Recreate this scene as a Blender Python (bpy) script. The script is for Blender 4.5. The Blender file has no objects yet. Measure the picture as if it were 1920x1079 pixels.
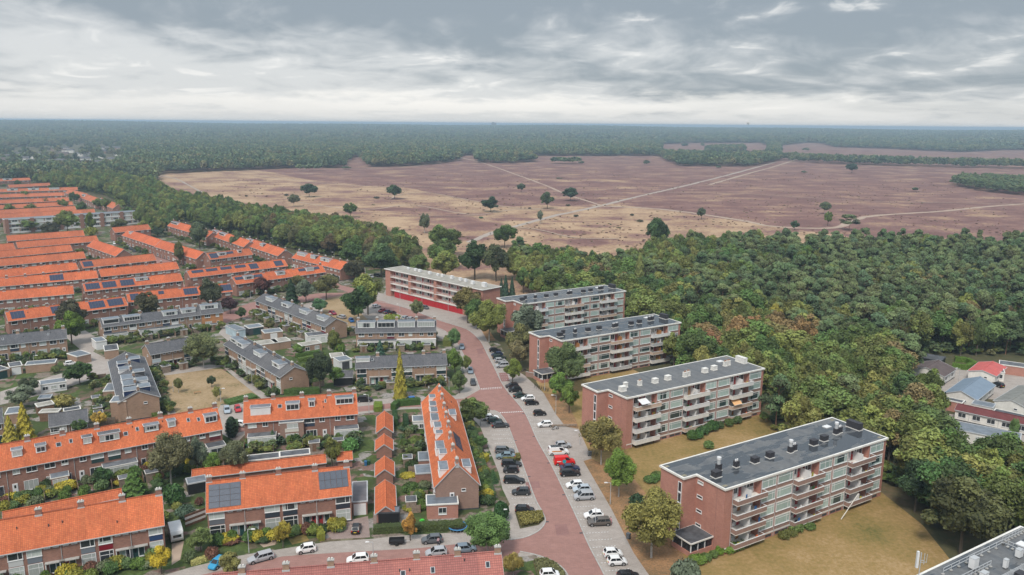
import bpy, math, random
import numpy as np
from mathutils import Vector, Matrix
random.seed(7); RNG = np.random.default_rng(11)
S = bpy.context.scene
COL = S.collection

# ---------------------------------------------------------------- camera, sky, sun, exposure
HC, F, HY = 76.0, 1493.0, 232.0
CX, CY = 960.0, 539.5
pitch = math.atan((CY-HY)/F); roll = math.radians(0.48)
cf = np.array([0, math.cos(pitch), -math.sin(pitch)]); r0 = np.array([1.0, 0, 0]); u0 = np.cross(r0, cf)
cr = math.cos(roll)*r0 + math.sin(roll)*u0; cu = -math.sin(roll)*r0 + math.cos(roll)*u0
cam = bpy.data.cameras.new('camera'); camo = bpy.data.objects.new('camera', cam); COL.objects.link(camo)
cam.sensor_width = 36; cam.lens = F/1920*36; cam.clip_start = 1; cam.clip_end = 150000
camo.matrix_world = Matrix(((cr[0], cu[0], -cf[0], 0), (cr[1], cu[1], -cf[1], 0), (cr[2], cu[2], -cf[2], HC), (0, 0, 0, 1)))
S.camera = camo
S.view_settings.view_transform = 'Standard'; S.view_settings.look = 'None'
S.view_settings.exposure = 1.08; S.view_settings.gamma = 1; S.view_settings.use_curve_mapping = False
SUN_EL, SUN_AZ = math.radians(52), math.radians(200)     # azimuth clockwise from +Y
W = bpy.data.worlds.new('World'); S.world = W; W.use_nodes = True

def build_world():
    nt = W.node_tree; N = nt.nodes; L = nt.links; N.clear()
    out = N.new('ShaderNodeOutputWorld'); bg = N.new('ShaderNodeBackground'); bg.inputs[1].default_value = 1.0
    sky = N.new('ShaderNodeTexSky'); sky.sky_type = 'NISHITA'; sky.sun_disc = False
    sky.sun_elevation = SUN_EL; sky.sun_rotation = SUN_AZ
    skm = N.new('ShaderNodeVectorMath'); skm.operation = 'SCALE'; skm.inputs[3].default_value = 0.06; L.new(sky.outputs[0], skm.inputs[0])
    tc = N.new('ShaderNodeTexCoord'); sep = N.new('ShaderNodeSeparateXYZ'); L.new(tc.outputs['Generated'], sep.inputs[0])
    def m(op, a, b=None, c=None, clamp=False):
        n = N.new('ShaderNodeMath'); n.operation = op; n.use_clamp = clamp
        for i, v in enumerate((a, b, c)):
            if v is None: continue
            if isinstance(v, (int, float)): n.inputs[i].default_value = v
            else: L.new(v, n.inputs[i])
        return n.outputs[0]
    x, y, z = sep.outputs
    zc = m('MAXIMUM', z, 0.0)
    az = m('ARCTAN2', x, y)
    k = m('DIVIDE', 1.0, m('ADD', zc, 0.11))
    def noise(sx, sz, off, scale, detail=6, rough=0.55, dist=0.0):
        cb = N.new('ShaderNodeCombineXYZ')
        L.new(m('MULTIPLY', az, sx), cb.inputs[0]); L.new(m('MULTIPLY', k, sz), cb.inputs[1]); cb.inputs[2].default_value = off
        n = N.new('ShaderNodeTexNoise'); n.inputs['Scale'].default_value = scale; n.inputs['Detail'].default_value = detail
        n.inputs['Roughness'].default_value = rough; n.inputs['Distortion'].default_value = dist
        L.new(cb.outputs[0], n.inputs['Vector']); return n.outputs[0]
    def ss(v, a, b):
        n = N.new('ShaderNodeMapRange'); n.interpolation_type = 'SMOOTHSTEP'
        n.inputs[1].default_value = a; n.inputs[2].default_value = b; L.new(v, n.inputs[0]); return n.outputs[0]
    n0 = noise(1.1, 0.30, 4.1, 1.5, 2, 0.5)
    n1 = noise(2.9, 0.34, 2.3, 2.0, 6, 0.52, 0.6)
    n2 = noise(7.5, 0.85, 7.7, 2.1, 7, 0.55, 0.6)
    n3 = noise(6.0, 0.55, 15.1, 2.2, 8, 0.6)
    cl = m('ADD', m('ADD', m('MULTIPLY', n1, 0.52), m('MULTIPLY', n2, 0.24)), m('MULTIPLY', n0, 0.24))
    cl = m('SUBTRACT', cl, m('MULTIPLY', m('SUBTRACT', zc, 0.075), 1.15))
    cl = m('ADD', cl, m('MULTIPLY', m('ADD', az, 0.12), -0.10))
    br = ss(cl, 0.385, 0.60)
    def mix(fac, a, b):
        n = N.new('ShaderNodeMix'); n.data_type = 'RGBA'
        if isinstance(fac, (int, float)): n.inputs[0].default_value = fac
        else: L.new(fac, n.inputs[0])
        for i, v in ((6, a), (7, b)):
            if isinstance(v, tuple): n.inputs[i].default_value = (*v, 1)
            else: L.new(v, n.inputs[i])
        return n.outputs[2]
    cloud = mix(br, CL_DARK, CL_LIGHT)
    # pale breaks in the cloud deck where a little sky comes through
    gap = m('MULTIPLY', ss(n2, 0.52, 0.66), ss(n1, 0.50, 0.62))
    cloud = mix(m('MULTIPLY', gap, 0.55), cloud, (0.50, 0.49, 0.475))
    # bright band above the horizon, ragged
    e = m('ADD', zc, m('MULTIPLY', m('SUBTRACT', n3, 0.5), 0.055))
    band = m('MULTIPLY', ss(e, 0.002, 0.014), m('SUBTRACT', 1.0, ss(e, 0.022, 0.040)))
    azg = m('POWER', 2.718, m('MULTIPLY', m('MULTIPLY', m('ADD', az, 0.06), m('ADD', az, 0.06)), -7.0))
    band = m('MULTIPLY', band, m('ADD', 0.42, m('MULTIPLY', azg, 0.58)))
    cloud = mix(m('MULTIPLY', band, 0.95), cloud, (0.475, 0.465, 0.448))
    low = m('SUBTRACT', 1.0, ss(zc, 0.0, 0.026))
    cloud = mix(m('MULTIPLY', low, 0.75), cloud, (0.355, 0.355, 0.35))
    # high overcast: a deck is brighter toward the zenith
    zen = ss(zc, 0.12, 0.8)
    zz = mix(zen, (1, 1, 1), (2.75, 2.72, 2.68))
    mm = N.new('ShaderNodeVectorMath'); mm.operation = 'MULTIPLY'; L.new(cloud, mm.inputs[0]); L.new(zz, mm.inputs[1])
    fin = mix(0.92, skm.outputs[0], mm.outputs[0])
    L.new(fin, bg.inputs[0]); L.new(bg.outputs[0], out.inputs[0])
CL_DARK, CL_LIGHT = (0.152, 0.177, 0.200), (0.345, 0.352, 0.358)
build_world()
sl = bpy.data.lights.new('sun', 'SUN'); sl.energy = 1.5; sl.angle = math.radians(14); sl.color = (1.0, 0.93, 0.84)
so = bpy.data.objects.new('sun', sl); COL.objects.link(so)
sd = Vector((math.sin(SUN_AZ)*math.cos(SUN_EL), math.cos(SUN_AZ)*math.cos(SUN_EL), math.sin(SUN_EL)))
so.rotation_euler = sd.to_track_quat('Z', 'Y').to_euler()

# ---------------------------------------------------------------- helpers
def G(x, y, z=0.0):
    """survey point: where a sight line measured on the photograph meets height z"""
    d = cf + (x-CX)/F*cr - (y-CY)/F*cu
    t = (z-HC)/d[2]
    return np.array([d[0]*t, d[1]*t, z])
def PX(p):
    v = np.atleast_2d(np.asarray(p, float)) - np.array([0, 0, HC]); k = v@cf
    return np.stack([CX+F*(v@cr)/k, CY-F*(v@cu)/k], 1)
def inpoly(pts, poly):
    x, y = pts[:, 0], pts[:, 1]; r = np.zeros(len(pts), bool); n = len(poly); j = n-1
    for i in range(n):
        xi, yi = poly[i]; xj, yj = poly[j]
        c = ((yi > y) != (yj > y)) & (x < (xj-xi)*(y-yi)/(yj-yi+1e-12)+xi)
        r ^= c; j = i
    return r
MATS = {}
def nodes_of(m):
    m.use_nodes = True; return m.node_tree.nodes, m.node_tree.links, m.node_tree.nodes['Principled BSDF']
def mat(name, col, rough=0.8, var=0.12, scale=0.6, spec=0.3, metal=0.0, col2=None, emis=None, stretch=None, bump=0.0, coord='Object', objcol=False, rnd=0.0):
    if name in MATS: return MATS[name]
    m = bpy.data.materials.new(name); N, L, P = nodes_of(m)
    P.inputs['Roughness'].default_value = rough; P.inputs['Specular IOR Level'].default_value = spec; P.inputs['Metallic'].default_value = metal
    tc = N.new('ShaderNodeTexCoord'); src = tc.outputs[coord]
    if stretch:
        mp = N.new('ShaderNodeMapping'); mp.inputs['Scale'].default_value = stretch; L.new(src, mp.inputs[0]); src = mp.outputs[0]
    nz = N.new('ShaderNodeTexNoise'); nz.inputs['Scale'].default_value = scale; nz.inputs['Detail'].default_value = 8; nz.inputs['Roughness'].default_value = 0.62
    L.new(src, nz.inputs['Vector'])
    rp = N.new('ShaderNodeValToRGB'); rp.color_ramp.elements[0].position = 0.32; rp.color_ramp.elements[1].position = 0.68
    c2 = col2 if col2 else tuple(min(1, c*(1+var*1.6)) for c in col)
    c1 = tuple(c*(1-var*1.6) for c in col) if not col2 else col
    rp.color_ramp.elements[0].color = (*c1, 1); rp.color_ramp.elements[1].color = (*c2, 1)
    L.new(nz.outputs[0], rp.inputs[0]); colr = rp.outputs[0]
    oi = N.new('ShaderNodeObjectInfo')
    if objcol:
        mx = N.new('ShaderNodeMix'); mx.data_type = 'RGBA'; mx.blend_type = 'MULTIPLY'; mx.inputs[0].default_value = 1
        L.new(colr, mx.inputs[6]); L.new(oi.outputs['Color'], mx.inputs[7]); colr = mx.outputs[2]
    if rnd:
        hs = N.new('ShaderNodeHueSaturation'); mr = N.new('ShaderNodeMapRange'); mr.inputs[3].default_value = 1-rnd; mr.inputs[4].default_value = 1+rnd
        L.new(oi.outputs['Random'], mr.inputs[0]); L.new(mr.outputs[0], hs.inputs['Value']); L.new(colr, hs.inputs['Color']); colr = hs.outputs[0]
    L.new(colr, P.inputs['Base Color'])
    if bump:
        b = N.new('ShaderNodeBump'); b.inputs['Strength'].default_value = bump; b.inputs['Distance'].default_value = 0.05
        L.new(nz.outputs[0], b.inputs['Height']); L.new(b.outputs[0], P.inputs['Normal'])
    MATS[name] = m; return m
def courses(name, col, col2, mortar, bw, bh, ms=0.012, rough=0.85, axes='xz', offset=0.5, patch=None, spec=0.25, objcol=False, bias=0.0):
    """brick / tile courses with colour differences between pieces plus large-scale weathering"""
    if name in MATS: return MATS[name]
    m = bpy.data.materials.new(name); N, L, P = nodes_of(m)
    P.inputs['Roughness'].default_value = rough; P.inputs['Specular IOR Level'].default_value = spec
    tc = N.new('ShaderNodeTexCoord'); sp = N.new('ShaderNodeSeparateXYZ'); L.new(tc.outputs['Object'], sp.inputs[0])
    cb = N.new('ShaderNodeCombineXYZ')
    if axes == 'xz':
        ad = N.new('ShaderNodeMath'); ad.operation = 'ADD'; L.new(sp.outputs[0], ad.inputs[0]); L.new(sp.outputs[1], ad.inputs[1])
        L.new(ad.outputs[0], cb.inputs[0]); L.new(sp.outputs[2], cb.inputs[1])
    elif axes == 'xs':   # roof slope: x and height
        L.new(sp.outputs[0], cb.inputs[0]); L.new(sp.outputs[2], cb.inputs[1])
    else:
        L.new(sp.outputs[0], cb.inputs[0]); L.new(sp.outputs[1], cb.inputs[1])
    br = N.new('ShaderNodeTexBrick'); br.offset = offset; br.inputs['Scale'].default_value = 1
    br.inputs['Brick Width'].default_value = bw; br.inputs['Row Height'].default_value = bh; br.inputs['Mortar Size'].default_value = ms
    br.inputs['Mortar Smooth'].default_value = 0.3; br.inputs['Bias'].default_value = bias
    br.inputs['Color1'].default_value = (*col, 1); br.inputs['Color2'].default_value = (*col2, 1); br.inputs['Mortar'].default_value = (*mortar, 1)
    L.new(cb.outputs[0], br.inputs['Vector'])
    nz = N.new('ShaderNodeTexNoise'); nz.inputs['Scale'].default_value = 0.45; nz.inputs['Detail'].default_value = 7; nz.inputs['Roughness'].default_value = 0.7
    L.new(tc.outputs['Object'], nz.inputs['Vector'])
    rp = N.new('ShaderNodeValToRGB'); rp.color_ramp.elements[0].position = 0.30; rp.color_ramp.elements[1].position = 0.62
    pc = patch or (0.72, 0.74, 0.74)
    if axes == 'xs':      # rain streaks and lichen running down the slope
        mp = N.new('ShaderNodeMapping'); mp.inputs['Scale'].default_value = (2.2, 0.35, 0.35); L.new(tc.outputs['Object'], mp.inputs[0])
        n9 = N.new('ShaderNodeTexNoise'); n9.inputs['Scale'].default_value = 1.0; n9.inputs['Detail'].default_value = 6; n9.inputs['Roughness'].default_value = 0.7; L.new(mp.outputs[0], n9.inputs[0])
        ml = N.new('ShaderNodeMix'); ml.inputs[0].default_value = 0.5; L.new(nz.outputs[0], ml.inputs[2]); L.new(n9.outputs[0], ml.inputs[3]); NZ = ml.outputs[0]
    else: NZ = nz.outputs[0]
    rp.color_ramp.elements[0].color = (*pc, 1); rp.color_ramp.elements[1].color = (1.06, 1.06, 1.06, 1)
    L.new(NZ, rp.inputs[0])
    mx = N.new('ShaderNodeMix'); mx.data_type = 'RGBA'; mx.blend_type = 'MULTIPLY'; mx.inputs[0].default_value = 1
    L.new(br.outputs[0], mx.inputs[6]); L.new(rp.outputs[0], mx.inputs[7]); c = mx.outputs[2]
    if axes == 'xs':      # each house of a row has its own batch of tiles
        b6 = N.new('ShaderNodeTexBrick'); b6.offset = 0; b6.inputs['Scale'].default_value = 1; b6.inputs['Brick Width'].default_value = 6.6; b6.inputs['Row Height'].default_value = 90; b6.inputs['Mortar Size'].default_value = 0.02
        b6.inputs['Color1'].default_value = (0.84, 0.86, 0.90, 1); b6.inputs['Color2'].default_value = (1.10, 1.08, 1.04, 1); b6.inputs['Mortar'].default_value = (0.7, 0.72, 0.75, 1); L.new(cb.outputs[0], b6.inputs['Vector'])
        m6 = N.new('ShaderNodeMix'); m6.data_type = 'RGBA'; m6.blend_type = 'MULTIPLY'; m6.inputs[0].default_value = 1; L.new(c, m6.inputs[6]); L.new(b6.outputs[0], m6.inputs[7]); c = m6.outputs[2]
    if objcol:
        oi = N.new('ShaderNodeObjectInfo'); m2 = N.new('ShaderNodeMix'); m2.data_type = 'RGBA'; m2.blend_type = 'MULTIPLY'; m2.inputs[0].default_value = 1
        L.new(c, m2.inputs[6]); L.new(oi.outputs['Color'], m2.inputs[7]); c = m2.outputs[2]
    L.new(c, P.inputs['Base Color'])
    b = N.new('ShaderNodeBump'); b.inputs['Strength'].default_value = 0.35; b.inputs['Distance'].default_value = 0.03; b.invert = True
    L.new(br.outputs[1], b.inputs['Height']); L.new(b.outputs[0], P.inputs['Normal'])
    MATS[name] = m; return m
def foliage(name, stops, rough=0.6, objcol=True):
    """leaf material: colour ramp picked per tree, light/dark differences per leaf clump"""
    if name in MATS: return MATS[name]
    m = bpy.data.materials.new(name); N, L, P = nodes_of(m)
    P.inputs['Roughness'].default_value = rough; P.inputs['Specular IOR Level'].default_value = 0.25
    oi = N.new('ShaderNodeObjectInfo'); rp = N.new('ShaderNodeValToRGB'); cr_ = rp.color_ramp
    while len(cr_.elements) < len(stops): cr_.elements.new(0.5)
    for i, (p, c) in enumerate(stops): cr_.elements[i].position = p; cr_.elements[i].color = (*c, 1)
    # neighbouring trees tend to share a tint: stands of one colour in the wood
    ln = N.new('ShaderNodeTexNoise'); ln.inputs['Scale'].default_value = 0.012; ln.inputs['Detail'].default_value = 3; L.new(oi.outputs['Location'], ln.inputs['Vector'])
    m1 = N.new('ShaderNodeMath'); m1.operation = 'MULTIPLY_ADD'; m1.inputs[1].default_value = 1.6; m1.inputs[2].default_value = -0.72; L.new(ln.outputs[0], m1.inputs[0])
    m0 = N.new('ShaderNodeMath'); m0.operation = 'MULTIPLY_ADD'; m0.inputs[1].default_value = 0.85; L.new(oi.outputs['Random'], m0.inputs[0]); L.new(m1.outputs[0], m0.inputs[2])
    L.new(m0.outputs[0], rp.inputs[0]); c = rp.outputs[0]
    tc = N.new('ShaderNodeTexCoord')
    nz = N.new('ShaderNodeTexNoise'); nz.inputs['Scale'].default_value = 2.2; nz.inputs['Detail'].default_value = 3; L.new(tc.outputs['Object'], nz.inputs['Vector'])
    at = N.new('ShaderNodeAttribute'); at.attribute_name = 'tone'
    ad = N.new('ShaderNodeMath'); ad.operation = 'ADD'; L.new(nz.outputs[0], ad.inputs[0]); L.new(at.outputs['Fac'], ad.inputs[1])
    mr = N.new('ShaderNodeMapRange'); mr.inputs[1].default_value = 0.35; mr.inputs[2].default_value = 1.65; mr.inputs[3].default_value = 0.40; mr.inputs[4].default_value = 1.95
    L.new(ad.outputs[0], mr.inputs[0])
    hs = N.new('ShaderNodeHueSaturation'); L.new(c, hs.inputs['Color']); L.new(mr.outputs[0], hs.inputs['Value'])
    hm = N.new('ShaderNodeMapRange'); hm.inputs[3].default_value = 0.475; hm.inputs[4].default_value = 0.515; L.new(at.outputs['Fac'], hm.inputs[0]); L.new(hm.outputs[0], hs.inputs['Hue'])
    c = hs.outputs[0]
    if objcol:
        m2 = N.new('ShaderNodeMix'); m2.data_type = 'RGBA'; m2.blend_type = 'MULTIPLY'; m2.inputs[0].default_value = 1
        L.new(c, m2.inputs[6]); L.new(oi.outputs['Color'], m2.inputs[7]); c = m2.outputs[2]
    L.new(c, P.inputs['Base Color'])
    MATS[name] = m; return m

class MB:
    """collects faces, then becomes ONE mesh"""
    def __init__(s): s.v = []; s.f = []; s.m = []; s.mats = []
    def mi(s, m):
        if m not in s.mats: s.mats.append(m)
        return s.mats.index(m)
    def face(s, pts, m):
        b = len(s.v); s.v += [tuple(float(c) for c in p) for p in pts]; s.f.append(tuple(range(b, b+len(pts)))); s.m.append(s.mi(m))
    def hexa(s, p, m, top=None):
        """p: 4 bottom points, 4 top points (ccw)"""
        b = len(s.v); s.v += [tuple(float(c) for c in q) for q in p]; k = s.mi(m); kt = s.mi(top) if top else k
        for f, q in (((0, 3, 2, 1), k), ((4, 5, 6, 7), kt), ((0, 1, 5, 4), k), ((1, 2, 6, 5), k), ((2, 3, 7, 6), k), ((3, 0, 4, 7), k)):
            s.f.append(tuple(b+i for i in f)); s.m.append(q)
    def box(s, x0, x1, y0, y1, z0, z1, m, top=None):
        s.hexa([(x0, y0, z0), (x1, y0, z0), (x1, y1, z0), (x0, y1, z0), (x0, y0, z1), (x1, y0, z1), (x1, y1, z1), (x0, y1, z1)], m, top)
    def prism(s, poly, z0, z1, m, top=None):
        n = len(poly); b = len(s.v); s.v += [(float(x), float(y), z0) for x, y in poly]+[(float(x), float(y), z1) for x, y in poly]
        k = s.mi(m); kt = s.mi(top) if top else k
        s.f.append(tuple(b+n+i for i in range(n))); s.m.append(kt); s.f.append(tuple(b+n-1-i for i in range(n))); s.m.append(k)
        for i in range(n): j = (i+1) % n; s.f.append((b+i, b+j, b+n+j, b+n+i)); s.m.append(k)
    def bar(s, a, c, r, m, n=6, r2=None):
        a = Vector(a); c = Vector(c); d = (c-a).normalized(); t = d.orthogonal().normalized(); u = d.cross(t); r2 = r if r2 is None else r2
        b = len(s.v); k = s.mi(m)
        for p, rr in ((a, r), (c, r2)):
            for i in range(n):
                an = 2*math.pi*i/n; q = p+t*math.cos(an)*rr+u*math.sin(an)*rr; s.v.append((q.x, q.y, q.z))
        for i in range(n): j = (i+1) % n; s.f.append((b+i, b+j, b+n+j, b+n+i)); s.m.append(k)
        s.f.append(tuple(b+n-1-i for i in range(n))); s.m.append(k); s.f.append(tuple(b+n+i for i in range(n))); s.m.append(k)
    def mesh(s, name):
        me = bpy.data.meshes.new(name); me.from_pydata(s.v, [], s.f)
        for m in s.mats: me.materials.append(m)
        if len(s.mats) > 1: me.polygons.foreach_set('material_index', s.m)
        me.update(); return me
    def build(s, name, parent=None, loc=(0, 0, 0), rz=0.0, smooth=False):
        me = s.mesh(name)
        if smooth: me.polygons.foreach_set('use_smooth', [True]*len(me.polygons))
        return obj(name, me, parent, loc, rz)
def obj(name, me, parent=None, loc=(0, 0, 0), rz=0.0, sc=None, color=None):
    o = bpy.data.objects.new(name, me); COL.objects.link(o)
    if parent: o.parent = parent
    o.location = loc
    if rz: o.rotation_euler = (0, 0, rz)
    if sc is not None: o.scale = sc if hasattr(sc, '__len__') else (sc,)*3
    if color: o.color = (*color, 1)
    return o
def thing(name, label, cat, loc, rz=0.0, group=None):
    o = obj(name, None, None, loc, rz); o.empty_display_size = 0.5
    o['label'] = label; o['category'] = cat
    if group: o['group'] = group
    return o
def tag(o, label, cat, group=None, kind=None):
    o['label'] = label; o['category'] = cat
    if group: o['group'] = group
    if kind: o['kind'] = kind
    return o
def struct(o, label=None): o['kind'] = 'structure'; (label and o.__setitem__('label', label)); return o
OCC = []     # footprints (cx, cy, ux, uy, halflen, halfdepth)
def occupy(c, ang, hl, hd): OCC.append((c[0], c[1], math.cos(ang), math.sin(ang), hl, hd))
def free(p, r=0.5):
    for cx, cy, ux, uy, hl, hd in OCC:
        dx, dy = p[0]-cx, p[1]-cy
        if abs(dx*ux+dy*uy) < hl+r and abs(-dx*uy+dy*ux) < hd+r: return False
    return True
def freev(P, r):
    ok = np.ones(len(P), bool)
    for cx, cy, ux, uy, hl, hd in OCC:
        dx, dy = P[:, 0]-cx, P[:, 1]-cy
        ok &= ~((np.abs(dx*ux+dy*uy) < hl+r) & (np.abs(-dx*uy+dy*ux) < hd+r))
    return ok
# ---------------------------------------------------------------- materials
M_white = mat('white_paint', (0.66, 0.66, 0.66), 0.5, 0.05)
M_cream = mat('cream_concrete', (0.66, 0.64, 0.60), 0.75, 0.08, 0.8)
M_grey = mat('grey_metal', (0.42, 0.43, 0.44), 0.45, 0.06)
M_dkgrey = mat('dark_grey', (0.06, 0.062, 0.068), 0.6, 0.2)
M_black = mat('black', (0.018, 0.018, 0.02), 0.5, 0.1)
M_concrete = mat('concrete', (0.36, 0.35, 0.33), 0.85, 0.14, 1.2)
M_zinc = mat('zinc_roofing', (0.145, 0.165, 0.19), 0.42, 0.16, 0.7, rnd=0.15)
M_felt = mat('roofing_felt', (0.10, 0.105, 0.115), 0.75, 0.3, 0.5, rnd=0.25)
M_gravelroof = mat('gravel_roofing', (0.30, 0.28, 0.245), 0.9, 0.16, 0.4)
M_redpaint = mat('red_garage_paint', (0.42, 0.022, 0.03), 0.55, 0.08)
M_redwood = mat('red_panel', (0.30, 0.03, 0.03), 0.6, 0.1)
M_greenp = mat('dark_green_paint', (0.02, 0.06, 0.06), 0.5, 0.1)
M_timber = mat('weathered_timber', (0.23, 0.18, 0.14), 0.85, 0.22, 2.0, rnd=0.2)
M_shedwood = mat('brown_shed_wood', (0.17, 0.10, 0.065), 0.85, 0.2, 2.0)
M_panel = mat('spandrel_panel', (1, 1, 1), 0.5, 0.03, objcol=True)
M_solar = mat('solar_cell', (0.03, 0.038, 0.075), 0.25, 0.12, 3.0, spec=0.5)
M_solar2 = mat('solar_cell_grey', (0.075, 0.085, 0.11), 0.3, 0.1, 3.0, spec=0.5)
M_orangewall = courses('orange_brick', (0.52, 0.24, 0.10), (0.46, 0.20, 0.085), (0.35, 0.22, 0.14), 0.5, 0.16, 0.01)
B_RED = courses('red_brown_brick', (0.315, 0.160, 0.118), (0.25, 0.125, 0.096), (0.25, 0.18, 0.15), 0.42, 0.16, 0.012, patch=(0.8, 0.8, 0.8))
B_TAN = courses('tan_brick', (0.36, 0.235, 0.165), (0.30, 0.190, 0.135), (0.30, 0.23, 0.18), 0.42, 0.16, 0.012, patch=(0.82, 0.82, 0.8))
B_FLAT = courses('smooth_red_brick', (0.44, 0.215, 0.165), (0.385, 0.180, 0.140), (0.35, 0.22, 0.185), 0.42, 0.16, 0.008, patch=(0.86, 0.86, 0.86))
B_GREY = courses('mauve_brick', (0.30, 0.195, 0.155), (0.26, 0.165, 0.135), (0.27, 0.20, 0.17), 0.42, 0.16, 0.01, patch=(0.86, 0.86, 0.84))
T_OR = courses('orange_roof_tile', (0.70, 0.200, 0.078), (0.58, 0.145, 0.058), (0.33, 0.095, 0.050), 0.30, 0.215, 0.018, 0.85, 'xs', 0.0, patch=(0.60, 0.62, 0.66), objcol=True)
T_RED = courses('dusty_red_roof_tile', (0.43, 0.165, 0.135), (0.36, 0.132, 0.112), (0.22, 0.09, 0.08), 0.34, 0.24, 0.03, 0.8, 'xs', 0.0, patch=(0.85, 0.85, 0.85))
T_GR = courses('grey_roof_tile', (0.165, 0.16, 0.165), (0.125, 0.122, 0.13), (0.06, 0.06, 0.065), 0.30, 0.2, 0.016, 0.85, 'xs', 0.5, patch=(0.60, 0.62, 0.60), objcol=True)
PAVE = courses('pale_paving', (0.375, 0.330, 0.298), (0.33, 0.290, 0.262), (0.245, 0.218, 0.20), 0.6, 0.3, 0.02, 0.9, 'xy', 0.5, patch=(0.84, 0.84, 0.83))
ROAD = courses('red_brick_paving', (0.325, 0.178, 0.152), (0.28, 0.152, 0.130), (0.23, 0.135, 0.118), 0.8, 0.22, 0.02, 0.9, 'xy', 0.5, patch=(0.86, 0.85, 0.84))
M_drive = courses('pinkish_drive_paving', (0.30, 0.225, 0.20), (0.26, 0.195, 0.175), (0.2, 0.16, 0.15), 0.4, 0.4, 0.02, 0.9, 'xy', 0.5, patch=(0.8, 0.8, 0.78))
M_repair = courses('newer_brick_paving', (0.27, 0.145, 0.13), (0.23, 0.12, 0.11), (0.2, 0.12, 0.11), 0.8, 0.22, 0.02, 0.9, 'xy', 0.5, patch=(0.9, 0.9, 0.9))
M_asph = mat('asphalt', (0.12, 0.12, 0.125), 0.9, 0.15, 0.5)
M_sandpath = mat('sandy_path', (0.37, 0.28, 0.215), 0.95, 0.12, 0.15)
M_greypath = mat('grey_path', (0.34, 0.285, 0.245), 0.95, 0.12, 0.3)

def pane_mat(name, dark, pale, pale_frac, tintvar=0.25):
    """window glass with the room or the curtains seen behind it"""
    m = bpy.data.materials.new(name); N, L, P = nodes_of(m)
    P.inputs['Roughness'].default_value = 0.12; P.inputs['Specular IOR Level'].default_value = 0.6
    oi = N.new('ShaderNodeObjectInfo'); tc = N.new('ShaderNodeTexCoord'); sp = N.new('ShaderNodeSeparateXYZ'); L.new(tc.outputs['Object'], sp.inputs[0])
    def mm(op, a, b=None):
        n = N.new('ShaderNodeMath'); n.operation = op
        for i, v in enumerate((a, b)):
            if v is None: continue
            if isinstance(v, (int, float)): n.inputs[i].default_value = v
            else: L.new(v, n.inputs[i])
        return n.outputs[0]
    r = oi.outputs['Random']; r2 = mm('FRACT', mm('MULTIPLY', r, 17.31)); r3 = mm('FRACT', mm('MULTIPLY', r, 71.7))
    curt = mm('LESS_THAN', r, pale_frac)                       # net curtain or blind over all of it
    side = mm('GREATER_THAN', mm('ABSOLUTE', sp.outputs[0]), mm('ADD', mm('MULTIPLY', r2, 1.2), 0.35))   # curtains drawn aside
    low = mm('LESS_THAN', sp.outputs[2], mm('MULTIPLY', mm('SUBTRACT', r3, 0.75), 2.5))
    fac = mm('MAXIMUM', curt, mm('MAXIMUM', mm('MULTIPLY', side, mm('GREATER_THAN', r2, 0.3)), low))
    nz = N.new('ShaderNodeTexNoise'); nz.inputs['Scale'].default_value = 3.0; mp = N.new('ShaderNodeMapping'); mp.inputs['Scale'].default_value = (4, 4, 0.4)
    L.new(tc.outputs['Object'], mp.inputs[0]); L.new(mp.outputs[0], nz.inputs[0])
    mx = N.new('ShaderNodeMix'); mx.data_type = 'RGBA'; L.new(fac, mx.inputs[0]); mx.inputs[6].default_value = (*dark, 1); mx.inputs[7].default_value = (*pale, 1)
    hs = N.new('ShaderNodeHueSaturation'); mr = N.new('ShaderNodeMapRange'); mr.inputs[1].default_value = 0.2; mr.inputs[2].default_value = 1.5
    mr.inputs[3].default_value = 1-tintvar*1.6; mr.inputs[4].default_value = 1+tintvar
    L.new(mm('ADD', mm('MULTIPLY', nz.outputs[0], 0.9), mm('MULTIPLY', r2, 0.8)), mr.inputs[0]); L.new(mr.outputs[0], hs.inputs['Value']); L.new(mx.outputs[2], hs.inputs['Color'])
    L.new(hs.outputs[0], P.inputs['Base Color']); MATS[name] = m; return m
GL = pane_mat('window_glass', (0.035, 0.040, 0.045), (0.46, 0.49, 0.47), 0.38)
GLG = pane_mat('window_glass_green', (0.040, 0.065, 0.065), (0.36, 0.46, 0.43), 0.60)
GLD = mat('dark_glass', (0.02, 0.024, 0.03), 0.1, 0.15, 2.0, spec=0.6)

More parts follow.
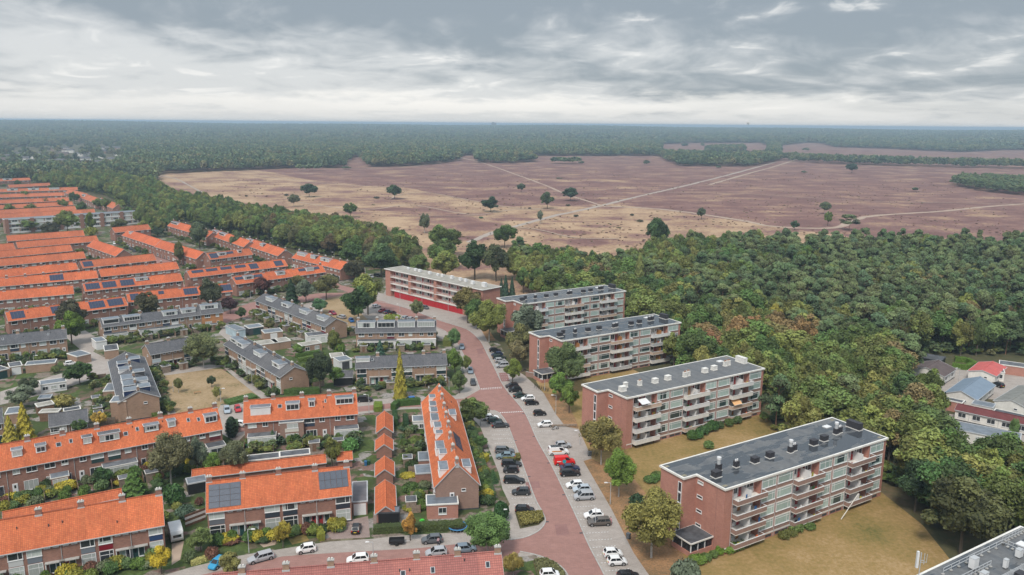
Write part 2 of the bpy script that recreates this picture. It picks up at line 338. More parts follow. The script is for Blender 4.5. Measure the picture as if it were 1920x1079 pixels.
def roof_wet():
    m = bpy.data.materials.new('wet_bitumen_roof'); N, L, P = nodes_of(m)
    tc = N.new('ShaderNodeTexCoord'); mp = N.new('ShaderNodeMapping'); mp.inputs['Scale'].default_value = (0.35, 1.0, 1); mp.inputs['Rotation'].default_value = (0, 0, 0.5)
    L.new(tc.outputs['Object'], mp.inputs[0])
    n = N.new('ShaderNodeTexNoise'); n.inputs['Scale'].default_value = 0.42; n.inputs['Detail'].default_value = 5; n.inputs['Roughness'].default_value = 0.5; L.new(mp.outputs[0], n.inputs[0])
    oi = N.new('ShaderNodeObjectInfo'); sx = N.new('ShaderNodeSeparateColor'); L.new(oi.outputs['Color'], sx.inputs[0])
    ad = N.new('ShaderNodeMath'); ad.operation = 'SUBTRACT'; L.new(n.outputs[0], ad.inputs[0]); L.new(sx.outputs[0], ad.inputs[1])
    w = N.new('ShaderNodeMapRange'); w.interpolation_type = 'SMOOTHSTEP'; w.inputs[1].default_value = -0.02; w.inputs[2].default_value = 0.05; L.new(ad.outputs[0], w.inputs[0])
    br = N.new('ShaderNodeTexBrick'); br.inputs['Scale'].default_value = 1; br.inputs['Brick Width'].default_value = 14; br.inputs['Row Height'].default_value = 1.0; br.inputs['Mortar Size'].default_value = 0.03
    br.inputs['Color1'].default_value = (0.125, 0.125, 0.125, 1); br.inputs['Color2'].default_value = (0.085, 0.09, 0.097, 1); br.inputs['Mortar'].default_value = (0.09, 0.09, 0.095, 1)
    mp2 = N.new('ShaderNodeMapping'); mp2.inputs['Rotation'].default_value = (0, 0, math.pi/2); L.new(tc.outputs['Object'], mp2.inputs[0]); L.new(mp2.outputs[0], br.inputs[0])
    n2 = N.new('ShaderNodeTexNoise'); n2.inputs['Scale'].default_value = 1.5; n2.inputs['Detail'].default_value = 7; L.new(tc.outputs['Object'], n2.inputs[0])
    hv = N.new('ShaderNodeHueSaturation'); L.new(br.outputs[0], hv.inputs['Color']); mr2 = N.new('ShaderNodeMapRange'); mr2.inputs[3].default_value = 0.6; mr2.inputs[4].default_value = 1.5; L.new(n2.outputs[0], mr2.inputs[0]); L.new(mr2.outputs[0], hv.inputs['Value'])
    mx = N.new('ShaderNodeMix'); mx.data_type = 'RGBA'; L.new(w.outputs[0], mx.inputs[0]); L.new(hv.outputs[0], mx.inputs[6]); mx.inputs[7].default_value = (0.050, 0.056, 0.064, 1)
    L.new(mx.outputs[2], P.inputs['Base Color'])
    mr = N.new('ShaderNodeMapRange'); mr.inputs[3].default_value = 0.62; mr.inputs[4].default_value = 0.055; L.new(w.outputs[0], mr.inputs[0]); L.new(mr.outputs[0], P.inputs['Roughness'])
    P.inputs['Specular IOR Level'].default_value = 0.6
    MATS['wet'] = m; return m
M_wet = roof_wet()

def ground_mat(name, stops, s1, s2, rough=0.95, stretch=None, w=0.55):
    m = bpy.data.materials.new(name); N, L, P = nodes_of(m); P.inputs['Roughness'].default_value = rough; P.inputs['Specular IOR Level'].default_value = 0.15
    tc = N.new('ShaderNodeTexCoord'); src = tc.outputs['Object']
    if stretch:
        mp = N.new('ShaderNodeMapping'); mp.inputs['Scale'].default_value = stretch; L.new(src, mp.inputs[0]); src = mp.outputs[0]
    a = N.new('ShaderNodeTexNoise'); a.inputs['Scale'].default_value = s1; a.inputs['Detail'].default_value = 6; a.inputs['Roughness'].default_value = 0.6; L.new(src, a.inputs[0])
    b = N.new('ShaderNodeTexNoise'); b.inputs['Scale'].default_value = s2; b.inputs['Detail'].default_value = 6; b.inputs['Roughness'].default_value = 0.7; L.new(src, b.inputs[0])
    mx = N.new('ShaderNodeMix'); mx.inputs[0].default_value = w; L.new(a.outputs[0], mx.inputs[2]); L.new(b.outputs[0], mx.inputs[3])
    rp = N.new('ShaderNodeValToRGB')
    while len(rp.color_ramp.elements) < len(stops): rp.color_ramp.elements.new(0.5)
    for i, (p, c) in enumerate(stops): rp.color_ramp.elements[i].position = p; rp.color_ramp.elements[i].color = (*c, 1)
    L.new(mx.outputs[0], rp.inputs[0]); L.new(rp.outputs[0], P.inputs['Base Color'])
    bp = N.new('ShaderNodeBump'); bp.inputs['Strength'].default_value = 0.5; bp.inputs['Distance'].default_value = 0.15; L.new(b.outputs[0], bp.inputs['Height']); L.new(bp.outputs[0], P.inputs['Normal'])
    MATS[name] = m; return m
M_ground = ground_mat('forest_floor', [(0.35, (0.05, 0.06, 0.03)), (0.5, (0.085, 0.08, 0.04)), (0.65, (0.14, 0.10, 0.06))], 0.02, 0.4)
def garden_mat():
    m = bpy.data.materials.new('garden_plots'); N, L, P = nodes_of(m); P.inputs['Roughness'].default_value = 0.95; P.inputs['Specular IOR Level'].default_value = 0.15
    tc = N.new('ShaderNodeTexCoord'); mp = N.new('ShaderNodeMapping'); mp.inputs['Rotation'].default_value = (0, 0, -0.4); L.new(tc.outputs['Object'], mp.inputs[0])
    v = N.new('ShaderNodeTexVoronoi'); v.distance = 'CHEBYCHEV'; v.inputs['Scale'].default_value = 0.24; v.inputs['Randomness'].default_value = 0.9; L.new(mp.outputs[0], v.inputs['Vector'])
    sc = N.new('ShaderNodeSeparateColor'); L.new(v.outputs['Color'], sc.inputs[0])
    rp = N.new('ShaderNodeValToRGB'); rp.color_ramp.interpolation = 'CONSTANT'; st = [(0, (.075, .105, .032)), (.22, (.20, .165, .135)), (.38, (.115, .095, .06)), (.52, (.27, .245, .225)), (.66, (.06, .085, .028)), (.78, (.19, .12, .10)), (.88, (.17, .155, .10))]
    while len(rp.color_ramp.elements) < len(st): rp.color_ramp.elements.new(.5)
    for e, (p, c) in zip(rp.color_ramp.elements, st): e.position = p; e.color = (*c, 1)
    L.new(sc.outputs[0], rp.inputs[0])
    n = N.new('ShaderNodeTexNoise'); n.inputs['Scale'].default_value = 1.6; n.inputs['Detail'].default_value = 8; n.inputs['Roughness'].default_value = .75; L.new(tc.outputs['Object'], n.inputs[0])
    hv = N.new('ShaderNodeHueSaturation'); mr = N.new('ShaderNodeMapRange'); mr.inputs[1].default_value = .3; mr.inputs[2].default_value = .7; mr.inputs[3].default_value = .45; mr.inputs[4].default_value = 1.45; L.new(n.outputs[0], mr.inputs[0]); L.new(mr.outputs[0], hv.inputs['Value']); L.new(rp.outputs[0], hv.inputs['Color'])
    n2 = N.new('ShaderNodeTexNoise'); n2.inputs['Scale'].default_value = .35; n2.inputs['Detail'].default_value = 6; L.new(tc.outputs['Object'], n2.inputs[0])
    g = N.new('ShaderNodeMapRange'); g.inputs[1].default_value = .50; g.inputs[2].default_value = .58; L.new(n2.outputs[0], g.inputs[0])
    mx = N.new('ShaderNodeMix'); mx.data_type = 'RGBA'; L.new(g.outputs[0], mx.inputs[0]); L.new(hv.outputs[0], mx.inputs[6]); mx.inputs[7].default_value = (.055, .075, .028, 1)
    L.new(mx.outputs[2], P.inputs['Base Color']); return m
M_garden = garden_mat()
M_dry = ground_mat('dry_lawn', [(0.34, (0.110, 0.108, 0.034)), (0.44, (0.215, 0.155, 0.055)), (0.53, (0.285, 0.190, 0.080)), (0.62, (0.37, 0.255, 0.135))], 0.06, 1.2, w=0.42)
M_litter = ground_mat('leaf_litter', [(0.38, (0.13, 0.10, 0.05)), (0.48, (0.23, 0.14, 0.075)), (0.56, (0.33, 0.185, 0.09)), (0.66, (0.30, 0.21, 0.14))], 0.3, 2.5)
M_lawn = ground_mat('green_lawn', [(0.36, (0.06, 0.10, 0.03)), (0.5, (0.10, 0.15, 0.04)), (0.64, (0.2, 0.2, 0.09))], 0.3, 2.0)
M_parkgrass = ground_mat('parched_park_grass', [(0.36, (0.15, 0.13, 0.06)), (0.46, (0.28, 0.20, 0.11)), (0.58, (0.36, 0.26, 0.16)), (0.68, (0.34, 0.30, 0.26))], 0.14, 1.3)

# ---------------------------------------------------------------- ground, heath, haze
def sheet(name, polys, z, m, px=True, kind='structure'):
    mb = MB()
    for poly in polys:
        mb.face([(*(G(*p)[:2] if px else p), z) for p in poly], m)
    o = mb.build(name); o['kind'] = kind; return o
def smooth_line(pts, n=8):
    P = [np.array(p, float) for p in pts]; P = [2*P[0]-P[1]]+P+[2*P[-1]-P[-2]]; out = []
    for i in range(1, len(P)-2):
        for k in range(n):
            t = k/n; a, b, c, d = P[i-1:i+3]
            out.append(0.5*((2*b)+(-a+c)*t+(2*a-5*b+4*c-d)*t*t+(-a+3*b-3*c+d)*t**3))
    out.append(P[-2]); return out
def strip(name, pts, w, z, m, px=True, h=None, jag=0.0, mb=None):
    g = [G(*p)[:2] if px else np.array(p) for p in pts]; g = smooth_line(g)
    own = mb is None; mb = mb or MB(); L_, R_ = [], []
    for i, p in enumerate(g):
        d = g[min(i+1, len(g)-1)]-g[max(i-1, 0)]; d = d/(np.linalg.norm(d)+1e-9); nrm = np.array([-d[1], d[0]])
        k1 = w/2*(1+jag*random.uniform(-1, 1)); k2 = w/2*(1+jag*random.uniform(-1, 1))
        L_.append(p+nrm*k1); R_.append(p-nrm*k2)
    for i in range(len(g)-1):
        if h: mb.hexa([(*R_[i], z), (*R_[i+1], z), (*L_[i+1], z), (*L_[i], z), (*R_[i], z+h), (*R_[i+1], z+h), (*L_[i+1], z+h), (*L_[i], z+h)], m)
        else: mb.face([(*R_[i], z), (*R_[i+1], z), (*L_[i+1], z), (*L_[i], z)], m)
    if own: o = mb.build(name); o['kind'] = 'structure'; return o
mb = MB(); R_ = 42000
mb.face([(-R_, -800, 0), (R_, -800, 0), (R_, R_, 0), (-R_, R_, 0)], M_ground); struct(mb.build('ground'))

def hill_z(x, y):
    d = np.hypot(x, y); a = np.arctan2(x, y); t = np.clip((d-2300)/5200, 0, 1); t = t*t*(3-2*t)
    return t*(40+9*np.clip((-a-0.08)/0.4, 0, 1)+4*np.sin(a*9+1)+3*np.sin(a*23))-0.4*(t < 1e-4)
def build_hills():
    ang = np.linspace(math.radians(-48), math.radians(48), 160); dd = np.linspace(2200, 9000, 70); A, D = np.meshgrid(ang, dd); X, Y = D*np.sin(A), D*np.cos(A)
    Z = hill_z(X, Y)*np.where(D > 8300, np.clip((9000-D)/700, 0, 1), 1); Z[0] = -1; Z[-1] = -1
    idx = np.arange(160*70).reshape(70, 160); f = np.stack([idx[:-1, :-1].ravel(), idx[:-1, 1:].ravel(), idx[1:, 1:].ravel(), idx[1:, :-1].ravel()], 1)[:, ::-1]
    me = bpy.data.meshes.new('hills'); me.from_pydata(np.stack([X.ravel(), Y.ravel(), Z.ravel()], 1).tolist(), [], f.tolist()); me.materials.append(M_ground); struct(obj('hills', me))
build_hills()
HP = [(240, 318), (480, 308), (700, 280), (960, 284), (1230, 262), (1560, 256), (1990, 280), (1990, 505), (1300, 520), (1130, 560), (900, 560), (780, 530), (620, 450), (430, 395), (300, 360)]
TA = [(280, 322), (460, 318), (500, 322), (580, 338), (700, 350), (760, 352), (860, 372), (960, 388), (1010, 384), (1060, 388), (1140, 382), (1250, 394), (1440, 424), (1600, 445), (1250, 490), (1000, 560), (790, 530), (700, 420), (480, 385), (310, 352)]
HPT = [(545, 357, 44, 4), (700, 373, 60, 3.5), (630, 374, 40, 3), (800, 396, 60, 6), (720, 392, 50, 4), (835, 412, 60, 7), (905, 425, 44, 8), (1062, 438, 60, 5), (1010, 421, 30, 3), (880, 448, 40, 5), (960, 412, 40, 3), (1120, 425, 28, 3), (1240, 412, 24, 2), (470, 338, 30, 2), (1100, 455, 40, 6), (590, 344, 40, 2)]
TAN2 = [(1500, 357, 60, 3), (1490, 407, 60, 5), (1700, 337, 40, 1.2), (1180, 371, 60, 4), (930, 353, 90, 3), (1330, 375, 80, 2), (1460, 398, 60, 2), (1100, 340, 100, 3), (1750, 378, 120, 1.2), (1180, 352, 60, 2), (1860, 405, 70, 2), (1640, 372, 70, 2)]
def build_heath():
    na, nd = 420, 300
    ang = np.linspace(math.radians(-34), math.radians(36), na); dd = 330*np.exp(np.linspace(0, math.log(3600/330), nd))
    A, D = np.meshgrid(ang, dd); X = D*np.sin(A); Y = D*np.cos(A); pts = np.stack([X.ravel(), Y.ravel(), np.zeros(X.size)], 1)
    q = PX(pts); inside = inpoly(q, HP)
    g = np.where(inpoly(q, TA), 0.60, 0.24)
    def ell(l, v):
        for cx, cy, rx, ry in l:
            e = ((q[:, 0]-cx)/rx)**2+((q[:, 1]-cy)/ry)**2
            w = np.clip(1.5-e, 0, 1); g[:] = g*(1-w)+v*w
    ell(HPT, 0.26); ell(TAN2, 0.42)
    pts[:, 2] = np.maximum(0.03, hill_z(pts[:, 0], pts[:, 1])+0.25)
    idx = np.arange(na*nd).reshape(nd, na)
    f = np.stack([idx[:-1, :-1].ravel(), idx[:-1, 1:].ravel(), idx[1:, 1:].ravel(), idx[1:, :-1].ravel()], 1)
    f = f[inside[f].all(1)][:, ::-1]
    me = bpy.data.meshes.new('heath'); me.from_pydata(pts.tolist(), [], f.tolist())
    at = me.attributes.new('grass', 'FLOAT', 'POINT'); at.data.foreach_set('value', g.astype(np.float32))
    m = bpy.data.materials.new('heather_and_dry_grass'); N, L, P = nodes_of(m); P.inputs['Roughness'].default_value = 0.95; P.inputs['Specular IOR Level'].default_value = 0.1
    tc = N.new('ShaderNodeTexCoord')
    def nz(sc, s, det=6, ro=0.6):
        mp = N.new('ShaderNodeMapping'); mp.inputs['Scale'].default_value = sc; mp.inputs['Rotation'].default_value = (0, 0, 0.12); L.new(tc.outputs['Object'], mp.inputs[0])
        n = N.new('ShaderNodeTexNoise'); n.inputs['Scale'].default_value = s; n.inputs['Detail'].default_value = det; n.inputs['Roughness'].default_value = ro; L.new(mp.outputs[0], n.inputs[0]); return n.outputs[0]
    def mm(op, a, b):
        n = N.new('ShaderNodeMath'); n.operation = op
        for i, v in enumerate((a, b)):
            if isinstance(v, (int, float)): n.inputs[i].default_value = v
            else: L.new(v, n.inputs[i])
        return n.outputs[0]
    a = N.new('ShaderNodeAttribute'); a.attribute_name = 'grass'
    n1 = nz((1, 1, 1), 0.022, 8, 0.66); n2 = nz((0.45, 1.0, 1), 0.045, 8, 0.7); n3 = nz((1, 1, 1), 0.35, 8, 0.8)
    v = mm('ADD', a.outputs['Fac'], mm('MULTIPLY', mm('SUBTRACT', n1, 0.5), 2.0)); v = mm('ADD', v, mm('MULTIPLY', mm('SUBTRACT', n2, 0.5), 1.2)); v = mm('ADD', v, mm('MULTIPLY', mm('SUBTRACT', n3, 0.5), 1.5))
    rp = N.new('ShaderNodeValToRGB'); st = [(0.05, (0.155, 0.083, 0.073)), (0.36, (0.218, 0.122, 0.103)), (0.54, (0.30, 0.195, 0.125)), (0.82, (0.42, 0.290, 0.185))]
    while len(rp.color_ramp.elements) < 4: rp.color_ramp.elements.new(0.5)
    for i, (p, c) in enumerate(st): rp.color_ramp.elements[i].position = p; rp.color_ramp.elements[i].color = (*c, 1)
    L.new(v, rp.inputs[0]); L.new(rp.outputs[0], P.inputs['Base Color']); me.materials.append(m)
    struct(obj('heath', me))
build_heath()
PATHS = [('sandy_path', [(880, 455), (915, 440), (960, 427), (1040, 405), (1110, 390), (1200, 368), (1300, 345), (1390, 322), (1455, 304)], 6.5, 'g'),
 ('sandy_path', [(860, 295), (905, 306), (960, 325), (1020, 347), (1060, 364), (1135, 388)], 5, 's'),
 ('sandy_path', [(1110, 386), (1240, 393), (1380, 412), (1450, 425), (1560, 428), (1600, 414), (1640, 405), (1760, 397), (1850, 388), (1930, 382)], 7, 's'),
 ('sandy_path', [(480, 330), (640, 347), (760, 350), (860, 350)], 4, 's'), ('sandy_path', [(1000, 328), (1100, 330), (1200, 331), (1440, 331)], 4, 's'),
 ('sandy_path', [(1250, 361), (1400, 364), (1500, 370), (1640, 378), (1800, 381), (1930, 384)], 3.5, 's'),
 ('sandy_path', [(560, 380), (640, 391), (700, 393), (770, 385), (860, 400), (900, 403), (960, 394), (1030, 391)], 4, 's'),
 ('sandy_path', [(640, 318), (760, 314), (830, 304), (866, 298), (890, 295)], 5, 's'), ('sandy_path', [(1330, 347), (1400, 327), (1480, 304), (1560, 275)], 6, 's'),
 ('sandy_path', [(300, 330), (330, 336), (350, 346), (380, 362)], 4, 'g'), ('sandy_path', [(730, 375), (750, 366), (800, 362), (860, 372), (960, 390), (1060, 396)], 3, 's'),
 ('sandy_path', [(750, 406), (860, 406), (890, 404)], 2.5, 's'), ('sandy_path', [(1240, 293), (1300, 284), (1330, 279)], 5, 's'), ('sandy_path', [(1540, 285), (1556, 279), (1566, 276)], 7, 's'),
 ('sandy_path', [(960, 427), (1010, 432), (1080, 447), (1160, 449)], 3, 's'), ('sandy_path', [(560, 326), (700, 330), (900, 328), (1000, 328)], 3, 's')]
for i, (n, p, w, k) in enumerate(PATHS): strip(n, p, w*(.85 if w > 5 else .62), 0.08+0.02*i, M_greypath if k == 'g' else M_sandpath, jag=0.3)

def build_haze():
    mb = MB(); m = bpy.data.materials.new('haze'); m.use_nodes = True; N = m.node_tree.nodes; L = m.node_tree.links; N.clear()
    o = N.new('ShaderNodeOutputMaterial'); v = N.new('ShaderNodeVolumePrincipled'); v.inputs['Color'].default_value = (0.66, 0.84, 1.0, 1); v.inputs['Density'].default_value = HAZE; v.inputs['Anisotropy'].default_value = 0.2
    L.new(v.outputs[0], o.inputs['Volume'])
    mb.box(-R_-60, R_+60, -860, R_+60, -1, 82, m); b = mb.build('haze'); b['kind'] = 'stuff'
HAZE = 0.00018
build_haze()

# ---------------------------------------------------------------- town ground, roads, pavements
sheet('town_ground', [[(-400, 1400), (-500, 700), (-60, 352), (110, 352), (300, 400), (480, 455), (650, 505), (720, 500), (790, 540), (935, 640), (1010, 800), (1230, 1400)]], 0.012, M_garden)
sheet('dry_lawn', [[(1005, 715), (1042, 777), (1094, 865), (1146, 954), (1188, 1037), (1225, 1110), (1640, 1200), (1790, 1060), (1730, 985), (1655, 925), (1560, 880), (1480, 850), (1440, 780), (1300, 745), (1180, 690), (1080, 660)],
                   [(925, 560), (985, 535), (1040, 560), (1010, 600), (950, 590)]], 0.008, M_dry)
sheet('leaf_litter', [[(1090, 858), (1112, 862), (1190, 900), (1240, 960), (1275, 1010), (1290, 1090), (1225, 1110), (1188, 1037), (1146, 954)], [(1019, 737), (1060, 745), (1085, 800), (1075, 845), (1042, 777)], [(860, 612), (905, 600), (930, 640), (905, 640), (885, 622)]], 0.016, M_litter)
sheet('pavement', [[(692, 545), (722, 552), (905, 600), (900, 615), (920, 650), (960, 690), (983, 704), (1019, 737), (1042, 777), (1060, 800), (1085, 805), (1110, 860), (1094, 865), (1146, 954), (1188, 1037), (1217, 1079), (1240, 1130),
                    (1150, 1120), (1000, 1150), (1040, 1079), (1004, 1041), (940, 1050), (440, 1110), (250, 1160), (308, 1079), (358, 1064), (400, 1054), (446, 1043), (558, 1025), (619, 1016), (696, 1011), (748, 1005), (871, 998), (930, 992), (956, 946), (942, 917),
                    (935, 887), (921, 852), (905, 812), (900, 800), (880, 778), (850, 764), (757, 768), (680, 776), (600, 790), (470, 805), (445, 830), (398, 805), (404, 760), (600, 752), (757, 747), (854, 742), (871, 729), (873, 712), (862, 658), (838, 640), (800, 625), (700, 600), (640, 590), (600, 585), (560, 575), (600, 560), (680, 562)]], 0.024, PAVE)
RL = [(668, 500), (672, 520), (682, 550), (700, 572), (722, 581), (760, 594), (800, 607), (835, 622), (855, 642), (866, 660), (876, 680), (888, 700), (895, 717), (900, 731)]
RL2 = [(926, 770), (938, 777), (952, 798), (969, 842), (988, 894), (1004, 937), (1019, 965), (1022, 980), (1010, 996), (985, 1008), (958, 1013)]
RR = [(684, 502), (688, 530), (706, 562), (735, 571), (767, 580), (820, 600), (855, 611), (875, 618), (888, 627), (902, 642), (915, 667), (927, 690), (946, 727), (983, 773), (1007, 825), (1035, 875), (1079, 966), (1104, 1023), (1133, 1079), (1160, 1140)]
sheet('main_road', [RL+[(870, 748), (757, 754), (680, 762), (560, 776), (440, 790), (432, 800), (445, 812), (560, 790), (680, 772), (757, 764), (870, 762)]+RL2+[(875, 1019), (779, 1029), (650, 1036), (567, 1041), (529, 1044), (450, 1062), (350, 1085), (300, 1110), (440, 1115), (700, 1080), (940, 1060), (975, 1036), (1004, 1041), (1035, 1052), (1056, 1067), (1065, 1079), (1070, 1140)]+RR[::-1]], 0.032, ROAD)
OROADS = [[(400, 592), (470, 568), (520, 560), (600, 550), (690, 548), (690, 560), (600, 562), (520, 575), (440, 600), (410, 612)], [(120, 630), (160, 620), (190, 640), (175, 660), (215, 680), (240, 690), (100, 735), (0, 760), (0, 735), (150, 690), (165, 668)],
          [(425, 605), (470, 640), (560, 690), (545, 700), (440, 650), (410, 625)], [(280, 440), (330, 500), (350, 545), (372, 590), (340, 590), (325, 545), (300, 500), (255, 455), (240, 440)], [(560, 500), (640, 535), (690, 548), (680, 558), (600, 530), (545, 508)]]
sheet('side_street', [OROADS[0], OROADS[3], OROADS[4]], 0.020, ROAD)
sheet('alley', [OROADS[1], OROADS[2]], 0.020, PAVE)
sheet('park_lawn', [[(302, 704), (340, 698), (392, 692), (415, 692), (440, 708), (486, 742), (455, 752), (414, 758), (402, 790), (330, 778), (312, 745)], [(610, 560), (640, 555), (690, 600), (660, 625), (600, 610)]], 0.030, M_parkgrass)
sheet('footpath', [[(286, 702), (302, 704), (312, 745), (330, 775), (325, 795), (305, 760)], [(415, 686), (428, 690), (510, 748), (495, 752), (440, 708)], [(286, 700), (392, 684), (430, 686), (392, 693), (300, 706)]], 0.034, PAVE)
mb = MB()
for ln in (RL, RL2, RR, [(975, 1035), (1004, 1041), (1035, 1052), (1056, 1067), (1066, 1082)]): strip('kerb', ln, 0.22, 0.03, M_concrete, h=0.09, mb=mb)
struct(mb.build('kerb'))
# bay markings, rows of white setts
def dash_row(mb, a, b, n, w, l, z=0.045):
    a = G(*a)[:2]; b = G(*b)[:2]; d = (b-a)/np.linalg.norm(b-a); nn = np.array([-d[1], d[0]])
    for i in range(n):
        c = a+(b-a)*(i+0.5)/n; p = [c-d*l/2-nn*w/2, c+d*l/2-nn*w/2, c+d*l/2+nn*w/2, c-d*l/2+nn*w/2]
        mb.face([(*q, z) for q in p], M_white)
mb = MB()
dash_row(mb, (901, 729.5), (941, 726.5), 12, 0.5, 0.28); dash_row(mb, (937, 774.5), (984, 772), 14, 0.5, 0.28); dash_row(mb, (901, 731.5), (941, 728.5), 12, 0.25, 0.28)
def along(line, t):
    g = [G(*p)[:2] for p in line]; s = [0]
    for i in range(1, len(g)): s.append(s[-1]+np.linalg.norm(g[i]-g[i-1]))
    t *= s[-1]
    for i in range(1, len(g)):
        if t <= s[i]: k = (t-s[i-1])/(s[i]-s[i-1]); return g[i-1]*(1-k)+g[i]*k, (g[i]-g[i-1])/np.linalg.norm(g[i]-g[i-1]), s[-1]
    return g[-1], (g[-1]-g[-2])/np.linalg.norm(g[-1]-g[-2]), s[-1]
def bays(line, side, depth=4.6, pitch=2.55):
    _, _, Lt = along(line, 0); n = int(Lt/pitch)
    for i in range(n+1):
        p, d, _ = along(line, i/n); nn = np.array([-d[1], d[0]])*side
        for k in range(8):
            c = p+nn*(0.5+depth*k/8); q = [c+d*0.06, c+nn*0.3+d*0.06, c+nn*0.3-d*0.06, c-d*0.06]
            if side > 0: q = q[::-1]
            mb.face([(*x, 0.046) for x in q], M_white)
bays([(1016, 845), (1035, 875), (1079, 966), (1104, 1023), (1130, 1072)], 1); bays([(920, 680), (946, 727), (983, 773), (1000, 810)], 1); bays([(952, 800), (969, 842), (988, 894), (1004, 937), (1012, 955)], -1)
struct(mb.build('bay_markings'))
# mid-strip: darker setts
sheet('private_drive', [[(603, 988), (690, 968), (694, 1008), (622, 1012)], [(700, 960), (722, 962), (728, 1002), (700, 1006)]], 0.028, M_drive)
sheet('gravel_patch', [[(486, 1003), (508, 997), (520, 1003), (516, 1022), (494, 1027), (482, 1017)], [(322, 1020), (345, 1015), (338, 1050), (322, 1060)]], 0.028, M_sandpath)
sheet('front_lawn', [[(538, 1008), (572, 1002), (580, 1014), (548, 1022)]], 0.028, M_dry)
sheet('yard_paving', [[(1765, 705), (1800, 690), (1830, 688), (1870, 690), (1930, 696), (1930, 745), (1870, 750), (1790, 745), (1760, 730)], [(1760, 775), (1930, 790), (1930, 850), (1770, 830)]], 0.02, PAVE)
for pts in ([(985, 905), (1010, 903), (1014, 915), (988, 917)], [(935, 700), (950, 699), (956, 715), (940, 716)], [(1040, 985), (1062, 983), (1068, 1003), (1044, 1005)], [(893, 655), (903, 654), (908, 664), (897, 665)]): sheet('road_repair', [pts], 0.037, M_repair)
sheet('planting_bed', [[(966, 963), (1018, 960), (1021, 975), (1010, 985), (975, 992)], [(999, 1052), (1025, 1050), (1045, 1060), (1060, 1079), (1066, 1095), (1010, 1095)], [(940, 858), (975, 853), (978, 864), (946, 872)]], 0.05, M_ground)
# ---------------------------------------------------------------- shared building parts
CACHE = {}
def winmesh(w, h, mull=(0.0,), transom=None, frame=None, glass=None, key=None, fw=0.09, dep=0.10, joined=False):
    """window frame mesh in its own plane: x along the wall, -y outwards, origin at the bottom centre"""
    k = ('w', round(w, 2), round(h, 2), tuple(mull), transom, frame.name, glass.name, joined, fw)
    if k in CACHE: return CACHE[k]
    a = MB(); hw = w/2
    a.box(-hw, hw, -dep, 0.02, 0, fw, frame); a.box(-hw, hw, -dep, 0.02, h-fw, h, frame)
    a.box(-hw, -hw+fw, -dep+.004, 0.02, fw, h-fw, frame); a.box(hw-fw, hw, -dep+.004, 0.02, fw, h-fw, frame)
    for m_ in mull:
        if abs(m_) < 0.99: a.box(m_*hw-fw*.4, m_*hw+fw*.4, -dep+.02, 0.02, fw, h-fw, frame)
    if transom: a.box(-hw+fw, hw-fw, -dep+.024, 0.02, h*transom-fw*.4, h*transom+fw*.4, frame)
    a.box(-hw-.04, hw+.04, -dep-.06, 0.0, -.05, -0.002, frame)
    p = MB(); p.box(-hw+fw*.9, hw-fw*.9, -0.045, 0.01, fw*.9, h-fw*.9, glass)
    if joined: a.box(-hw+fw*.9, hw-fw*.9, -0.045, 0.01, fw*.9, h-fw*.9, glass); r = (a.mesh('window'), None)
    else: r = (a.mesh('window'), p.mesh('pane'))
    CACHE[k] = r; return r
def window(parent, x, y, z, w, h, rz=0.0, mull=(0.0,), transom=None, frame=None, glass=None, joined=False, fw=0.09):
    fm, pm = winmesh(w, h, mull, transom, frame or M_white, glass or GL, fw=fw, joined=joined)
    o = obj('window', fm, parent, (x, y, z), rz)
    if pm: obj('pane', pm, o)
    return o
def doormesh(w, h, col, frame):
    k = ('d', w, h, col.name, frame.name)
    if k not in CACHE:
        a = MB(); a.box(-w/2, w/2, -.09, .02, 0, h, frame); b = MB(); b.box(-w/2+.09, w/2-.09, -.12, -.092, .05, h-.09, col); b.box(-w*.18, w*.18, -.135, -.121, h*.55, h*.85, GLD); CACHE[k] = (a.mesh('door'), b.mesh('door_leaf'))
    return CACHE[k]
def door(parent, x, y, z, rz=0.0, w=1.0, h=2.2, col=None, frame=None):
    a, b = doormesh(w, h, col or M_greenp, frame or M_white); o = obj('door', a, parent, (x, y, z), rz); obj('door_leaf', b, o); return o
def panelobj(parent, x, y, z, w, h, color, rz=0.0, name='spandrel_panel'):
    k = ('p', round(w, 2), round(h, 2))
    if k not in CACHE: a = MB(); a.box(-w/2, w/2, -.06, .02, 0, h, M_panel); CACHE[k] = a.mesh('spandrel_panel')
    return obj(name, CACHE[k], parent, (x, y, z), rz, None, color)
def chimney_mesh(w, d, h, m, pots=2):
    k = ('c', w, d, h, m.name, pots)
    if k not in CACHE:
        a = MB(); a.box(-w/2, w/2, -d/2, d/2, -1.1, h, m); a.box(-w/2-.07, w/2+.07, -d/2-.07, d/2+.07, h, h+.14, M_concrete)
        a.box(-w/2-.1, w/2+.1, -d/2-.12, d/2+.12, -1.0, -.16, M_grey)
        for i in range(pots): x = (i-(pots-1)/2)*0.42; a.bar((x, 0, h+.14), (x, 0, h+.42), .12, M_cream, 8)
        CACHE[k] = a.mesh('chimney')
    return CACHE[k]
def solar_mesh(w, h, m):
    k = ('s', w, h, m.name)
    if k not in CACHE:
        a = MB(); a.box(-w/2, w/2, -h/2, h/2, 0, .05, M_dkgrey); a.box(-w/2+.03, w/2-.03, -h/2+.03, h/2-.03, .051, .056, m); CACHE[k] = a.mesh('solar_panel')
    return CACHE[k]
PANCOL = [(0.035, 0.045, 0.055), (0.05, 0.065, 0.10), (0.16, 0.17, 0.19), (0.55, 0.55, 0.53), (0.03, 0.05, 0.09), (0.18, 0.02, 0.03)]
GRP = {}
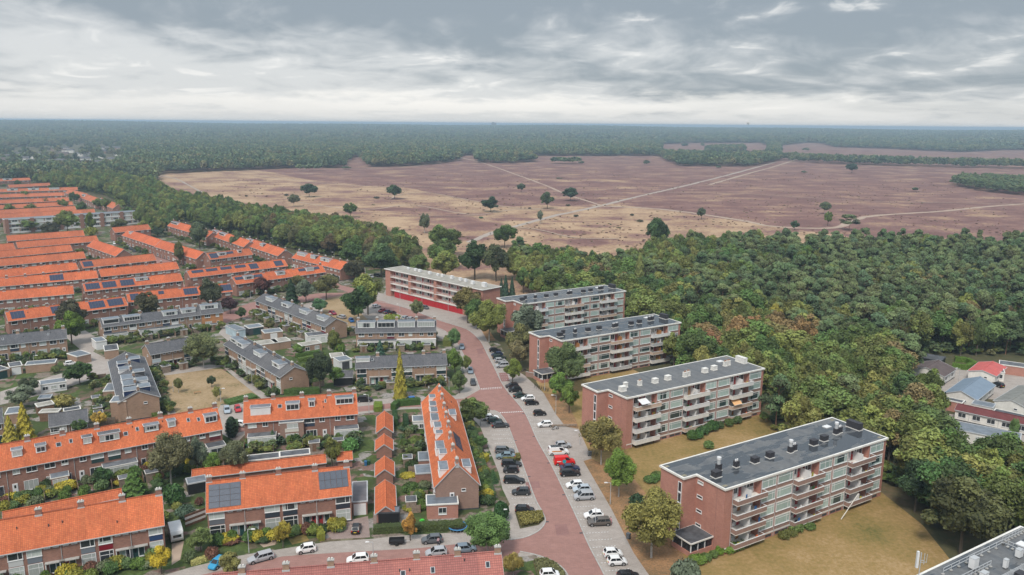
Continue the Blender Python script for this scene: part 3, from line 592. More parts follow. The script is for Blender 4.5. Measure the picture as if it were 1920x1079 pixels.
def terrace(label, a, b, n, hw=4.2, eave=5.9, ridge=9.8, zpx=None, roof=None, wall=None, style='plain', orient=1, col=(1, 1, 1), dorm=(), sol=(), chim=None, skyl=(), vents=0, ext=(), both=False, ends=True, cat='house row', wallA=None, chm=None, name='terraced_house_row', panels=None, gl=None, detail=1, pxm=True):
    """a, b: ridge ends on the photo (left to right as seen along the front).  Local x runs along the ridge, the front wall is at -hw."""
    zp = zpx if zpx else ridge; roof = roof or T_OR; wall = wall or B_RED; gl = gl or GL
    A = G(*a, zp); B_ = G(*b, zp); L = float(np.linalg.norm((B_-A)[:2])); an = math.atan2(B_[1]-A[1], B_[0]-A[0])
    root = thing(name, label, cat, (A[0], A[1], 0), an)
    c = (A+B_)/2; occupy(c, an, L/2+.3, hw+.3)
    GRP[label] = (A, an, L, hw, n)
    def lx(px, y, z):
        if not pxm: return px
        t_ = np.linspace(0, L, 400); pp = PX(A*np.array([1, 1, 0])+np.outer(t_, [math.cos(an), math.sin(an), 0])+y*np.array([-math.sin(an), math.cos(an), 0])+np.array([0, 0, z]))[:, 0]
        return float(t_[np.argmin(np.abs(pp-px))])
    m = MB(); w = hw
    m.hexa([(0, -w, 0), (L, -w, 0), (L, w, 0), (0, w, 0), (0, -w, eave), (L, -w, eave), (L, w, eave), (0, w, eave)], wall)
    zr = ridge-.12
    m.face([(0, -w, eave), (0, w, eave), (0, 0, zr)][::-1], wall); m.face([(L, -w, eave), (L, w, eave), (L, 0, zr)], wall)
    m.box(-.02, L+.02, -w-.03, w+.03, 0, .3, M_dkgrey); m.build('wall', root)
    sl = (ridge-eave)/w; ov = .35; g = .18; t = .12
    R = MB()
    for s in (-1, 1):
        y1 = s*(w+ov); z1 = eave-ov*sl+.06
        q = [(-g, y1, z1), (L+g, y1, z1), (L+g, 0, ridge), (-g, 0, ridge)]
        if s > 0: q = [q[1], q[0], q[3], q[2]]
        R.hexa([(x, y, z-t) for x, y, z in q]+q, roof)
    R.box(-g, L+g, -.13, .13, ridge-.02, ridge+.09, roof)
    rf = R.build('roof', root); rf.color = (*col, 1)
    gt = MB()
    for s in (-1, 1): gt.box(-g, L+g, s*(w+ov)-.10 if s < 0 else w+ov, (s*(w+ov) if s < 0 else w+ov+.10), eave-ov*sl-.10, eave-ov*sl+.06, M_grey)
    for x in [L*i/n for i in range(1, n)][::2]: gt.bar((x, -w-.09, .1), (x, -w-.09, eave-.2), .05, M_grey, 5)
    for x0, s in ((-g-.03, 1), (L+g, 1)):      # barge boards
        for sy in (-1, 1):
            y1 = sy*(w+ov); z1 = eave-ov*sl+.02; q = [(x0, y1, z1-.16), (x0+.03, y1, z1-.16), (x0+.03, 0, ridge-.18), (x0, 0, ridge-.18), (x0, y1, z1+.1), (x0+.03, y1, z1+.1), (x0+.03, 0, ridge+.06), (x0, 0, ridge+.06)]
            gt.hexa(q, M_grey)
    gt.build('gutter', root)
    ho = L/n
    slope = lambda s: ((w+ov)*s, ridge-(w+ov)*s*sl)      # s: 0 ridge .. 1 eave -> |y|, z
    # chimneys
    for x in (chim if chim is not None else [L*i/n for i in range(0, n+1)]):
        x = lx(x, 0, ridge) if chim is not None else x
        x = min(max(x, .4), L-.4); k = chimney_mesh(.95, .6, .75, chm or B_RED, 2); obj('chimney', k, rf, (x, random.choice([0, .15]), ridge+.05))
    for i in range(vents):
        x = random.uniform(1, L-1); y, z = slope(random.uniform(.15, .7)); v = CACHE.get('vent')
        if not v: q = MB(); q.bar((0, 0, 0), (0, 0, .45), .07, M_dkgrey, 6); q.bar((0, 0, .4), (0, 0, .5), .11, M_dkgrey, 6); v = CACHE['vent'] = q.mesh('roof_vent')
        obj('roof_vent', v, rf, (x, -y, z-.05))
    for (x, s, ww) in skyl:
        y, z = slope(s); x = lx(x, -y, z); k = ('sky', ww)
        if k not in CACHE: q = MB(); q.box(-ww/2, ww/2, -.5, .5, 0, .07, M_grey); q.box(-ww/2+.1, ww/2-.1, -.42, .42, .071, .085, GLD if ww < 1.2 else GL); CACHE[k] = q.mesh('skylight')
        o = obj('skylight', CACHE[k], rf, (x, -y, z+.02)); o.rotation_euler = (math.atan(sl), 0, 0)
    # dormers: (x centre, width, side, height, material key, window frame count, s of the front)
    for (x, dw, sd_, dh, cm, nw, s) in dorm:
        y, z = slope(s); x = lx(x, -y, z); x = min(max(x, dw/2+.1), L-dw/2-.1); zt = z+dh; yb = (ridge-zt)/sl if zt < ridge-.05 else 0.05
        zt = min(zt, ridge-.06); D = MB(); cmm = {'w': M_white, 'g': M_dkgrey, 'o': roof, 'b': M_greenp, 'n': mat('navy_panel', (0.02, 0.035, 0.09), .5)}[cm]
        y0, y1 = (-y, -yb) if sd_ < 0 else (yb, y)
        if sd_ < 0: D.hexa([(x-dw/2, -y, z-.1), (x+dw/2, -y, z-.1), (x+dw/2, -yb, zt-.3), (x-dw/2, -yb, zt-.3), (x-dw/2, -y, zt), (x+dw/2, -y, zt), (x+dw/2, -yb, zt), (x-dw/2, -yb, zt)], cmm)
        else: D.hexa([(x-dw/2, yb, zt-.3), (x+dw/2, yb, zt-.3), (x+dw/2, y, z-.1), (x-dw/2, y, z-.1), (x-dw/2, yb, zt), (x+dw/2, yb, zt), (x+dw/2, y, zt), (x-dw/2, y, zt)], cmm)
        D.box(x-dw/2-.12, x+dw/2+.12, min(y0, y1)-.14, max(y0, y1)+.1, zt, zt+.14, M_white); D.box(x-dw/2-.05, x+dw/2+.05, min(y0, y1)-.06, max(y0, y1), zt+.141, zt+.16, M_zinc if cm != 'o' else M_felt)
        d = D.build('dormer', root)
        if nw:
            hh = zt-z-.35; ww = dw-.3
            window(d, x, (-y-.0) if sd_ < 0 else y, z+.2, ww, hh, 0 if sd_ < 0 else math.pi, tuple((2*i/nw-1) for i in range(1, nw)), None, M_white, gl, joined=True)
    # solar fields: (x0, s0, columns, rows, panel w, panel h)
    for (x0, s0, nc, nr, pw, ph, *rest) in sol:
        x0 = lx(x0, -(w+ov)*s0, ridge-(w+ov)*s0*sl); side = rest[0] if rest else -1; sm = rest[1] if len(rest) > 1 else M_solar
        for i in range(nc):
            for j in range(nr):
                dist_ = s0*(w+ov)/math.cos(math.atan(sl))+ph/2+j*(ph+.03); y = dist_*math.cos(math.atan(sl)); z = ridge-y*sl
                o = obj('solar_panel', solar_mesh(pw, ph, sm), rf, (x0+pw/2+i*(pw+.03), side*y, z+.09)); o.rotation_euler = (math.atan(sl)*(-side), 0, 0)
    # facades
    sides = [(-w, 0.0, 1)]+([(w, math.pi, -1)] if both else [])
    for (yw, rz, s) in sides:
        for i in range(n):
            x0 = ho*i; mir = (i % 2 == 0)
            X = lambda u: x0+(u if mir else ho-u)
            if style == 'panel':      # tall glazed bay with coloured spandrel, brick part with canopy doors
                pc = (panels[i % len(panels)] if panels else random.choice(PANCOL)); bw = min(2.9, ho*.42); xb = X(bw/2+.25)
                window(root, xb, yw, eave-2.0+.15, bw, 1.6, rz, (-.35,) if mir else (.35,), None, M_white, gl, fw=.11)
                panelobj(root, xb, yw, eave-2.95, bw-.1, .95+.1, pc, rz)
                window(root, xb, yw, .45, bw, eave-3.55, rz, (.4,), .65, M_white, gl, fw=.11)
                for u in (.62, .86): window(root, X(ho*u), yw, eave-.75, .85, .48, rz, (), None, M_white, GLD, joined=True)
                xd = X(ho*.80); k = ('canopy',)
                if k not in CACHE: q = MB(); q.box(-1.5, 1.5, -.75, 0, 2.55, 2.7, M_concrete); q.box(-1.45, -1.33, -.7, -.02, 0, 2.548, M_white); CACHE[k] = q.mesh('canopy')
                if detail: obj('canopy', CACHE[k], root, (xd, yw, 0), rz)
                door(root, X(ho*.90), yw, .1, rz, 1.0, 2.3, random.choice([M_greenp, M_redwood, M_dkgrey])); window(root, X(ho*.72), yw, .5, 1.0, 1.9, rz, (), None, M_white, GLG, joined=True)
            elif style == 'plain':
                wz = eave-1.65
                window(root, X(ho*.27), yw, wz, 2.0, 1.25, rz, random.choice([(0.0,), (-.35, .35), ()]), None, M_white, gl)
                window(root, X(ho*.74), yw, wz, 1.2, 1.25, rz, random.choice([(0.0,), ()]), None, M_white, gl)
                window(root, X(ho*.30), yw, .7, 2.4, 1.7, rz, (-.4, .4), .7, M_white, gl)
                door(root, X(ho*.76), yw, .1, rz, 1.0, 2.15, random.choice([M_greenp, M_white, M_dkgrey]))
            elif style == 'bungalow':
                window(root, X(ho*.5), yw, 1.0, 1.9, 1.3, rz, (0.0,), None, M_white, GLD)
            elif style == 'bay':      # garden side: mixed windows, panel pairs
                wz = eave-1.7; r = random.random()
                if r < .45:
                    window(root, X(ho*.27), yw, wz+.1, 2.5, 1.4, rz, (.3,), None, M_white, gl); panelobj(root, X(ho*.27), yw, wz-.85, 2.4, .9, random.choice([(.04, .055, .085), (.7, .7, .68), (.14, .03, .04), (.03, .06, .06)]), rz)
                else: window(root, X(ho*.27), yw, wz, 2.0, 1.35, rz, (0.0,), None, M_white, gl)
                window(root, X(ho*.72), yw, wz+.1, 1.3, 1.15, rz, (0.0,), None, M_white, gl)
                window(root, X(ho*.33), yw, .35, 2.6, 2.1, rz, (-.33, .33), None, M_white, gl); door(root, X(ho*.8), yw, .1, rz, 1.0, 2.2, random.choice([M_white, M_dkgrey]))
    if ends:
        for (xx, rz) in ((0, -math.pi/2), (L, math.pi/2)):
            window(root, xx, -w*.3, eave-1.4, .9, .6, rz, (), None, M_white, GLD, joined=True)
    for (x0, x1, dp, h, m1, m2, wn) in ext:
        x0 = lx(x0, -w-dp, h); x1 = lx(x1, -w-dp, h)
        if False: pass
     # flat-roofed extensions against the front: x range, depth, height
        e = MB(); e.box(x0, x1, -w-dp, -w-.02, 0, h-.22, m1); e.box(x0-.1, x1+.1, -w-dp-.12, -w-.01, h-.22, h, M_cream); e.box(x0, x1, -w-dp, -w-.02, h+.001, h+.02, m2); ex = e.build('extension', root)
        if h > 4:
            window(ex, (x0+x1)/2, -w-dp, .25, 3.0, 2.1, 0, (-.33, .33), None, M_white, gl, joined=True); panelobj(ex, (x0+x1)/2, -w-dp, 2.75, 3.2, .95, (.6, .58, .52)); window(ex, (x0+x1)/2+.2, -w-dp, 3.7, 2.6, 1.2, 0, (0.1,), None, M_white, gl, joined=True)
        elif wn: window(ex, (x0+x1)/2, -w-dp, .3, (x1-x0)*.85, h-.75, 0, tuple(2*i/wn-1 for i in range(1, wn)), None, M_white, gl, joined=True)
    return root, L
def flatbox(label, a, b, depth, h, wall, top, name='garage', cat='garage', rim=None, door_=None, winn=0, group=None, rimw=.11, glow=None):
    """flat-roofed building: a, b are the front corners of its roof on the photo"""
    A = G(*a, h); B_ = G(*b, h); L = float(np.linalg.norm((B_-A)[:2])); an = math.atan2(B_[1]-A[1], B_[0]-A[0])
    root = thing(name, label, cat, (A[0], A[1], 0), an, group); c = (A+B_)/2+np.array([-math.sin(an), math.cos(an), 0])*depth/2; occupy(c, an, L/2+.2, depth/2+.2)
    m = MB(); m.box(0, L, 0, depth, 0, h-.2, wall); m.build('wall', root)
    r = MB(); rm = rim or M_cream; k = rimw
    r.box(-.12, L+.12, -.12, depth+.12, h-.2, h-.02, rm); r.box(k, L-k, k, depth-k, h-.019, h+.0, top)
    for x0, x1, y0, y1 in ((-.12, L+.12, -.12, k-.002), (-.12, L+.12, depth-k+.002, depth+.12), (-.12, k-.002, k, depth-k), (L-k+.002, L+.12, k, depth-k)): r.box(x0, x1, y0, y1, h-.018, h+.07, rm)
    r.build('roof', root)
    if door_:
        d = MB(); d.box(L/2-1.2, L/2+1.2, -.05, .0, .02, h-.45, door_)
        for z in (0.6, 1.15, 1.7): d.box(L/2-1.2, L/2+1.2, -.065, -.051, z, z+.04, door_)
        d.build('garage_door', root)
    for i in range(winn): window(root, L*(i+.5)/winn, 0, .9, min(1.6, L/winn*.7), h-1.6, 0, (0.0,), None, M_white, GL, joined=True)
    return root, L
# ---------------------------------------------------------------- slab blocks of flats with balconies
def merge_rects(): pass
M_wood = mat('oiled_wood_door', (0.36, 0.17, 0.06), 0.6, 0.15); M_awn = mat('orange_awning', (0.72, 0.42, 0.20), 0.8, 0.05)
B_MAUVE = courses('mauve_spandrel_brick', (0.31, 0.20, 0.165), (0.27, 0.17, 0.14), (0.27, 0.20, 0.17), 0.42, 0.16, 0.008, patch=(0.9, 0.9, 0.9))
C_WARM = mat('warm_render', (0.50, 0.38, 0.30), 0.85, 0.06)
def flats(label, origin, an, wet, chim_white, rec, seed, parap, wood):
    rnd = random.Random(seed); L, D = 46.5, 13.2; z0, st, nf = 1.15, 2.82, 4; ztop = z0+st*nf; H = ztop+.55
    root = thing('apartment_block', label, 'apartment block', (origin[0], origin[1], 0), an)
    ux = np.array([math.cos(an), math.sin(an), 0]); uy = np.array([-math.sin(an), math.cos(an), 0])
    occupy(np.array([*origin, 0])+ux*(L/2-1.5)+uy*D/2, an, L/2+2.6, D/2+.6)
    NB = [(2.2, 9.2), (18.2, 25.3), (34.3, 41.0)]; WN = [(9.4, 13.3), (13.7, 17.9), (25.5, 29.3), (29.8, 34.0), (41.2, 45.6)]; rc = 1.3
    # body outline with recessed balcony bays and the projecting stair wing at the near end
    pl = [(0, 0), (NB[0][0], 0)]
    for a, b in NB: pl += [(a, rc), (b, rc), (b, 0)] if a != 0 else []
    poly = [(0, 0)]
    for a, b in NB: poly += [(a, 0), (a, rc), (b, rc), (b, 0)]
    poly += [(L, 0), (L, D), (-3.2, D), (-3.2, 7.1), (0, 7.1)]
    m = MB(); m.prism(poly, 0, H-.35, B_FLAT); m.build('wall', root)
    out = [(-.28, -.28), (L+.28, -.28), (L+.28, D+.28), (-3.48, D+.28), (-3.48, 6.82), (-.28, 6.82)]; inn = [(.05, .05), (L-.05, .05), (L-.05, D-.05), (-3.15, D-.05), (-3.15, 7.15), (.05, 7.15)]
    r = MB(); r.prism(out, H-.349, H-.10, M_cream); r.prism(inn, H-.099, H-.03, M_wet)
    n = len(out)
    for i in range(n):
        j = (i+1) % n; r.face([(*out[i], H-.1), (*out[j], H-.1), (*out[j], H+.02), (*out[i], H+.02)], M_cream); r.face([(*out[i], H+.02), (*out[j], H+.02), (*inn[j], H+.02), (*inn[i], H+.02)], M_cream); r.face([(*inn[j], H-.08), (*inn[i], H-.08), (*inn[i], H+.02), (*inn[j], H+.02)], M_cream)
    rf = r.build('roof', root); rf.color = (wet, 0, 0, 1)
    for x, y in ((-2.6, 12.4), (-2.5, 7.8), (.8, .9), (45.5, .9), (45.4, 12.3)): pt = MB(); pt.box(x-.5, x+.5, y-.35, y+.35, H-.029, H-.015, mat('moss_patch', (0.22, 0.20, 0.15), 0.9, 0.2, 4)); pt.build('moss_patch', rf)
    # floor bands and spandrels, windows
    cc = CACHE
    for f in range(nf):
        zf = z0+st*f
        for i, (a, b) in enumerate(WN):
            w = b-a; k = ('span', round(w, 2))
            if k not in cc:
                q = MB(); q.box(-w/2-.05, w/2+.05, -.05, .02, .12, .95, B_MAUVE); q.box(-w/2-.1, w/2+.1, -.09, .02, 0, .12, M_cream); cc[k] = q.mesh('spandrel')
            obj('spandrel', cc[k], root, ((a+b)/2, 0, zf))
            mu = (-.62,) if rnd.random() < .5 else (.62,)
            if i % 2 == 0 and rnd.random() < .7: mu = (-.1, .62)
            window(root, (a+b)/2, -.01, zf+.97, w-.12, st-1.0, 0, mu, .74, M_white, GLG, fw=.10)
        for bi, (a, b) in enumerate(NB):
            w = b-a
            bal = MB(); bd = 1.25
            pm = parap(f, bi, rnd)
            bal.box(a-.15, b+.65, -bd, rc-.02, zf-.16, zf, M_cream)
            bal.box(a-.15, b+.65, -bd, -bd+.1, zf+.001, zf+.86, pm); bal.box(a-.15, a-.05, -bd+.101, -.02, zf+.001, zf+.86, pm); bal.box(b+.55, b+.65, -bd+.101, -.02, zf+.001, zf+.86, pm)
            bal.box(a-.19, b+.69, -bd-.04, -bd+.14, zf+.861, zf+.93, M_white)
            for x in (a-.19, b+.60): bal.box(x, x+.09, -bd+.141, -.02, zf+.861, zf+.92, M_white)
            bal.build('balcony', root)
            xc = (a+b)/2
            dv = MB(); dv.box(xc-.02, xc+.04, -bd+.25, rc-.03, zf+.01, zf+1.95, M_wood if wood and rnd.random() < .8 else M_white); dv.build('privacy_screen', root)
            for (xx, s) in ((a+1.35, 1), (b-1.35, -1)):
                window(root, xx+.1*s, rc, zf+.85, 1.75, 1.65, 0, (0.25*s,), None, M_white, GL)
                door(root, xx+1.5*s, rc, zf+.06, 0, .85, 2.3, rnd.choice([M_redwood, M_redwood, M_white, M_wood]))
                sw = MB(); sw.box(xx-.75, xx+.95, rc-.05, rc+.01, zf+.05, zf+.84, rnd.choice([M_white, M_cream, M_white])); sw.build('panel', root)
            # clutter on balconies
            for _ in range(rnd.randint(1, 4)):
                x = rnd.uniform(a+.3, b-.3); c_ = rnd.choice([(.02, .02, .025), (.55, .12, .03), (.5, .5, .5), (.05, .15, .35), (.35, .3, .05), (.25, .04, .04), (.06, .12, .04)])
                q = MB(); mm_ = mat('balcony_thing_%d' % int(c_[0]*1000+c_[2]*100), c_, .7, .1); w_ = rnd.uniform(.3, .9); h_ = rnd.uniform(.4, 1.0)
                if rnd.random() < .5: q.box(x, x+w_, -.8, -.3, zf+.28, zf+.36, mm_); q.box(x, x+w_, -.34, -.28, zf+.36, zf+h_+.25, mm_); [q.bar((x+dx, dy, zf), (x+dx, dy, zf+.28), .03, mm_, 4) for dx in (.05, w_-.05) for dy in (-.75, -.35)]; nm_, lb_, ct_ = 'garden_chair', 'chair on a balcony of the flats', 'chair'
                else: q.bar((x, -.6, zf), (x, -.6, zf+h_*.5), .16, M_concrete, 8, .22); q.bar((x, -.6, zf+h_*.5), (x, -.6, zf+h_*.5+.45), .34, mm_, 7, .12); nm_, lb_, ct_ = 'potted_plant', 'potted plant on a balcony of the flats', 'plant'
                o = q.build(nm_, None, (origin[0], origin[1], 0), an); tag(o, lb_, ct_, nm_.replace('_', ' ')+'s on the balconies')
    # basement strip with vents, plinth band
    b = MB(); b.box(.3, L-.05, -.06, .02, z0-.22, z0-.001, M_cream); b.build('plinth_band', root)
    k = ('bvent',)
    if k not in cc: q = MB(); q.box(-.8, .8, -.03, .02, 0, .5, M_dkgrey); cc[k] = q.mesh('basement_vent')
    for a, b_ in WN: obj('basement_vent', cc[k], root, ((a+b_)/2-.9, 0, .25)); obj('basement_vent', cc[k], root, ((a+b_)/2+.9, 0, .25))
    for x in (1.9, 9.35, 13.5, 18.05, 25.4, 29.55, 34.15, 41.1): dp = MB(); dp.bar((x, -.09, .1), (x, -.09, H-.4), .05, M_grey, 5); dp.build('downpipe', root)
    # brick end: stair window strip, small windows
    for kf in range(5): window(root, -3.2, 7.95, 1.4+kf*2.1, .95, 2.0, -math.pi/2, (), None, M_white, GLD, fw=.12)
    for kf in range(nf): window(root, 0, 6.0, z0+st*kf+1.75, 1.45, .62, -math.pi/2, (), None, M_white, GLD if kf < 3 else GL, fw=.12)
    dr = MB(); dr.box(-.012, 0.0, 1.9, 1.92, 0.3, H-.4, M_dkgrey); dr.build('joint', root)
    # porch
    pm_ = MB(); pm_.box(-5.4, -.02, 2.2, 7.08, 0, .9, B_FLAT); pm_.box(-5.2, -.02, 2.4, 7.08, .9, 2.5, GLD)
    for x in (-5.3, -3.6, -1.9): pm_.box(x, x+.12, 2.25, 2.37, .9, 2.6, M_white)
    for y in (2.3, 4.6, 6.9): pm_.box(-5.32, -5.2, y, y+.12, .9, 2.6, M_white)
    pm_.box(-5.6, -.02, 2.0, 7.09, 2.6, 2.85, M_cream); pm_.box(-5.45, -.1, 2.15, 7.0, 2.851, 2.87, M_felt); pm_.build('porch', root)
    # roof stacks
    cm = M_cream if chim_white else mat('slate_clad_stack', (0.042, 0.040, 0.046), 0.6, 0.15)
    cm2 = mat('ochre_cap', (0.30, 0.17, 0.12), 0.8)
    def stack(x, y, w, d, h, pipes=0, cap=None, fat=False):
        q = MB(); q.box(-w/2-.08, w/2+.08, -d/2-.08, d/2+.08, 0, .12, M_cream); q.box(-w/2, w/2, -d/2, d/2, .12, h, cm); q.box(-w/2-.05, w/2+.05, -d/2-.05, d/2+.05, h, h+.07, cap or cm)
        for i in range(pipes): q.bar(((i-(pipes-1)/2)*.45, 0, h+.07), ((i-(pipes-1)/2)*.45, 0, h+.45), .15, cm2 if chim_white else M_white, 8)
        if fat: q.bar((0, 0, h+.07), (0, 0, h+1.0), .34, M_grey, 10); q.bar((0, 0, h+1.0), (0, 0, h+1.45), .42, M_white, 10)
        q.build('roof_stack', rf, (x, y, H-.03))
    stack(2.2, 4.4, 1.6, 1.2, 1.15); stack(4.6, 6.2, .95, .8, 1.2, 0 if not rec else 0, None, fat=rec); stack(8.6, 5.6, .9, .8, 1.15, 2)
    stack(13.2, 5.2, 1.35, 1.1, 1.1); stack(17.6, 5.4, 1.35, 1.1, 1.1); stack(23.0, 5.0, .9, .8, 1.2, 0 if rec else 2, None, fat=rec); stack(24.4, 5.3, .9, .8, 1.2, 2)
    stack(30.2, 5.2, 1.4, 1.1, 1.1); stack(33.9, 5.6, 1.4, 1.1, 1.1); stack(39.0, 6.6, .9, .8, 1.2, 0 if rec else 2, None, fat=rec); stack(40.4, 6.8, .9, .8, 1.2, 2); stack(45.3, 6.8, 1.2, 3.2, 1.5)
    q = MB(); q.box(40, 41.6, 9.6, 10.8, H-.02, H+.16, M_white); q.build('roof_hatch', rf)
    return root
def par_mauve(f, b, r): return B_MAUVE
def par_mixed(f, b, r): return [M_cream, C_WARM, M_white, C_WARM, M_cream][(f*2+b*3) % 5]
def par_grey(f, b, r): return [M_cream, M_white, M_grey, C_WARM][(f*3+b*2) % 4]
AN = math.radians(31.4)
for nm, lab, o, wet, cw, rec, pf, wd in (
    ('B4', 'nearest balcony block of flats with wet roof, black roof stacks and silver flues', (38.1, 131.0), 0.47, False, True, par_mauve, False),
    ('B3', 'second nearest block of flats with dry dark roof and cream roof stacks', (27.3, 178.5), 0.80, True, False, par_mixed, False),
    ('B2', 'third block of flats with wet roof, black stacks and wooden balcony screens', (15.0, 228.4), 0.42, False, False, par_grey, True),
    ('B1', 'farthest block of flats with balconies, behind the grey-green trees', (4.2, 277.3), 0.50, False, False, par_grey, False)):
    flats(lab, o, AN if nm != 'B2' else math.radians(30.6), wet, cw, rec, hash(nm) % 99 if False else len(lab), pf, wd)
aw = MB(); aw.face([(0, 0, 0), (2.9, 0, 0), (2.9, -1.7, -1.3), (0, -1.7, -1.3)], M_awn); aw.bar((0, -1.7, -1.3), (2.9, -1.7, -1.3), .05, M_white, 6); aw.bar((0, 0, 0), (2.9, 0, 0), .07, M_white, 6)
uxv = np.array([math.cos(AN), math.sin(AN)]); pA = np.array([27.3, 178.5])+uxv*34.5+np.array([-uxv[1], uxv[0]])*(-.0)
o = aw.build('awning', None, (pA[0], pA[1], 1.15+2.82*2-.25), AN); tag(o, 'orange sloping awning lowered over a balcony of the block with cream stacks', 'awning')
aw = MB(); aw.face([(0, 0, 0), (2.6, 0, 0), (2.6, -1.9, -.7), (0, -1.9, -.7)], M_white); aw.bar((0, -1.9, -.7), (2.6, -1.9, -.7), .05, M_white, 6); pA = np.array([27.3, 178.5])+uxv*3.2
o = aw.build('awning', None, (pA[0], pA[1], 1.15+2.82*4-.5), AN); tag(o, 'white awning over the top left balcony of the block with cream stacks', 'awning')
def gallery_block():
    A = np.array([-56.6, 349.6]); B_ = np.array([-11.5, 305.2]); L = float(np.linalg.norm(B_-A)); an = math.atan2(*(B_-A)[::-1]); D = 9.6; H = 12.2
    root = thing('gallery_block', 'long gallery flats above red garage doors with a pale gravel roof', 'apartment block', (A[0], A[1], 0), an)
    occupy((A+B_)/2+np.array([-math.sin(an), math.cos(an)])*D/2, an, L/2+2, D/2+1.5)
    m = MB(); m.box(0, L, 1.5, D, 0, H-.3, B_FLAT)
    for x0, x1 in ((-.02, 3.6), (16.3, 18.0), (33.4, 35.2), (51.5, L+.02)): m.box(x0, x1, 0, 1.498, 0 if x0 < 1 or x0 > 50 else 2.76, H-.3, B_FLAT)
    m.build('wall', root)
    r = MB(); r.box(-.5, L+.5, -.5, D+.5, H-.3, H-.02, M_cream); r.box(-.1, L+.1, -.1, D+.1, H-.019, H+.03, M_gravelroof); rf = r.build('roof', root)
    g = MB(); g.box(6.0, 51.4, .3, 1.499, .05, 2.76, M_redpaint); g.build('garage_front', root)
    # each garage door a piece of its own
    for k in range(18):
        q = MB(); q.box(0, 2.3, -.08, 0, 0, 2.5, M_redpaint)
        for z in (.6, 1.2, 1.8): q.box(0, 2.3, -.1, -.081, z, z+.05, M_redwood)
        if k == 0: gm = q.mesh('garage_door')
        obj('garage_door', gm, root, (7.0+k*2.44, .297, .06))
    for f in range(3):
        z = 3.0+f*2.95; fl = MB(); fl.box(3.6, 51.5, -.05, 1.499, z-.22, z, M_cream)
        fl.build('gallery_floor', root)
        for a, b in ((3.6, 16.3), (18.0, 33.4), (35.2, 51.5)):
            ra = MB(); ra.box(a, b, -.03, .02, z+.95, z+1.02, M_white); n = int((b-a)/.32)
            ra.box(a, b, -.02, .01, z+.12, z+.17, M_white)
            for k in range(n): x = a+(b-a)*k/n; ra.box(x, x+.035, -.015, .01, z, z+.95, M_white)
            ra.build('railing', root); k = 0; x = a+.8
            while x < b-2.5:
                door(root, x+.5, 1.5, z+.05, 0, 1.0, 2.2, M_redwood); window(root, x+2.3, 1.5, z+.9, 1.7, 1.35, 0, (0.0,), None, M_white, GL); 
                if x+4.6 < b: window(root, x+4.2, 1.5, z+.9, 1.5, 1.35, 0, (), None, M_white, GL)
                x += 5.3
    for x in (10.5, 25.7, 42.8): q = MB(); q.bar((x, -.12, 0), (x, -.12, H-.3), .07, M_grey, 6); q.build('downpipe', root)
    for x, s in ((9.3, .9), (14.6, 1.1), (17.4, 1.1), (24.2, 1.1), (29.6, .9), (32.5, 1.0), (38.6, 1.2), (44.0, 1.1), (47.2, 1.1), (53.2, 1.2), (60.0, 1.6)):
        q = MB(); q.box(-s*.7, s*.7, -s*.5, s*.5, 0, .15, M_concrete); q.box(-s*.6, s*.6, -s*.42, s*.42, .15, 1.15*s, M_white); q.build('roof_vent_box', rf, (x, 5.6 if x < 50 else 4.0, H+.03))
    st_ = MB()
    for k in range(12): st_.box(-2.6+k*.2, -2.4+k*.2, .5, 1.9, 0, .25*k+.25, M_concrete)
    st_.build('stair', root); return root
gallery_block()
# far white flats
def far_flats(a, b, lab, seed):
    rnd = random.Random(seed); H = 9.6; A = G(*a, H); B_ = G(*b, H); L = float(np.linalg.norm((B_-A)[:2])); an = math.atan2(B_[1]-A[1], B_[0]-A[0]); D = 10
    root = thing('white_flats', lab, 'apartment block', (A[0], A[1], 0), an); c = (A+B_)/2; occupy(c+np.array([-math.sin(an), math.cos(an), 0])*D/2, an, L/2+1, D/2+1)
    m = MB(); m.box(0, L, 0, D, 0, H-.2, B_GREY); x = 0; m.build('wall', root)
    r = MB(); r.box(-.3, L+.3, -.3, D+.3, H-.2, H, M_white); r.box(0, L, 0, D, H+.001, H+.03, M_zinc); r.build('roof', root)
    n = max(2, int(L/11)); ho = L/n
    for i in range(n):
        p = MB(); p.box(i*ho-.6, i*ho+1.6, -1.0, .0-.002, 0, H+.5, B_RED); p.build('stair_tower', root)
        for f in range(3):
            z = .3+f*3.05; b_ = MB(); b_.box(i*ho+1.7, i*ho+ho-.7, -.12, -.002, z, z+1.0, M_white); b_.build('spandrel', root)
            window(root, i*ho+ho*.35, -.02, z+1.1, ho*.30, 1.6, 0, (0.0,), None, M_white, GL); window(root, i*ho+ho*.72, -.02, z+1.1, ho*.32, 1.6, 0, (-.3, .3), None, M_white, GL)
far_flats((10, 413), (104, 407), 'left part of the far white flats with blue-grey roof', 1); far_flats((112, 405.5), (262, 396.5), 'right part of the far white flats with blue-grey roof', 2)
q = MB()
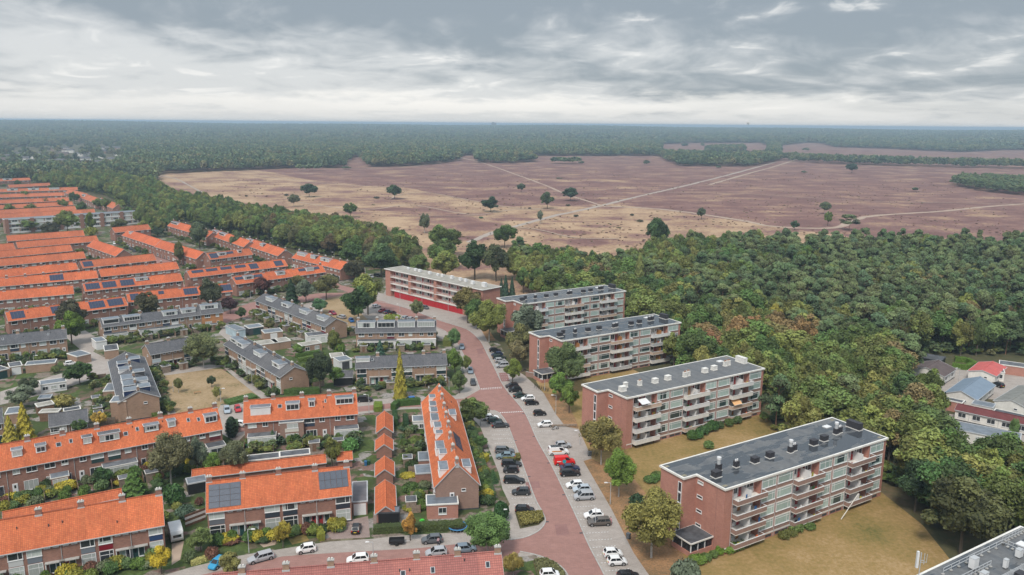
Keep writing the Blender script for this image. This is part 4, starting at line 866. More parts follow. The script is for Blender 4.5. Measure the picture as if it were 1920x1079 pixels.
# ---------------------------------------------------------------- terraces of houses
TR = T_GR; GT = (1, 1, 1)
LR = []          # rows that get gardens: (label, front depth, back depth, near)
def row(label, a, b, n=None, gf=0, gb=0, **k):
    zp = k.get('ridge', 9.8); A = G(*a, zp); B_ = G(*b, zp); L = float(np.linalg.norm((B_-A)[:2]))
    terrace(label, a, b, n or max(1, round(L/6.3)), **k); LR.append((label, gf, gb))
S1 = [(391.5, .14, 3, 4, 1.86, 1.14, -1, M_solar2), (597, .14, 5, 2, 1.07, 1.75, -1, M_solar2)]
row('orange roofed terrace with two grey solar fields and a golden tree in front', (388, 903), (653, 873), 4, 3.6, 7, style='panel', sol=S1, chim=[388, 455, 522, 590, 651], vents=0, panels=[(.13, .14, .16), (.035, .045, .06), (.035, .045, .06), (.035, .04, .055)], hw=4.2, both=False)
row('orange roofed terrace in the lower left corner with a maroon door and blue panel', (-95, 991), (302, 925), 6, 4, 7, style='panel', chim=[-10, 72, 152, 229, 300], vents=4, panels=[(.5, .5, .5), (.5, .5, .5), (.16, .18, .21), (.16, .18, .21), (.20, .01, .02), (.03, .06, .14)], hw=4.2)
row('long orange roofed terrace with seven dormers at the left', (-60, 844), (406, 763), 8, 9, 6, style='bay', chim=[-10, 51, 117, 181, 242, 300, 357, 405],
    dorm=[(33, 1.9, -1, 1.5, 'w', 2, .58), (77, 1.9, -1, 1.5, 'w', 2, .58), (165, 1.9, -1, 1.5, 'o', 2, .58), (206, 4.2, -1, 1.7, 'o', 4, .62), (285, 3.1, -1, 1.5, 'g', 3, .55), (323, 1.7, -1, 1.5, 'w', 1, .52), (396, 2.8, -1, 1.7, 'w', 3, .62)],
    skyl=[(110, .4, 1.0), (133, .35, .7), (236, .45, .9), (257, .35, .7), (353, .35, .7), (372, .4, .7)], vents=4, ext=[(95, 129, 2.6, 2.9, B_RED, M_zinc, 3), (194, 258, 2.6, 2.9, M_white, M_felt, 4), (390, 433, 3, 2.9, M_white, M_felt, 2)], hw=4.2)
row('orange roofed terrace with a wide white dormer and mauve brick bay', (458, 751), (667, 735.5), 4, 8, 4, style='bay', chim=[460, 512, 566, 617, 666], hw=4.2,
    dorm=[(489, 4.6, -1, 1.9, 'w', 0, .70), (549, 3.2, -1, 1.7, 'w', 3, .60), (585, 1.5, -1, 1.6, 'w', 2, .52), (646, 4.3, -1, 1.7, 'w', 4, .52)], skyl=[(525, .38, 1.0), (610, .3, .5)], vents=5,
    ext=[(464, 517, 2.6, 2.9, M_white, M_felt, 4), (524, 569, 1.1, 5.3, B_GREY, M_zinc, 3), (628, 682, 2.6, 2.9, M_white, M_felt, 5)])
row('orange roofed terrace running away from the camera with a brown brick gable and dormers', (857, 869), (823, 720), 8, 3.5, 6, pxm=False, wall=B_GREY, hw=4.3, ridge=10.1, eave=5.5, style='plain', both=True, vents=5, col=(1.08, 1.08, 1.0),
    chim=[.5, 7.5, 14, 20.5, 26.5, 32.5, 39, 45], chm=B_GREY,
    dorm=[(3.2, 4.0, 1, 1.8, 'w', 4, .72), (9.6, 2.4, 1, 1.5, 'w', 2, .6), (13.6, 4.2, 1, 1.8, 'w', 4, .7), (20.4, 1.8, 1, 1.5, 'w', 2, .6), (24.8, 3.2, 1, 1.6, 'w', 3, .62), (30.3, 4.4, 1, 1.8, 'w', 4, .7), (35.2, 3.0, 1, 1.6, 'w', 3, .65), (39.4, 3, 1, 1.6, 'w', 3, .65), (44.5, 2.2, 1, 1.5, 'w', 2, .6),
          (3.1, 3.6, -1, 1.6, 'w', 4, .62), (31.5, 3.6, -1, 1.6, 'w', 3, .55)], sol=[(11, .18, 7, 1, 1.1, 2.2, -1, M_solar)])
row('dusty red roofed terrace along the bottom edge with tall chimneys', (400, 1077), (937.5, 1034), 6, 0, 0, roof=T_RED, wall=B_TAN, chim=[454, 537, 620, 701, 781, 858, 935], skyl=[(756, .35, .8), (811, .32, .7), (914, .30, .7), (635, .5, .7)], vents=4, style='plain', chm=B_TAN, hw=4.8)
G1 = dict(roof=T_GR, wall=B_TAN, ridge=7.7, eave=5.45, chm=B_TAN)
row('grey roofed terrace running away beside the small park, with navy dormers', (259.6, 733.5), (235.6, 660), 6, 4, 6, pxm=False, chim=[1.2, 8, 14.5, 21, 27.5, 34], style='plain', both=True, hw=4.7,
    dorm=[(3.0, 3.4, 1, 1.5, 'n', 2, .66), (8.7, 4.6, 1, 1.3, 'g', 3, .6), (14.6, 4.4, 1, 1.3, 'w', 3, .6), (24, 3.2, 1, 1.2, 'w', 2, .6), (30, 3, 1, 1.3, 'n', 2, .6), (4.4, 3.2, -1, 1.4, 'n', 2, .6), (10.5, 3.4, -1, 1.4, 'w', 2, .6), (19, 3.0, -1, 1.4, 'g', 2, .6), (33, 3.0, -1, 1.5, 'n', 2, .6)], **G1)
row('grey roofed tan brick terrace at the left edge behind the garages', (-60, 635), (123, 616), 5, 7, 4, style='bay', chim=[-20, 33, 78, 118], skyl=[(90, .4, .5), (5, .4, .5)], vents=3, **G1)
row('long grey roofed terrace with white box dormers below the solar rows', (187, 597), (372, 574.5), 6, 7, 4, style='bay', chim=[262, 298, 332, 367], dorm=[(209, 5.2, -1, 1.9, 'w', 1, .72), (248, 5.4, -1, 1.8, 'w', 6, .7), (320, 5.0, -1, 1.9, 'w', 5, .66), (354, 5.0, -1, 1.9, 'w', 5, .62)], vents=2, ext=[(195, 240, 2.5, 2.9, M_white, M_felt, 4), (262, 300, 2.6, 2.9, M_white, M_felt, 4), (300, 345, 3.0, 2.9, M_white, M_felt, 5)], **G1)
row('orange-brown brick end house with a grey stepped roof', (373, 571), (412, 567), 1, 5, 3, style='plain', chim=[395], dorm=[(393, 6.2, -1, 1.6, 'w', 5, .55)], roof=T_GR, wall=M_orangewall, ridge=8.4, eave=5.5)
row('short grey roofed pair of houses facing the small park', (273, 646), (352, 633), 2, 5, 4, style='panel', chim=[276, 316], panels=[(.55, .62, .66), (.02, .05, .07)], **G1)
row('slanting grey roofed terrace with tan gable right of the small park', (444, 629), (552, 687.5), 6, 5, 6, pxm=False, style='panel', chim=[.5, 7, 14.5, 22, 29, 36, 41.5], dorm=[(3.5, 5.0, -1, 1.6, 'g', 3, .55), (9.4, 5.4, -1, 1.7, 'w', 4, .6), (22.5, 5.2, -1, 1.7, 'w', 4, .55), (36.6, 5.0, -1, 1.7, 'w', 3, .6)], vents=5, **G1)
row('slanting grey roofed terrace farther back with white and teal dormers', (497, 550), (630, 597.5), 8, 5, 6, pxm=False, style='panel', chim=[.5, 9, 16, 23, 31, 38, 46, 52], dorm=[(9, 5.5, -1, 1.6, 'w', 4, .6), (22.5, 5.6, -1, 1.6, 'w', 4, .6), (37, 5.6, -1, 1.6, 'w', 4, .6), (50, 5.2, -1, 1.6, 'w', 4, .6)], vents=3, **G1)
row('white trimmed grey terrace with four big roof boxes beside the main road', (669, 601), (817, 599), 4, 6, 4, style='bay', chim=[672, 707, 744, 781, 815], dorm=[(687, 5.9, -1, 2.0, 'w', 6, .62), (724, 5.9, -1, 2.0, 'w', 4, .62), (762, 5.9, -1, 2.0, 'w', 5, .62), (799, 5.9, -1, 2.0, 'w', 7, .62)],
    ext=[(670, 743, 2.6, 2.9, M_white, M_felt, 7), (744, 822, 1.0, 2.9, M_white, M_white, 6)], roof=T_GR, wall=B_TAN, ridge=8.6, eave=5.45, chm=B_TAN)
row('near grey roofed tan terrace with golden cypress in front', (667, 669), (835, 662), 4, 5, 4, style='panel', chim=[708, 794, 833], panels=[(.02, .05, .05), (.02, .05, .05), (.02, .04, .04), (.02, .04, .045)], dorm=[(679, 4.0, -1, 1.5, 'w', 3, .5)], skyl=[(698, .3, .8)], vents=4, **G1)
row('grey roofed wide garage house behind the golden cypresses', (92, 777), (162, 767), 2, 0, 0, style='plain', chim=[], roof=T_GR, wall=M_shedwood, ridge=4.6, eave=2.9, hw=4.2)
row('grey roofed open carport beside the dark pine', (626, 696.5), (661, 695), 1, 0, 0, style='none', chim=[], roof=T_GR, wall=M_black, ridge=3.6, eave=2.7, hw=3.2)
row('grey roofed gable at the left edge below the garages', (-30, 770), (2, 765), 1, 0, 0, style='plain', chim=[], **G1)
# sheds with orange gables, one behind another
for i, (a, b, lab) in enumerate([((721, 800), (721, 771), 'farthest of the orange gabled brick sheds in the line'), ((720, 833), (720, 814), 'second farthest orange gabled brick shed'), ((721, 880), (721, 855.5), 'second nearest orange gabled brick shed'), ((723, 949), (722, 900), 'nearest and longest orange gabled shed above the black bins')]):
    row(lab, a, b, 1, 0, 0, pxm=False, style='none', chim=[], hw=1.75, eave=2.35, ridge=3.7, cat='shed', name='brick_shed', ends=False, col=(1.05, 1, .95))
row('low orange roofed shed row behind the lower left terrace', (6, 960), (226, 916.5), 4, 0, 0, style='none', chim=[], hw=1.7, eave=2.3, ridge=3.3, cat='shed row', name='shed_row', ends=False, col=(.92, .9, .9))
row('low orange roofed shed row behind the solar terrace', (361, 881), (609, 852.5), 5, 0, 0, style='none', chim=[], hw=1.7, eave=2.3, ridge=3.3, cat='shed row', name='shed_row', ends=False, col=(.95, .93, .93))
row('short orange roofed shed at the right end of the solar terrace', (632, 849), (659, 846.5), 1, 0, 0, style='none', chim=[], hw=1.7, eave=2.3, ridge=3.3, cat='shed', name='brick_shed', ends=False)
# farther orange rows
def sp(*l): return [(x, .16, nc, nr, 1.05, 1.7) for x, nc, nr in l]
OR = [('orange solar row behind the brown trees, lower left', (10, 584), (232, 556), 6, sp((18, 4, 2), (94, 4, 2), (165, 5, 2), (200, 5, 2)), []),
 ('orange row with solar fields above the grey terrace dormers', (237, 550), (430, 531), 6, sp((243, 3, 2), (296, 2, 1), (343, 5, 2), (412, 4, 2)), []),
 ('orange row at the left edge, second above the brown tree', (-60, 551), (136, 535), 6, [], []),
 ('orange row with four solar fields and a white box dormer', (155, 531), (337, 512), 6, sp((159, 5, 2), (190, 5, 2), (224, 5, 2), (254, 5, 1)), [(266, 5.0, -1, 1.6, 'w', 6, .45)]),
 ('orange row at the left edge with one solar field at its middle', (-60, 527), (180, 507), 7, sp((92, 5, 2)), []),
 ('orange row with a chain of solar fields towards the red-leaved tree', (350, 507), (532, 486), 6, sp((358, 5, 1), (385, 5, 1), (412, 5, 1), (439, 5, 1), (465, 4, 2), (512, 4, 2)), []),
 ('orange terrace with white dormers behind the olive trees', (435, 519), (602, 497), 6, sp((439, 5, 1), (465, 6, 1), (558, 4, 1), (578, 5, 1)), [(467, 4.5, -1, 1.6, 'w', 5, .6), (527, 4.2, -1, 1.6, 'w', 4, .6), (582, 4.0, -1, 1.6, 'w', 5, .6)]),
 ('orange row at the left edge, fifth from the front', (-60, 512), (141, 492), 6, [], []),
 ('short orange row with one solar field at its left end', (150, 490), (287, 476), 5, sp((154, 4, 2)), []),
 ('orange row directly above the four solar fields', (185, 505), (330, 491), 5, [], []),
 ('orange row at the left edge, sixth from the front', (-60, 491), (156, 472), 7, [], []),
 ('orange row at the left edge, seventh from the front', (-60, 476), (131, 459), 6, [], []),
 ('orange row with green tree gap near the far street', (30, 454), (180, 442), 6, [], []),
 ('orange row just in front of the far white flats trees', (12, 442), (155, 432), 6, [], []),
 ('stub of an orange row at the left edge', (-60, 463), (24, 456), 3, [], []),
 ('small orange row right of the far white flats', (210, 427), (277, 421), 3, [], []),
 ('orange row with two solar fields and white dormers in the far middle', (387, 475), (467, 466), 4, sp((391, 4, 2), (418, 5, 1)), [(417, 4.5, -1, 1.5, 'w', 4, .6), (450, 2, -1, 1.4, 'w', 1, .5)])]
for lab, a, b, n, sol, dm in OR:
    far = a[1] < 480
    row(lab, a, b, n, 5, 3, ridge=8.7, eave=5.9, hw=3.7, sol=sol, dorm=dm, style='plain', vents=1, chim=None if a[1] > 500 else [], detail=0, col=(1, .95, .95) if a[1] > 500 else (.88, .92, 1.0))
DG = [('slanting orange row left of the parked far cars', (177, 450), (232, 468), 4), ('slanting orange row with a white gable dormer', (241, 431), (303, 450), 5), ('second slanting orange row behind the parked far cars', (303, 451), (382, 473), 5)]
for lab, a, b, n in DG: row(lab, a, b, n, 5, 4, ridge=8.8, eave=5.7, hw=4.1, style='plain', pxm=False, chim=[], dorm=[(9, 3, -1, 1.5, 'w', 2, .5)] if 'gable dormer' in lab else [], col=(1, .9, .92))
for lab, a, b, n, dm in [('slanting orange terrace with one long white dormer nearest the far oaks', (325, 414), (400, 435), 6, [(8, 12, -1, 1.5, 'w', 9, .5)]), ('slanting orange terrace along the belt of oaks, middle part', (402, 430), (470, 452), 5, [(7, 8, -1, 1.6, 'w', 5, .5), (20, 9, -1, 1.6, 'w', 6, .5)]),
   ('slanting orange terrace along the belt of oaks, with dark dormer', (468, 447), (535, 468), 5, [(4, 7, -1, 1.6, 'w', 5, .5), (24, 5, -1, 1.5, 'g', 2, .5)]), ('slanting orange terrace ending at the dark brownish tree', (560, 471), (652, 492), 7, [(6, 8, -1, 1.6, 'w', 6, .5), (18, 5, -1, 1.6, 'g', 3, .5), (29, 8, -1, 1.6, 'w', 5, .5)])]:
    row(lab, a, b, n, 5, 4, ridge=8.8, eave=5.7, hw=4.1, style='plain', pxm=False, dorm=dm, col=(1, .93, .93))
FR = [((-40, 366), (120, 361)), ((-40, 377), (128, 370)), ((-40, 387), (135, 378)), ((-40, 396), (140, 386.5)), ((-40, 404), (176, 392)), ((-40, 356), (145, 351)), ((-40, 337), (55, 333.5)), ((15, 347), (92, 343))]
for i, (a, b) in enumerate(FR):
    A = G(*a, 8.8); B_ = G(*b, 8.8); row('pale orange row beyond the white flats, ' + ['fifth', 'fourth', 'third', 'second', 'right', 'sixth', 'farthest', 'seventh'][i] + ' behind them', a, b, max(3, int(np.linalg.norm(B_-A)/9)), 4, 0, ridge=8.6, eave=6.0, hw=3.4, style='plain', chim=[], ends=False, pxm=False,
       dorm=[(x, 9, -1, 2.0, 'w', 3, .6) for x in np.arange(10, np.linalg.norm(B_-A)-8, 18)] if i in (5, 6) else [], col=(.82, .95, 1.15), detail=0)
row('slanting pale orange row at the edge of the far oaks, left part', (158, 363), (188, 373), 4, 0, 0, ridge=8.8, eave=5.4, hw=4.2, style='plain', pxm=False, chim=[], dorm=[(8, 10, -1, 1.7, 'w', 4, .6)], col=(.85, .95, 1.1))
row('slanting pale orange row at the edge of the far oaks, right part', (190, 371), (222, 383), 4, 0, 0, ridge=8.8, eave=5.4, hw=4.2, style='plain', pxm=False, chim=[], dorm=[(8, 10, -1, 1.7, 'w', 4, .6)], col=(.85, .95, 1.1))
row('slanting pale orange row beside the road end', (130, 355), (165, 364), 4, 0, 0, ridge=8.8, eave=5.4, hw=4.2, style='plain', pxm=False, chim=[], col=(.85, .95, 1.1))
# flat-roofed buildings between the gardens
FB = [('brick garage with dark roof, nearer of two at the alley', (196, 658), (222, 655), 7, 2.9, B_TAN, M_felt, {}), ('white walled garage with grey roof, farther of two at the alley', (180, 641.6), (200, 638.5), 6, 2.9, M_white, M_zinc, {}),
 ('long brick garage with grey roof left of the parked white van', (47, 685), (103, 680), 4, 2.7, B_TAN, M_zinc, {}), ('brick garage with white door at the left', (18, 688.5), (41.6, 685), 5, 2.7, B_TAN, M_felt, {'door_': M_white}),
 ('garage with dark green door at the left edge', (-8, 697), (17, 691), 5, 2.7, B_TAN, M_felt, {'door_': M_greenp}), ('flat carport with dark glass roof right of the grey terrace', (144, 669), (170, 663), 6, 2.8, B_TAN, M_zinc, {}),
 ('white garden shed with grey roof left of the dark round tree', (76, 722), (124, 715), 4, 2.7, M_white, M_zinc, {'winn': 3}), ('brown shed with pale felt roof, farther of two', (70, 763), (101, 757), 3, 2.5, M_shedwood, M_gravelroof, {'rim': M_cream}),
 ('brown shed with pale felt roof, nearer of two', (73, 774), (109, 772), 2.4, 2.5, M_shedwood, M_gravelroof, {'rim': M_cream}), ('small shed with dark glossy roof and pale rim', (120, 772), (151, 767), 2.6, 2.5, M_shedwood, M_felt, {}),
 ('grey roofed shed next to the brown sheds', (71, 748), (94, 746), 3, 2.4, M_dkgrey, M_zinc, {'rim': M_grey}), ('flat roofed extension with white rim at the far left', (9, 777), (36, 774), 5, 2.9, B_TAN, M_zinc, {}),
 ('low zinc roofed extension on the left flank of the park terrace', (193, 734), (219, 732), 7, 2.9, B_TAN, M_zinc, {}), ('two-storey flat roofed wing at the near gable of the park terrace', (206, 754), (236, 752), 4.5, 5.6, B_TAN, M_zinc, {}),
 ('long pale blue flat container garage', (443, 620), (460, 617), 9, 2.9, mat('pale_blue_paint', (0.36, 0.45, 0.50), .6), M_zinc, {'rim': M_grey}), ('white walled garage with dark roof and white rim between the slanting terraces', (496, 625), (530, 621), 5, 2.9, B_TAN, M_zinc, {'door_': M_white}),
 ('flat tan roofed garage nearer the slanting terrace', (485, 647), (523, 642), 5, 2.7, B_TAN, M_gravelroof, {'rim': M_cream}), ('flat tan roofed garage left of the brown fence', (515, 643), (545, 638.5), 5, 2.7, B_TAN, M_gravelroof, {}),
 ('white extension with dark roof at the farther tan gable', (577, 631), (614.6, 627), 5, 2.9, M_white, M_felt, {'winn': 2}), ('brick garage with brown roof before the clipped hedges', (567, 649), (603, 643), 4, 2.8, B_TAN, M_gravelroof, {'winn': 2}),
 ('shed with brown speckled roof behind the dark pine', (621, 671), (645, 669), 5, 2.7, B_TAN, M_gravelroof, {'rim': M_cream}), ('dark roofed garage with green door behind the container', (467, 616), (494, 612), 5, 2.8, M_dkgrey, M_zinc, {'door_': M_greenp}),
 ('white garage with a dark painted wall left of the near grey terrace', (636, 678), (660, 674), 5, 2.9, M_white, M_zinc, {'door_': M_dkgrey}), ('white garden house with flat roof left of the away-running terrace', (774, 790.6), (795, 789.6), 4, 2.8, M_white, M_zinc, {'winn': 2}),
 ('farther zinc roofed extension of the away-running terrace', (785, 863.5), (806, 862.5), 4.5, 3.1, B_RED, M_zinc, {'rim': M_grey}), ('nearer zinc roofed extension of the away-running terrace', (780, 888.5), (809, 886.5), 4.3, 3.2, B_RED, M_zinc, {'rim': M_grey}),
 ('wide zinc roofed porch room wrapped round the brown gable', (800, 947), (859, 944), 4.2, 3.1, B_FLAT, M_zinc, {'winn': 1}), ('left glass roofed shed between the orange terraces', (463.5, 864.6), (524, 858), 3, 2.6, M_timber, M_felt, {}),
 ('right glass roofed shed between the orange terraces', (525, 857), (581, 851), 3, 2.7, M_timber, M_felt, {}), ('garage with white door and ribbed roof at the end of the solar terrace', (660, 941.7), (688.5, 939.6), 9, 2.9, B_RED, mat('ribbed_roofing', (.14, .13, .14), .7), {'door_': M_white, 'rim': M_grey}),
 ('open black carport at the front of the nearest orange shed', (709, 962), (748, 961), 2.4, 2.4, M_black, M_zinc, {'rim': M_dkgrey}), ('black flat roofed shed in front of the wood by the bungalows', (1714, 668), (1765, 677), 6, 3.0, M_black, M_felt, {'rim': M_dkgrey}),
 ('long black flat roofed shed beside the blue roofed bungalow', (1717, 735), (1754, 742), 9, 3.0, M_black, M_zinc, {'rim': M_dkgrey}), ('brick shed with dark flat roof left of the maroon roofed bungalow', (1745, 762), (1771, 767), 4.5, 2.9, B_FLAT, M_felt, {}),
 ('narrow dark flat roof above the brick shed', (1762, 747), (1804, 756), 2.5, 3.0, B_FLAT, M_felt, {}), ('brick building with dark flat roof behind the caravan', (1874, 683), (1925, 690), 5, 3.0, B_FLAT, M_felt, {}),
 ('small porch wing with dark roof right of the red roofed bungalow', (1867, 697), (1884, 699), 4, 2.9, M_cream, M_felt, {'winn': 1}), ('wide flat blue-grey roof in front of the maroon roofed bungalow', (1765, 800), (1912, 829), 6.5, 3.1, M_cream, M_zinc, {'rim': M_grey, 'winn': 5}),
 ('dark roofed timber pergola left of the solar terrace', (352, 908), (388, 901), 3, 2.5, M_black, M_zinc, {'rim': M_grey}), ('grey flat roof between the blue and maroon roofs', (1822, 757), (1862, 765), 4, 2.8, M_cream, M_zinc, {'rim': M_grey}), ('dark low roof strip at the right edge by the bungalows', (1862, 772), (1925, 786), 3, 2.8, M_cream, M_felt, {})]
for lab, a, b, d, h, w_, t_, k in FB:
    nm = 'shed' if 'shed' in lab else ('garage' if 'garage' in lab or 'carport' in lab else ('bungalow_wing' if a[0] > 1700 else 'house_extension'))
    flatbox(lab, a, b, d, h, w_, t_, nm, nm.replace('_', ' '), **k)
M_metal = mat('blue_metal_roof', (0.17, 0.22, 0.28), 0.45, 0.06); M_redroof = mat('red_sheet_roof', (0.46, 0.10, 0.09), 0.6, 0.1); M_brownroof = mat('brown_roofing', (0.10, 0.075, 0.072), 0.8, 0.15); M_maroon = mat('maroon_roofing', (0.13, 0.035, 0.035), 0.75, 0.12); M_pgrey = mat('pale_grey_roofing', (0.19, 0.19, 0.175), 0.8, 0.12)
for lab, a, b, rm, hw, rg in [('bungalow with a blue-grey standing seam metal roof', (1802, 733), (1838, 706.5), M_metal, 3.9, 4.5), ('bungalow with a bright red roof and cream walls', (1842, 694.5), (1862, 678), M_redroof, 3.6, 3.9), ('white walled bungalow with a brown roof by the wood', (1737, 689), (1760, 675.5), M_brownroof, 5.0, 4.6),
    ('long low bungalow with maroon roof and white walls', (1797, 757), (1935, 786), M_maroon, 2.6, 3.8), ('grey roofed bungalow cut by the right edge', (1897, 750), (1942, 722), M_pgrey, 4.0, 4.2)]:
    terrace(lab, a, b, 5 if 'maroon' in lab else 2, both=True, hw=hw, eave=2.9, ridge=rg, roof=rm, wall=M_cream, style='bungalow', chim=[], name='bungalow', cat='bungalow', pxm=False)
# standing seams and small windows on the bungalows
# fifth block, only its roof in the bottom right corner
flats('corner of a block roof crowded with rails and aerials at the bottom right', (49.6, 82.6), AN, .52, False, False, 5, par_mauve, False)
def roofpt(o, an, x, y, z): return (o[0]+x*math.cos(an)-y*math.sin(an), o[1]+x*math.sin(an)+y*math.cos(an), z)
kit = MB(); zt = 13.0
def rail(p, q, h=1.0, n=8):
    for zz in (h*.5, h): kit.bar((p[0], p[1], zt+zz), (q[0], q[1], zt+zz), .045, M_grey, 5)
    for i in range(n+1): x = p[0]+(q[0]-p[0])*i/n; y = p[1]+(q[1]-p[1])*i/n; kit.bar((x, y, zt), (x, y, zt+h), .045, M_grey, 5); kit.box(x-.18, x+.18, y-.18, y+.18, zt, zt+.12, M_concrete)
rail((22, 11.6), (38, 11.6)); rail((22, 9.2), (30, 9.2)); rail((38, 11.6), (38, 6)); rail((38.5, 12), (46, 12))
kit.build('roof_railing', None, (49.6, 82.6, 0), AN); o = bpy.data.objects['roof_railing']; tag(o, 'grey roof railings on concrete feet on the bottom right roof', 'railing')
kit = MB()
for k in range(5): kit.bar((12+0*k, 6+k*.18, zt+.45), (44, 6+k*.18, zt+.45), .05, M_grey, 4)
for x in range(13, 44, 3): kit.box(x, x+.1, 5.9, 7.0, zt, zt+.42, M_grey)
kit.build('cable_tray', None, (49.6, 82.6, 0), AN); tag(bpy.data.objects['cable_tray'], 'long grey cable tray crossing the bottom right roof', 'cable tray')
for i, (x, y, w_, h_, lab) in enumerate([(27.4, 10.3, 1.2, 1.7, 'white equipment cabinet by the railings'), (26, 8.0, 1.1, 1.0, 'low white equipment box before the cabinet'), (31.5, 7.9, .7, 1.4, 'slim white box on the bottom right roof'), (36.4, 8.5, 1.0, 1.3, 'white cabinet at the right edge of the bottom roof')]):
    q = MB(); q.box(-w_/2, w_/2, -w_*.35, w_*.35, .15, h_, M_white); q.box(-w_/2-.03, w_/2+.03, -w_*.35-.03, w_*.35+.03, h_, h_+.05, M_grey); q.box(-w_/2, -w_/2+.1, -.2, .2, 0, .15, M_dkgrey); q.box(w_/2-.1, w_/2, -.2, .2, 0, .15, M_dkgrey)
    p = roofpt((49.6, 82.6), AN, x, y, zt); o = q.build('equipment_cabinet', None, p, AN); tag(o, lab, 'cabinet')
def mast(p, lab, h=4.2):
    t = thing('antenna_mast', lab, 'antenna', p)
    q = MB(); q.bar((0, 0, 0), (0, 0, h), .07, M_grey, 6); q.bar((.5, 0, h-1.8), (.5, 0, h-.1), .05, M_grey, 5); q.bar((0, 0, h-1.2), (.5, 0, h-1.2), .04, M_grey, 4); q.bar((.9, .1, h-1.6), (.9, .1, h-.3), .04, M_grey, 5); q.bar((0, 0, h-1.5), (.9, .1, h-1.5), .04, M_grey, 4); q.build('pole', t)
    q = MB(); q.box(-.62, -.3, -.16, .16, h-2.3, h+.2, M_white); q.build('antenna_panel', t)
mast(roofpt((49.6, 82.6), AN, 17.6, 12.6, 13), 'antenna mast with a white panel at the bottom edge')
# ---------------------------------------------------------------- trees
def leafmesh(name, c, nrm, size, mat_, tone, core=None, aspect=1.35, zs=1.0, corem=None):
    """one quad per leaf clump: centres c, facing nrm, edge size"""
    n = len(c); nrm = nrm/(np.linalg.norm(nrm, axis=1, keepdims=True)+1e-9)
    t = np.cross(nrm, RNG.normal(size=(n, 3))); t /= np.linalg.norm(t, axis=1, keepdims=True)+1e-9; b = np.cross(nrm, t)
    s = (size*RNG.uniform(0.6, 1.25, n))[:, None]*0.5*np.array([1, 1, zs])
    V = np.stack([c-t*s*aspect-b*s*0.5, c-b*s-t*s*0.2, c+t*s*aspect+b*s*0.3, c+b*s+t*s*0.1], 1).reshape(-1, 3)
    Fc = np.arange(4*n).reshape(n, 4); tn = np.repeat(tone, 1)
    me = bpy.data.meshes.new(name)
    if core is not None:
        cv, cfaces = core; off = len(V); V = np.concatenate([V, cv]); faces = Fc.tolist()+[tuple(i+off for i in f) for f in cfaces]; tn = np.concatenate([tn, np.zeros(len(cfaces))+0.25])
    else: faces = Fc.tolist()
    me.from_pydata(V.tolist(), [], faces); me.materials.append(mat_)
    if core is not None and corem is not None: me.materials.append(corem); me.polygons.foreach_set('material_index', [0]*n+[1]*len(core[1]))
    a = me.attributes.new('tone', 'FLOAT', 'FACE'); a.data.foreach_set('value', tn.astype(np.float32)); me.update(); return me
def ico(center, rad, sub=1):
    import bmesh
    bm = bmesh.new(); bmesh.ops.create_icosphere(bm, subdivisions=sub, radius=1)
    v = np.array([x.co[:] for x in bm.verts]); f = [tuple(q.index for q in x.verts) for x in bm.faces]; bm.free()
    return v*np.array(rad)+np.array(center), f
def sphere_pts(n):
    v = RNG.normal(size=(n, 3)); return v/np.linalg.norm(v, axis=1, keepdims=True)
def lobes_crown(name, lobes, n, size, mat_, flat=0.35, sparse=0.0, up=0.25, zs=0.42, corem=None):
    """leaf clumps over the surface of many lobes; tone varies per lobe"""
    w = np.array([l[3]*l[4] for l in lobes]); w = w/w.sum(); C_, N_, T_ = [], [], []
    cores_v, cores_f = [], []; off = 0
    for l, ww in zip(lobes, w):
        k = max(8, int(n*ww)); d = sphere_pts(k); d[:, 2] = np.where(d[:, 2] < -0.35, -d[:, 2]*0.8, d[:, 2])
        rr = RNG.uniform(0.80, 1.10, k)[:, None]
        C_.append(np.array(l[:3])+d*rr*np.array([l[3], l[3], l[4]])); N_.append(d*(1-flat)+RNG.normal(size=(k, 3))*0.45+np.array([0, 0, up])); T_.append(np.full(k, np.clip(l[5]+RNG.normal()*0.05, 0, 1))+RNG.uniform(-0.14, 0.14, k))
        cv, cfc = ico(l[:3], (l[3]*0.78, l[3]*0.78, l[4]*0.74), 1); cv = cv+RNG.normal(size=cv.shape)*l[3]*0.05
        cores_v.append(cv); cores_f += [tuple(i+off for i in f) for f in cfc]; off += len(cv)
    C_ = np.concatenate(C_); N_ = np.concatenate(N_); T_ = np.concatenate(T_)
    core = (np.concatenate(cores_v), cores_f) if not sparse else None
    if sparse: keep = RNG.uniform(size=len(C_)) > sparse; C_, N_, T_ = C_[keep], N_[keep], T_[keep]
    return leafmesh(name, C_, N_, np.full(len(C_), size), mat_, np.clip(T_, 0, 1), core, zs=zs, corem=corem)
def broad_lobes(nl=26, z0=0.16):
    L = []
    for i in range(nl):
        d = sphere_pts(1)[0]; d[2] = abs(d[2])*1.0 if RNG.uniform() < 0.72 else -abs(d[2])*0.7
        r = RNG.uniform(0.20, 0.36); k = RNG.uniform(0.55, 0.78)
        L.append((d[0]*k, d[1]*k, 0.56+d[2]*k*0.42, r, r*RNG.uniform(0.42, 0.6), RNG.uniform(0.05, 1.0)))
    for i in range(5):
        a = RNG.uniform(0, 6.28); L.append((math.cos(a)*.8, math.sin(a)*.8, RNG.uniform(.35, .7), .17, .09, RNG.uniform(.2, 1)))
    L.append((RNG.uniform(-.25, .25), RNG.uniform(-.25, .25), 0.93, .2, .08, .8)); L.append((0, 0, 0.52, 0.58, 0.30, 0.3)); return L
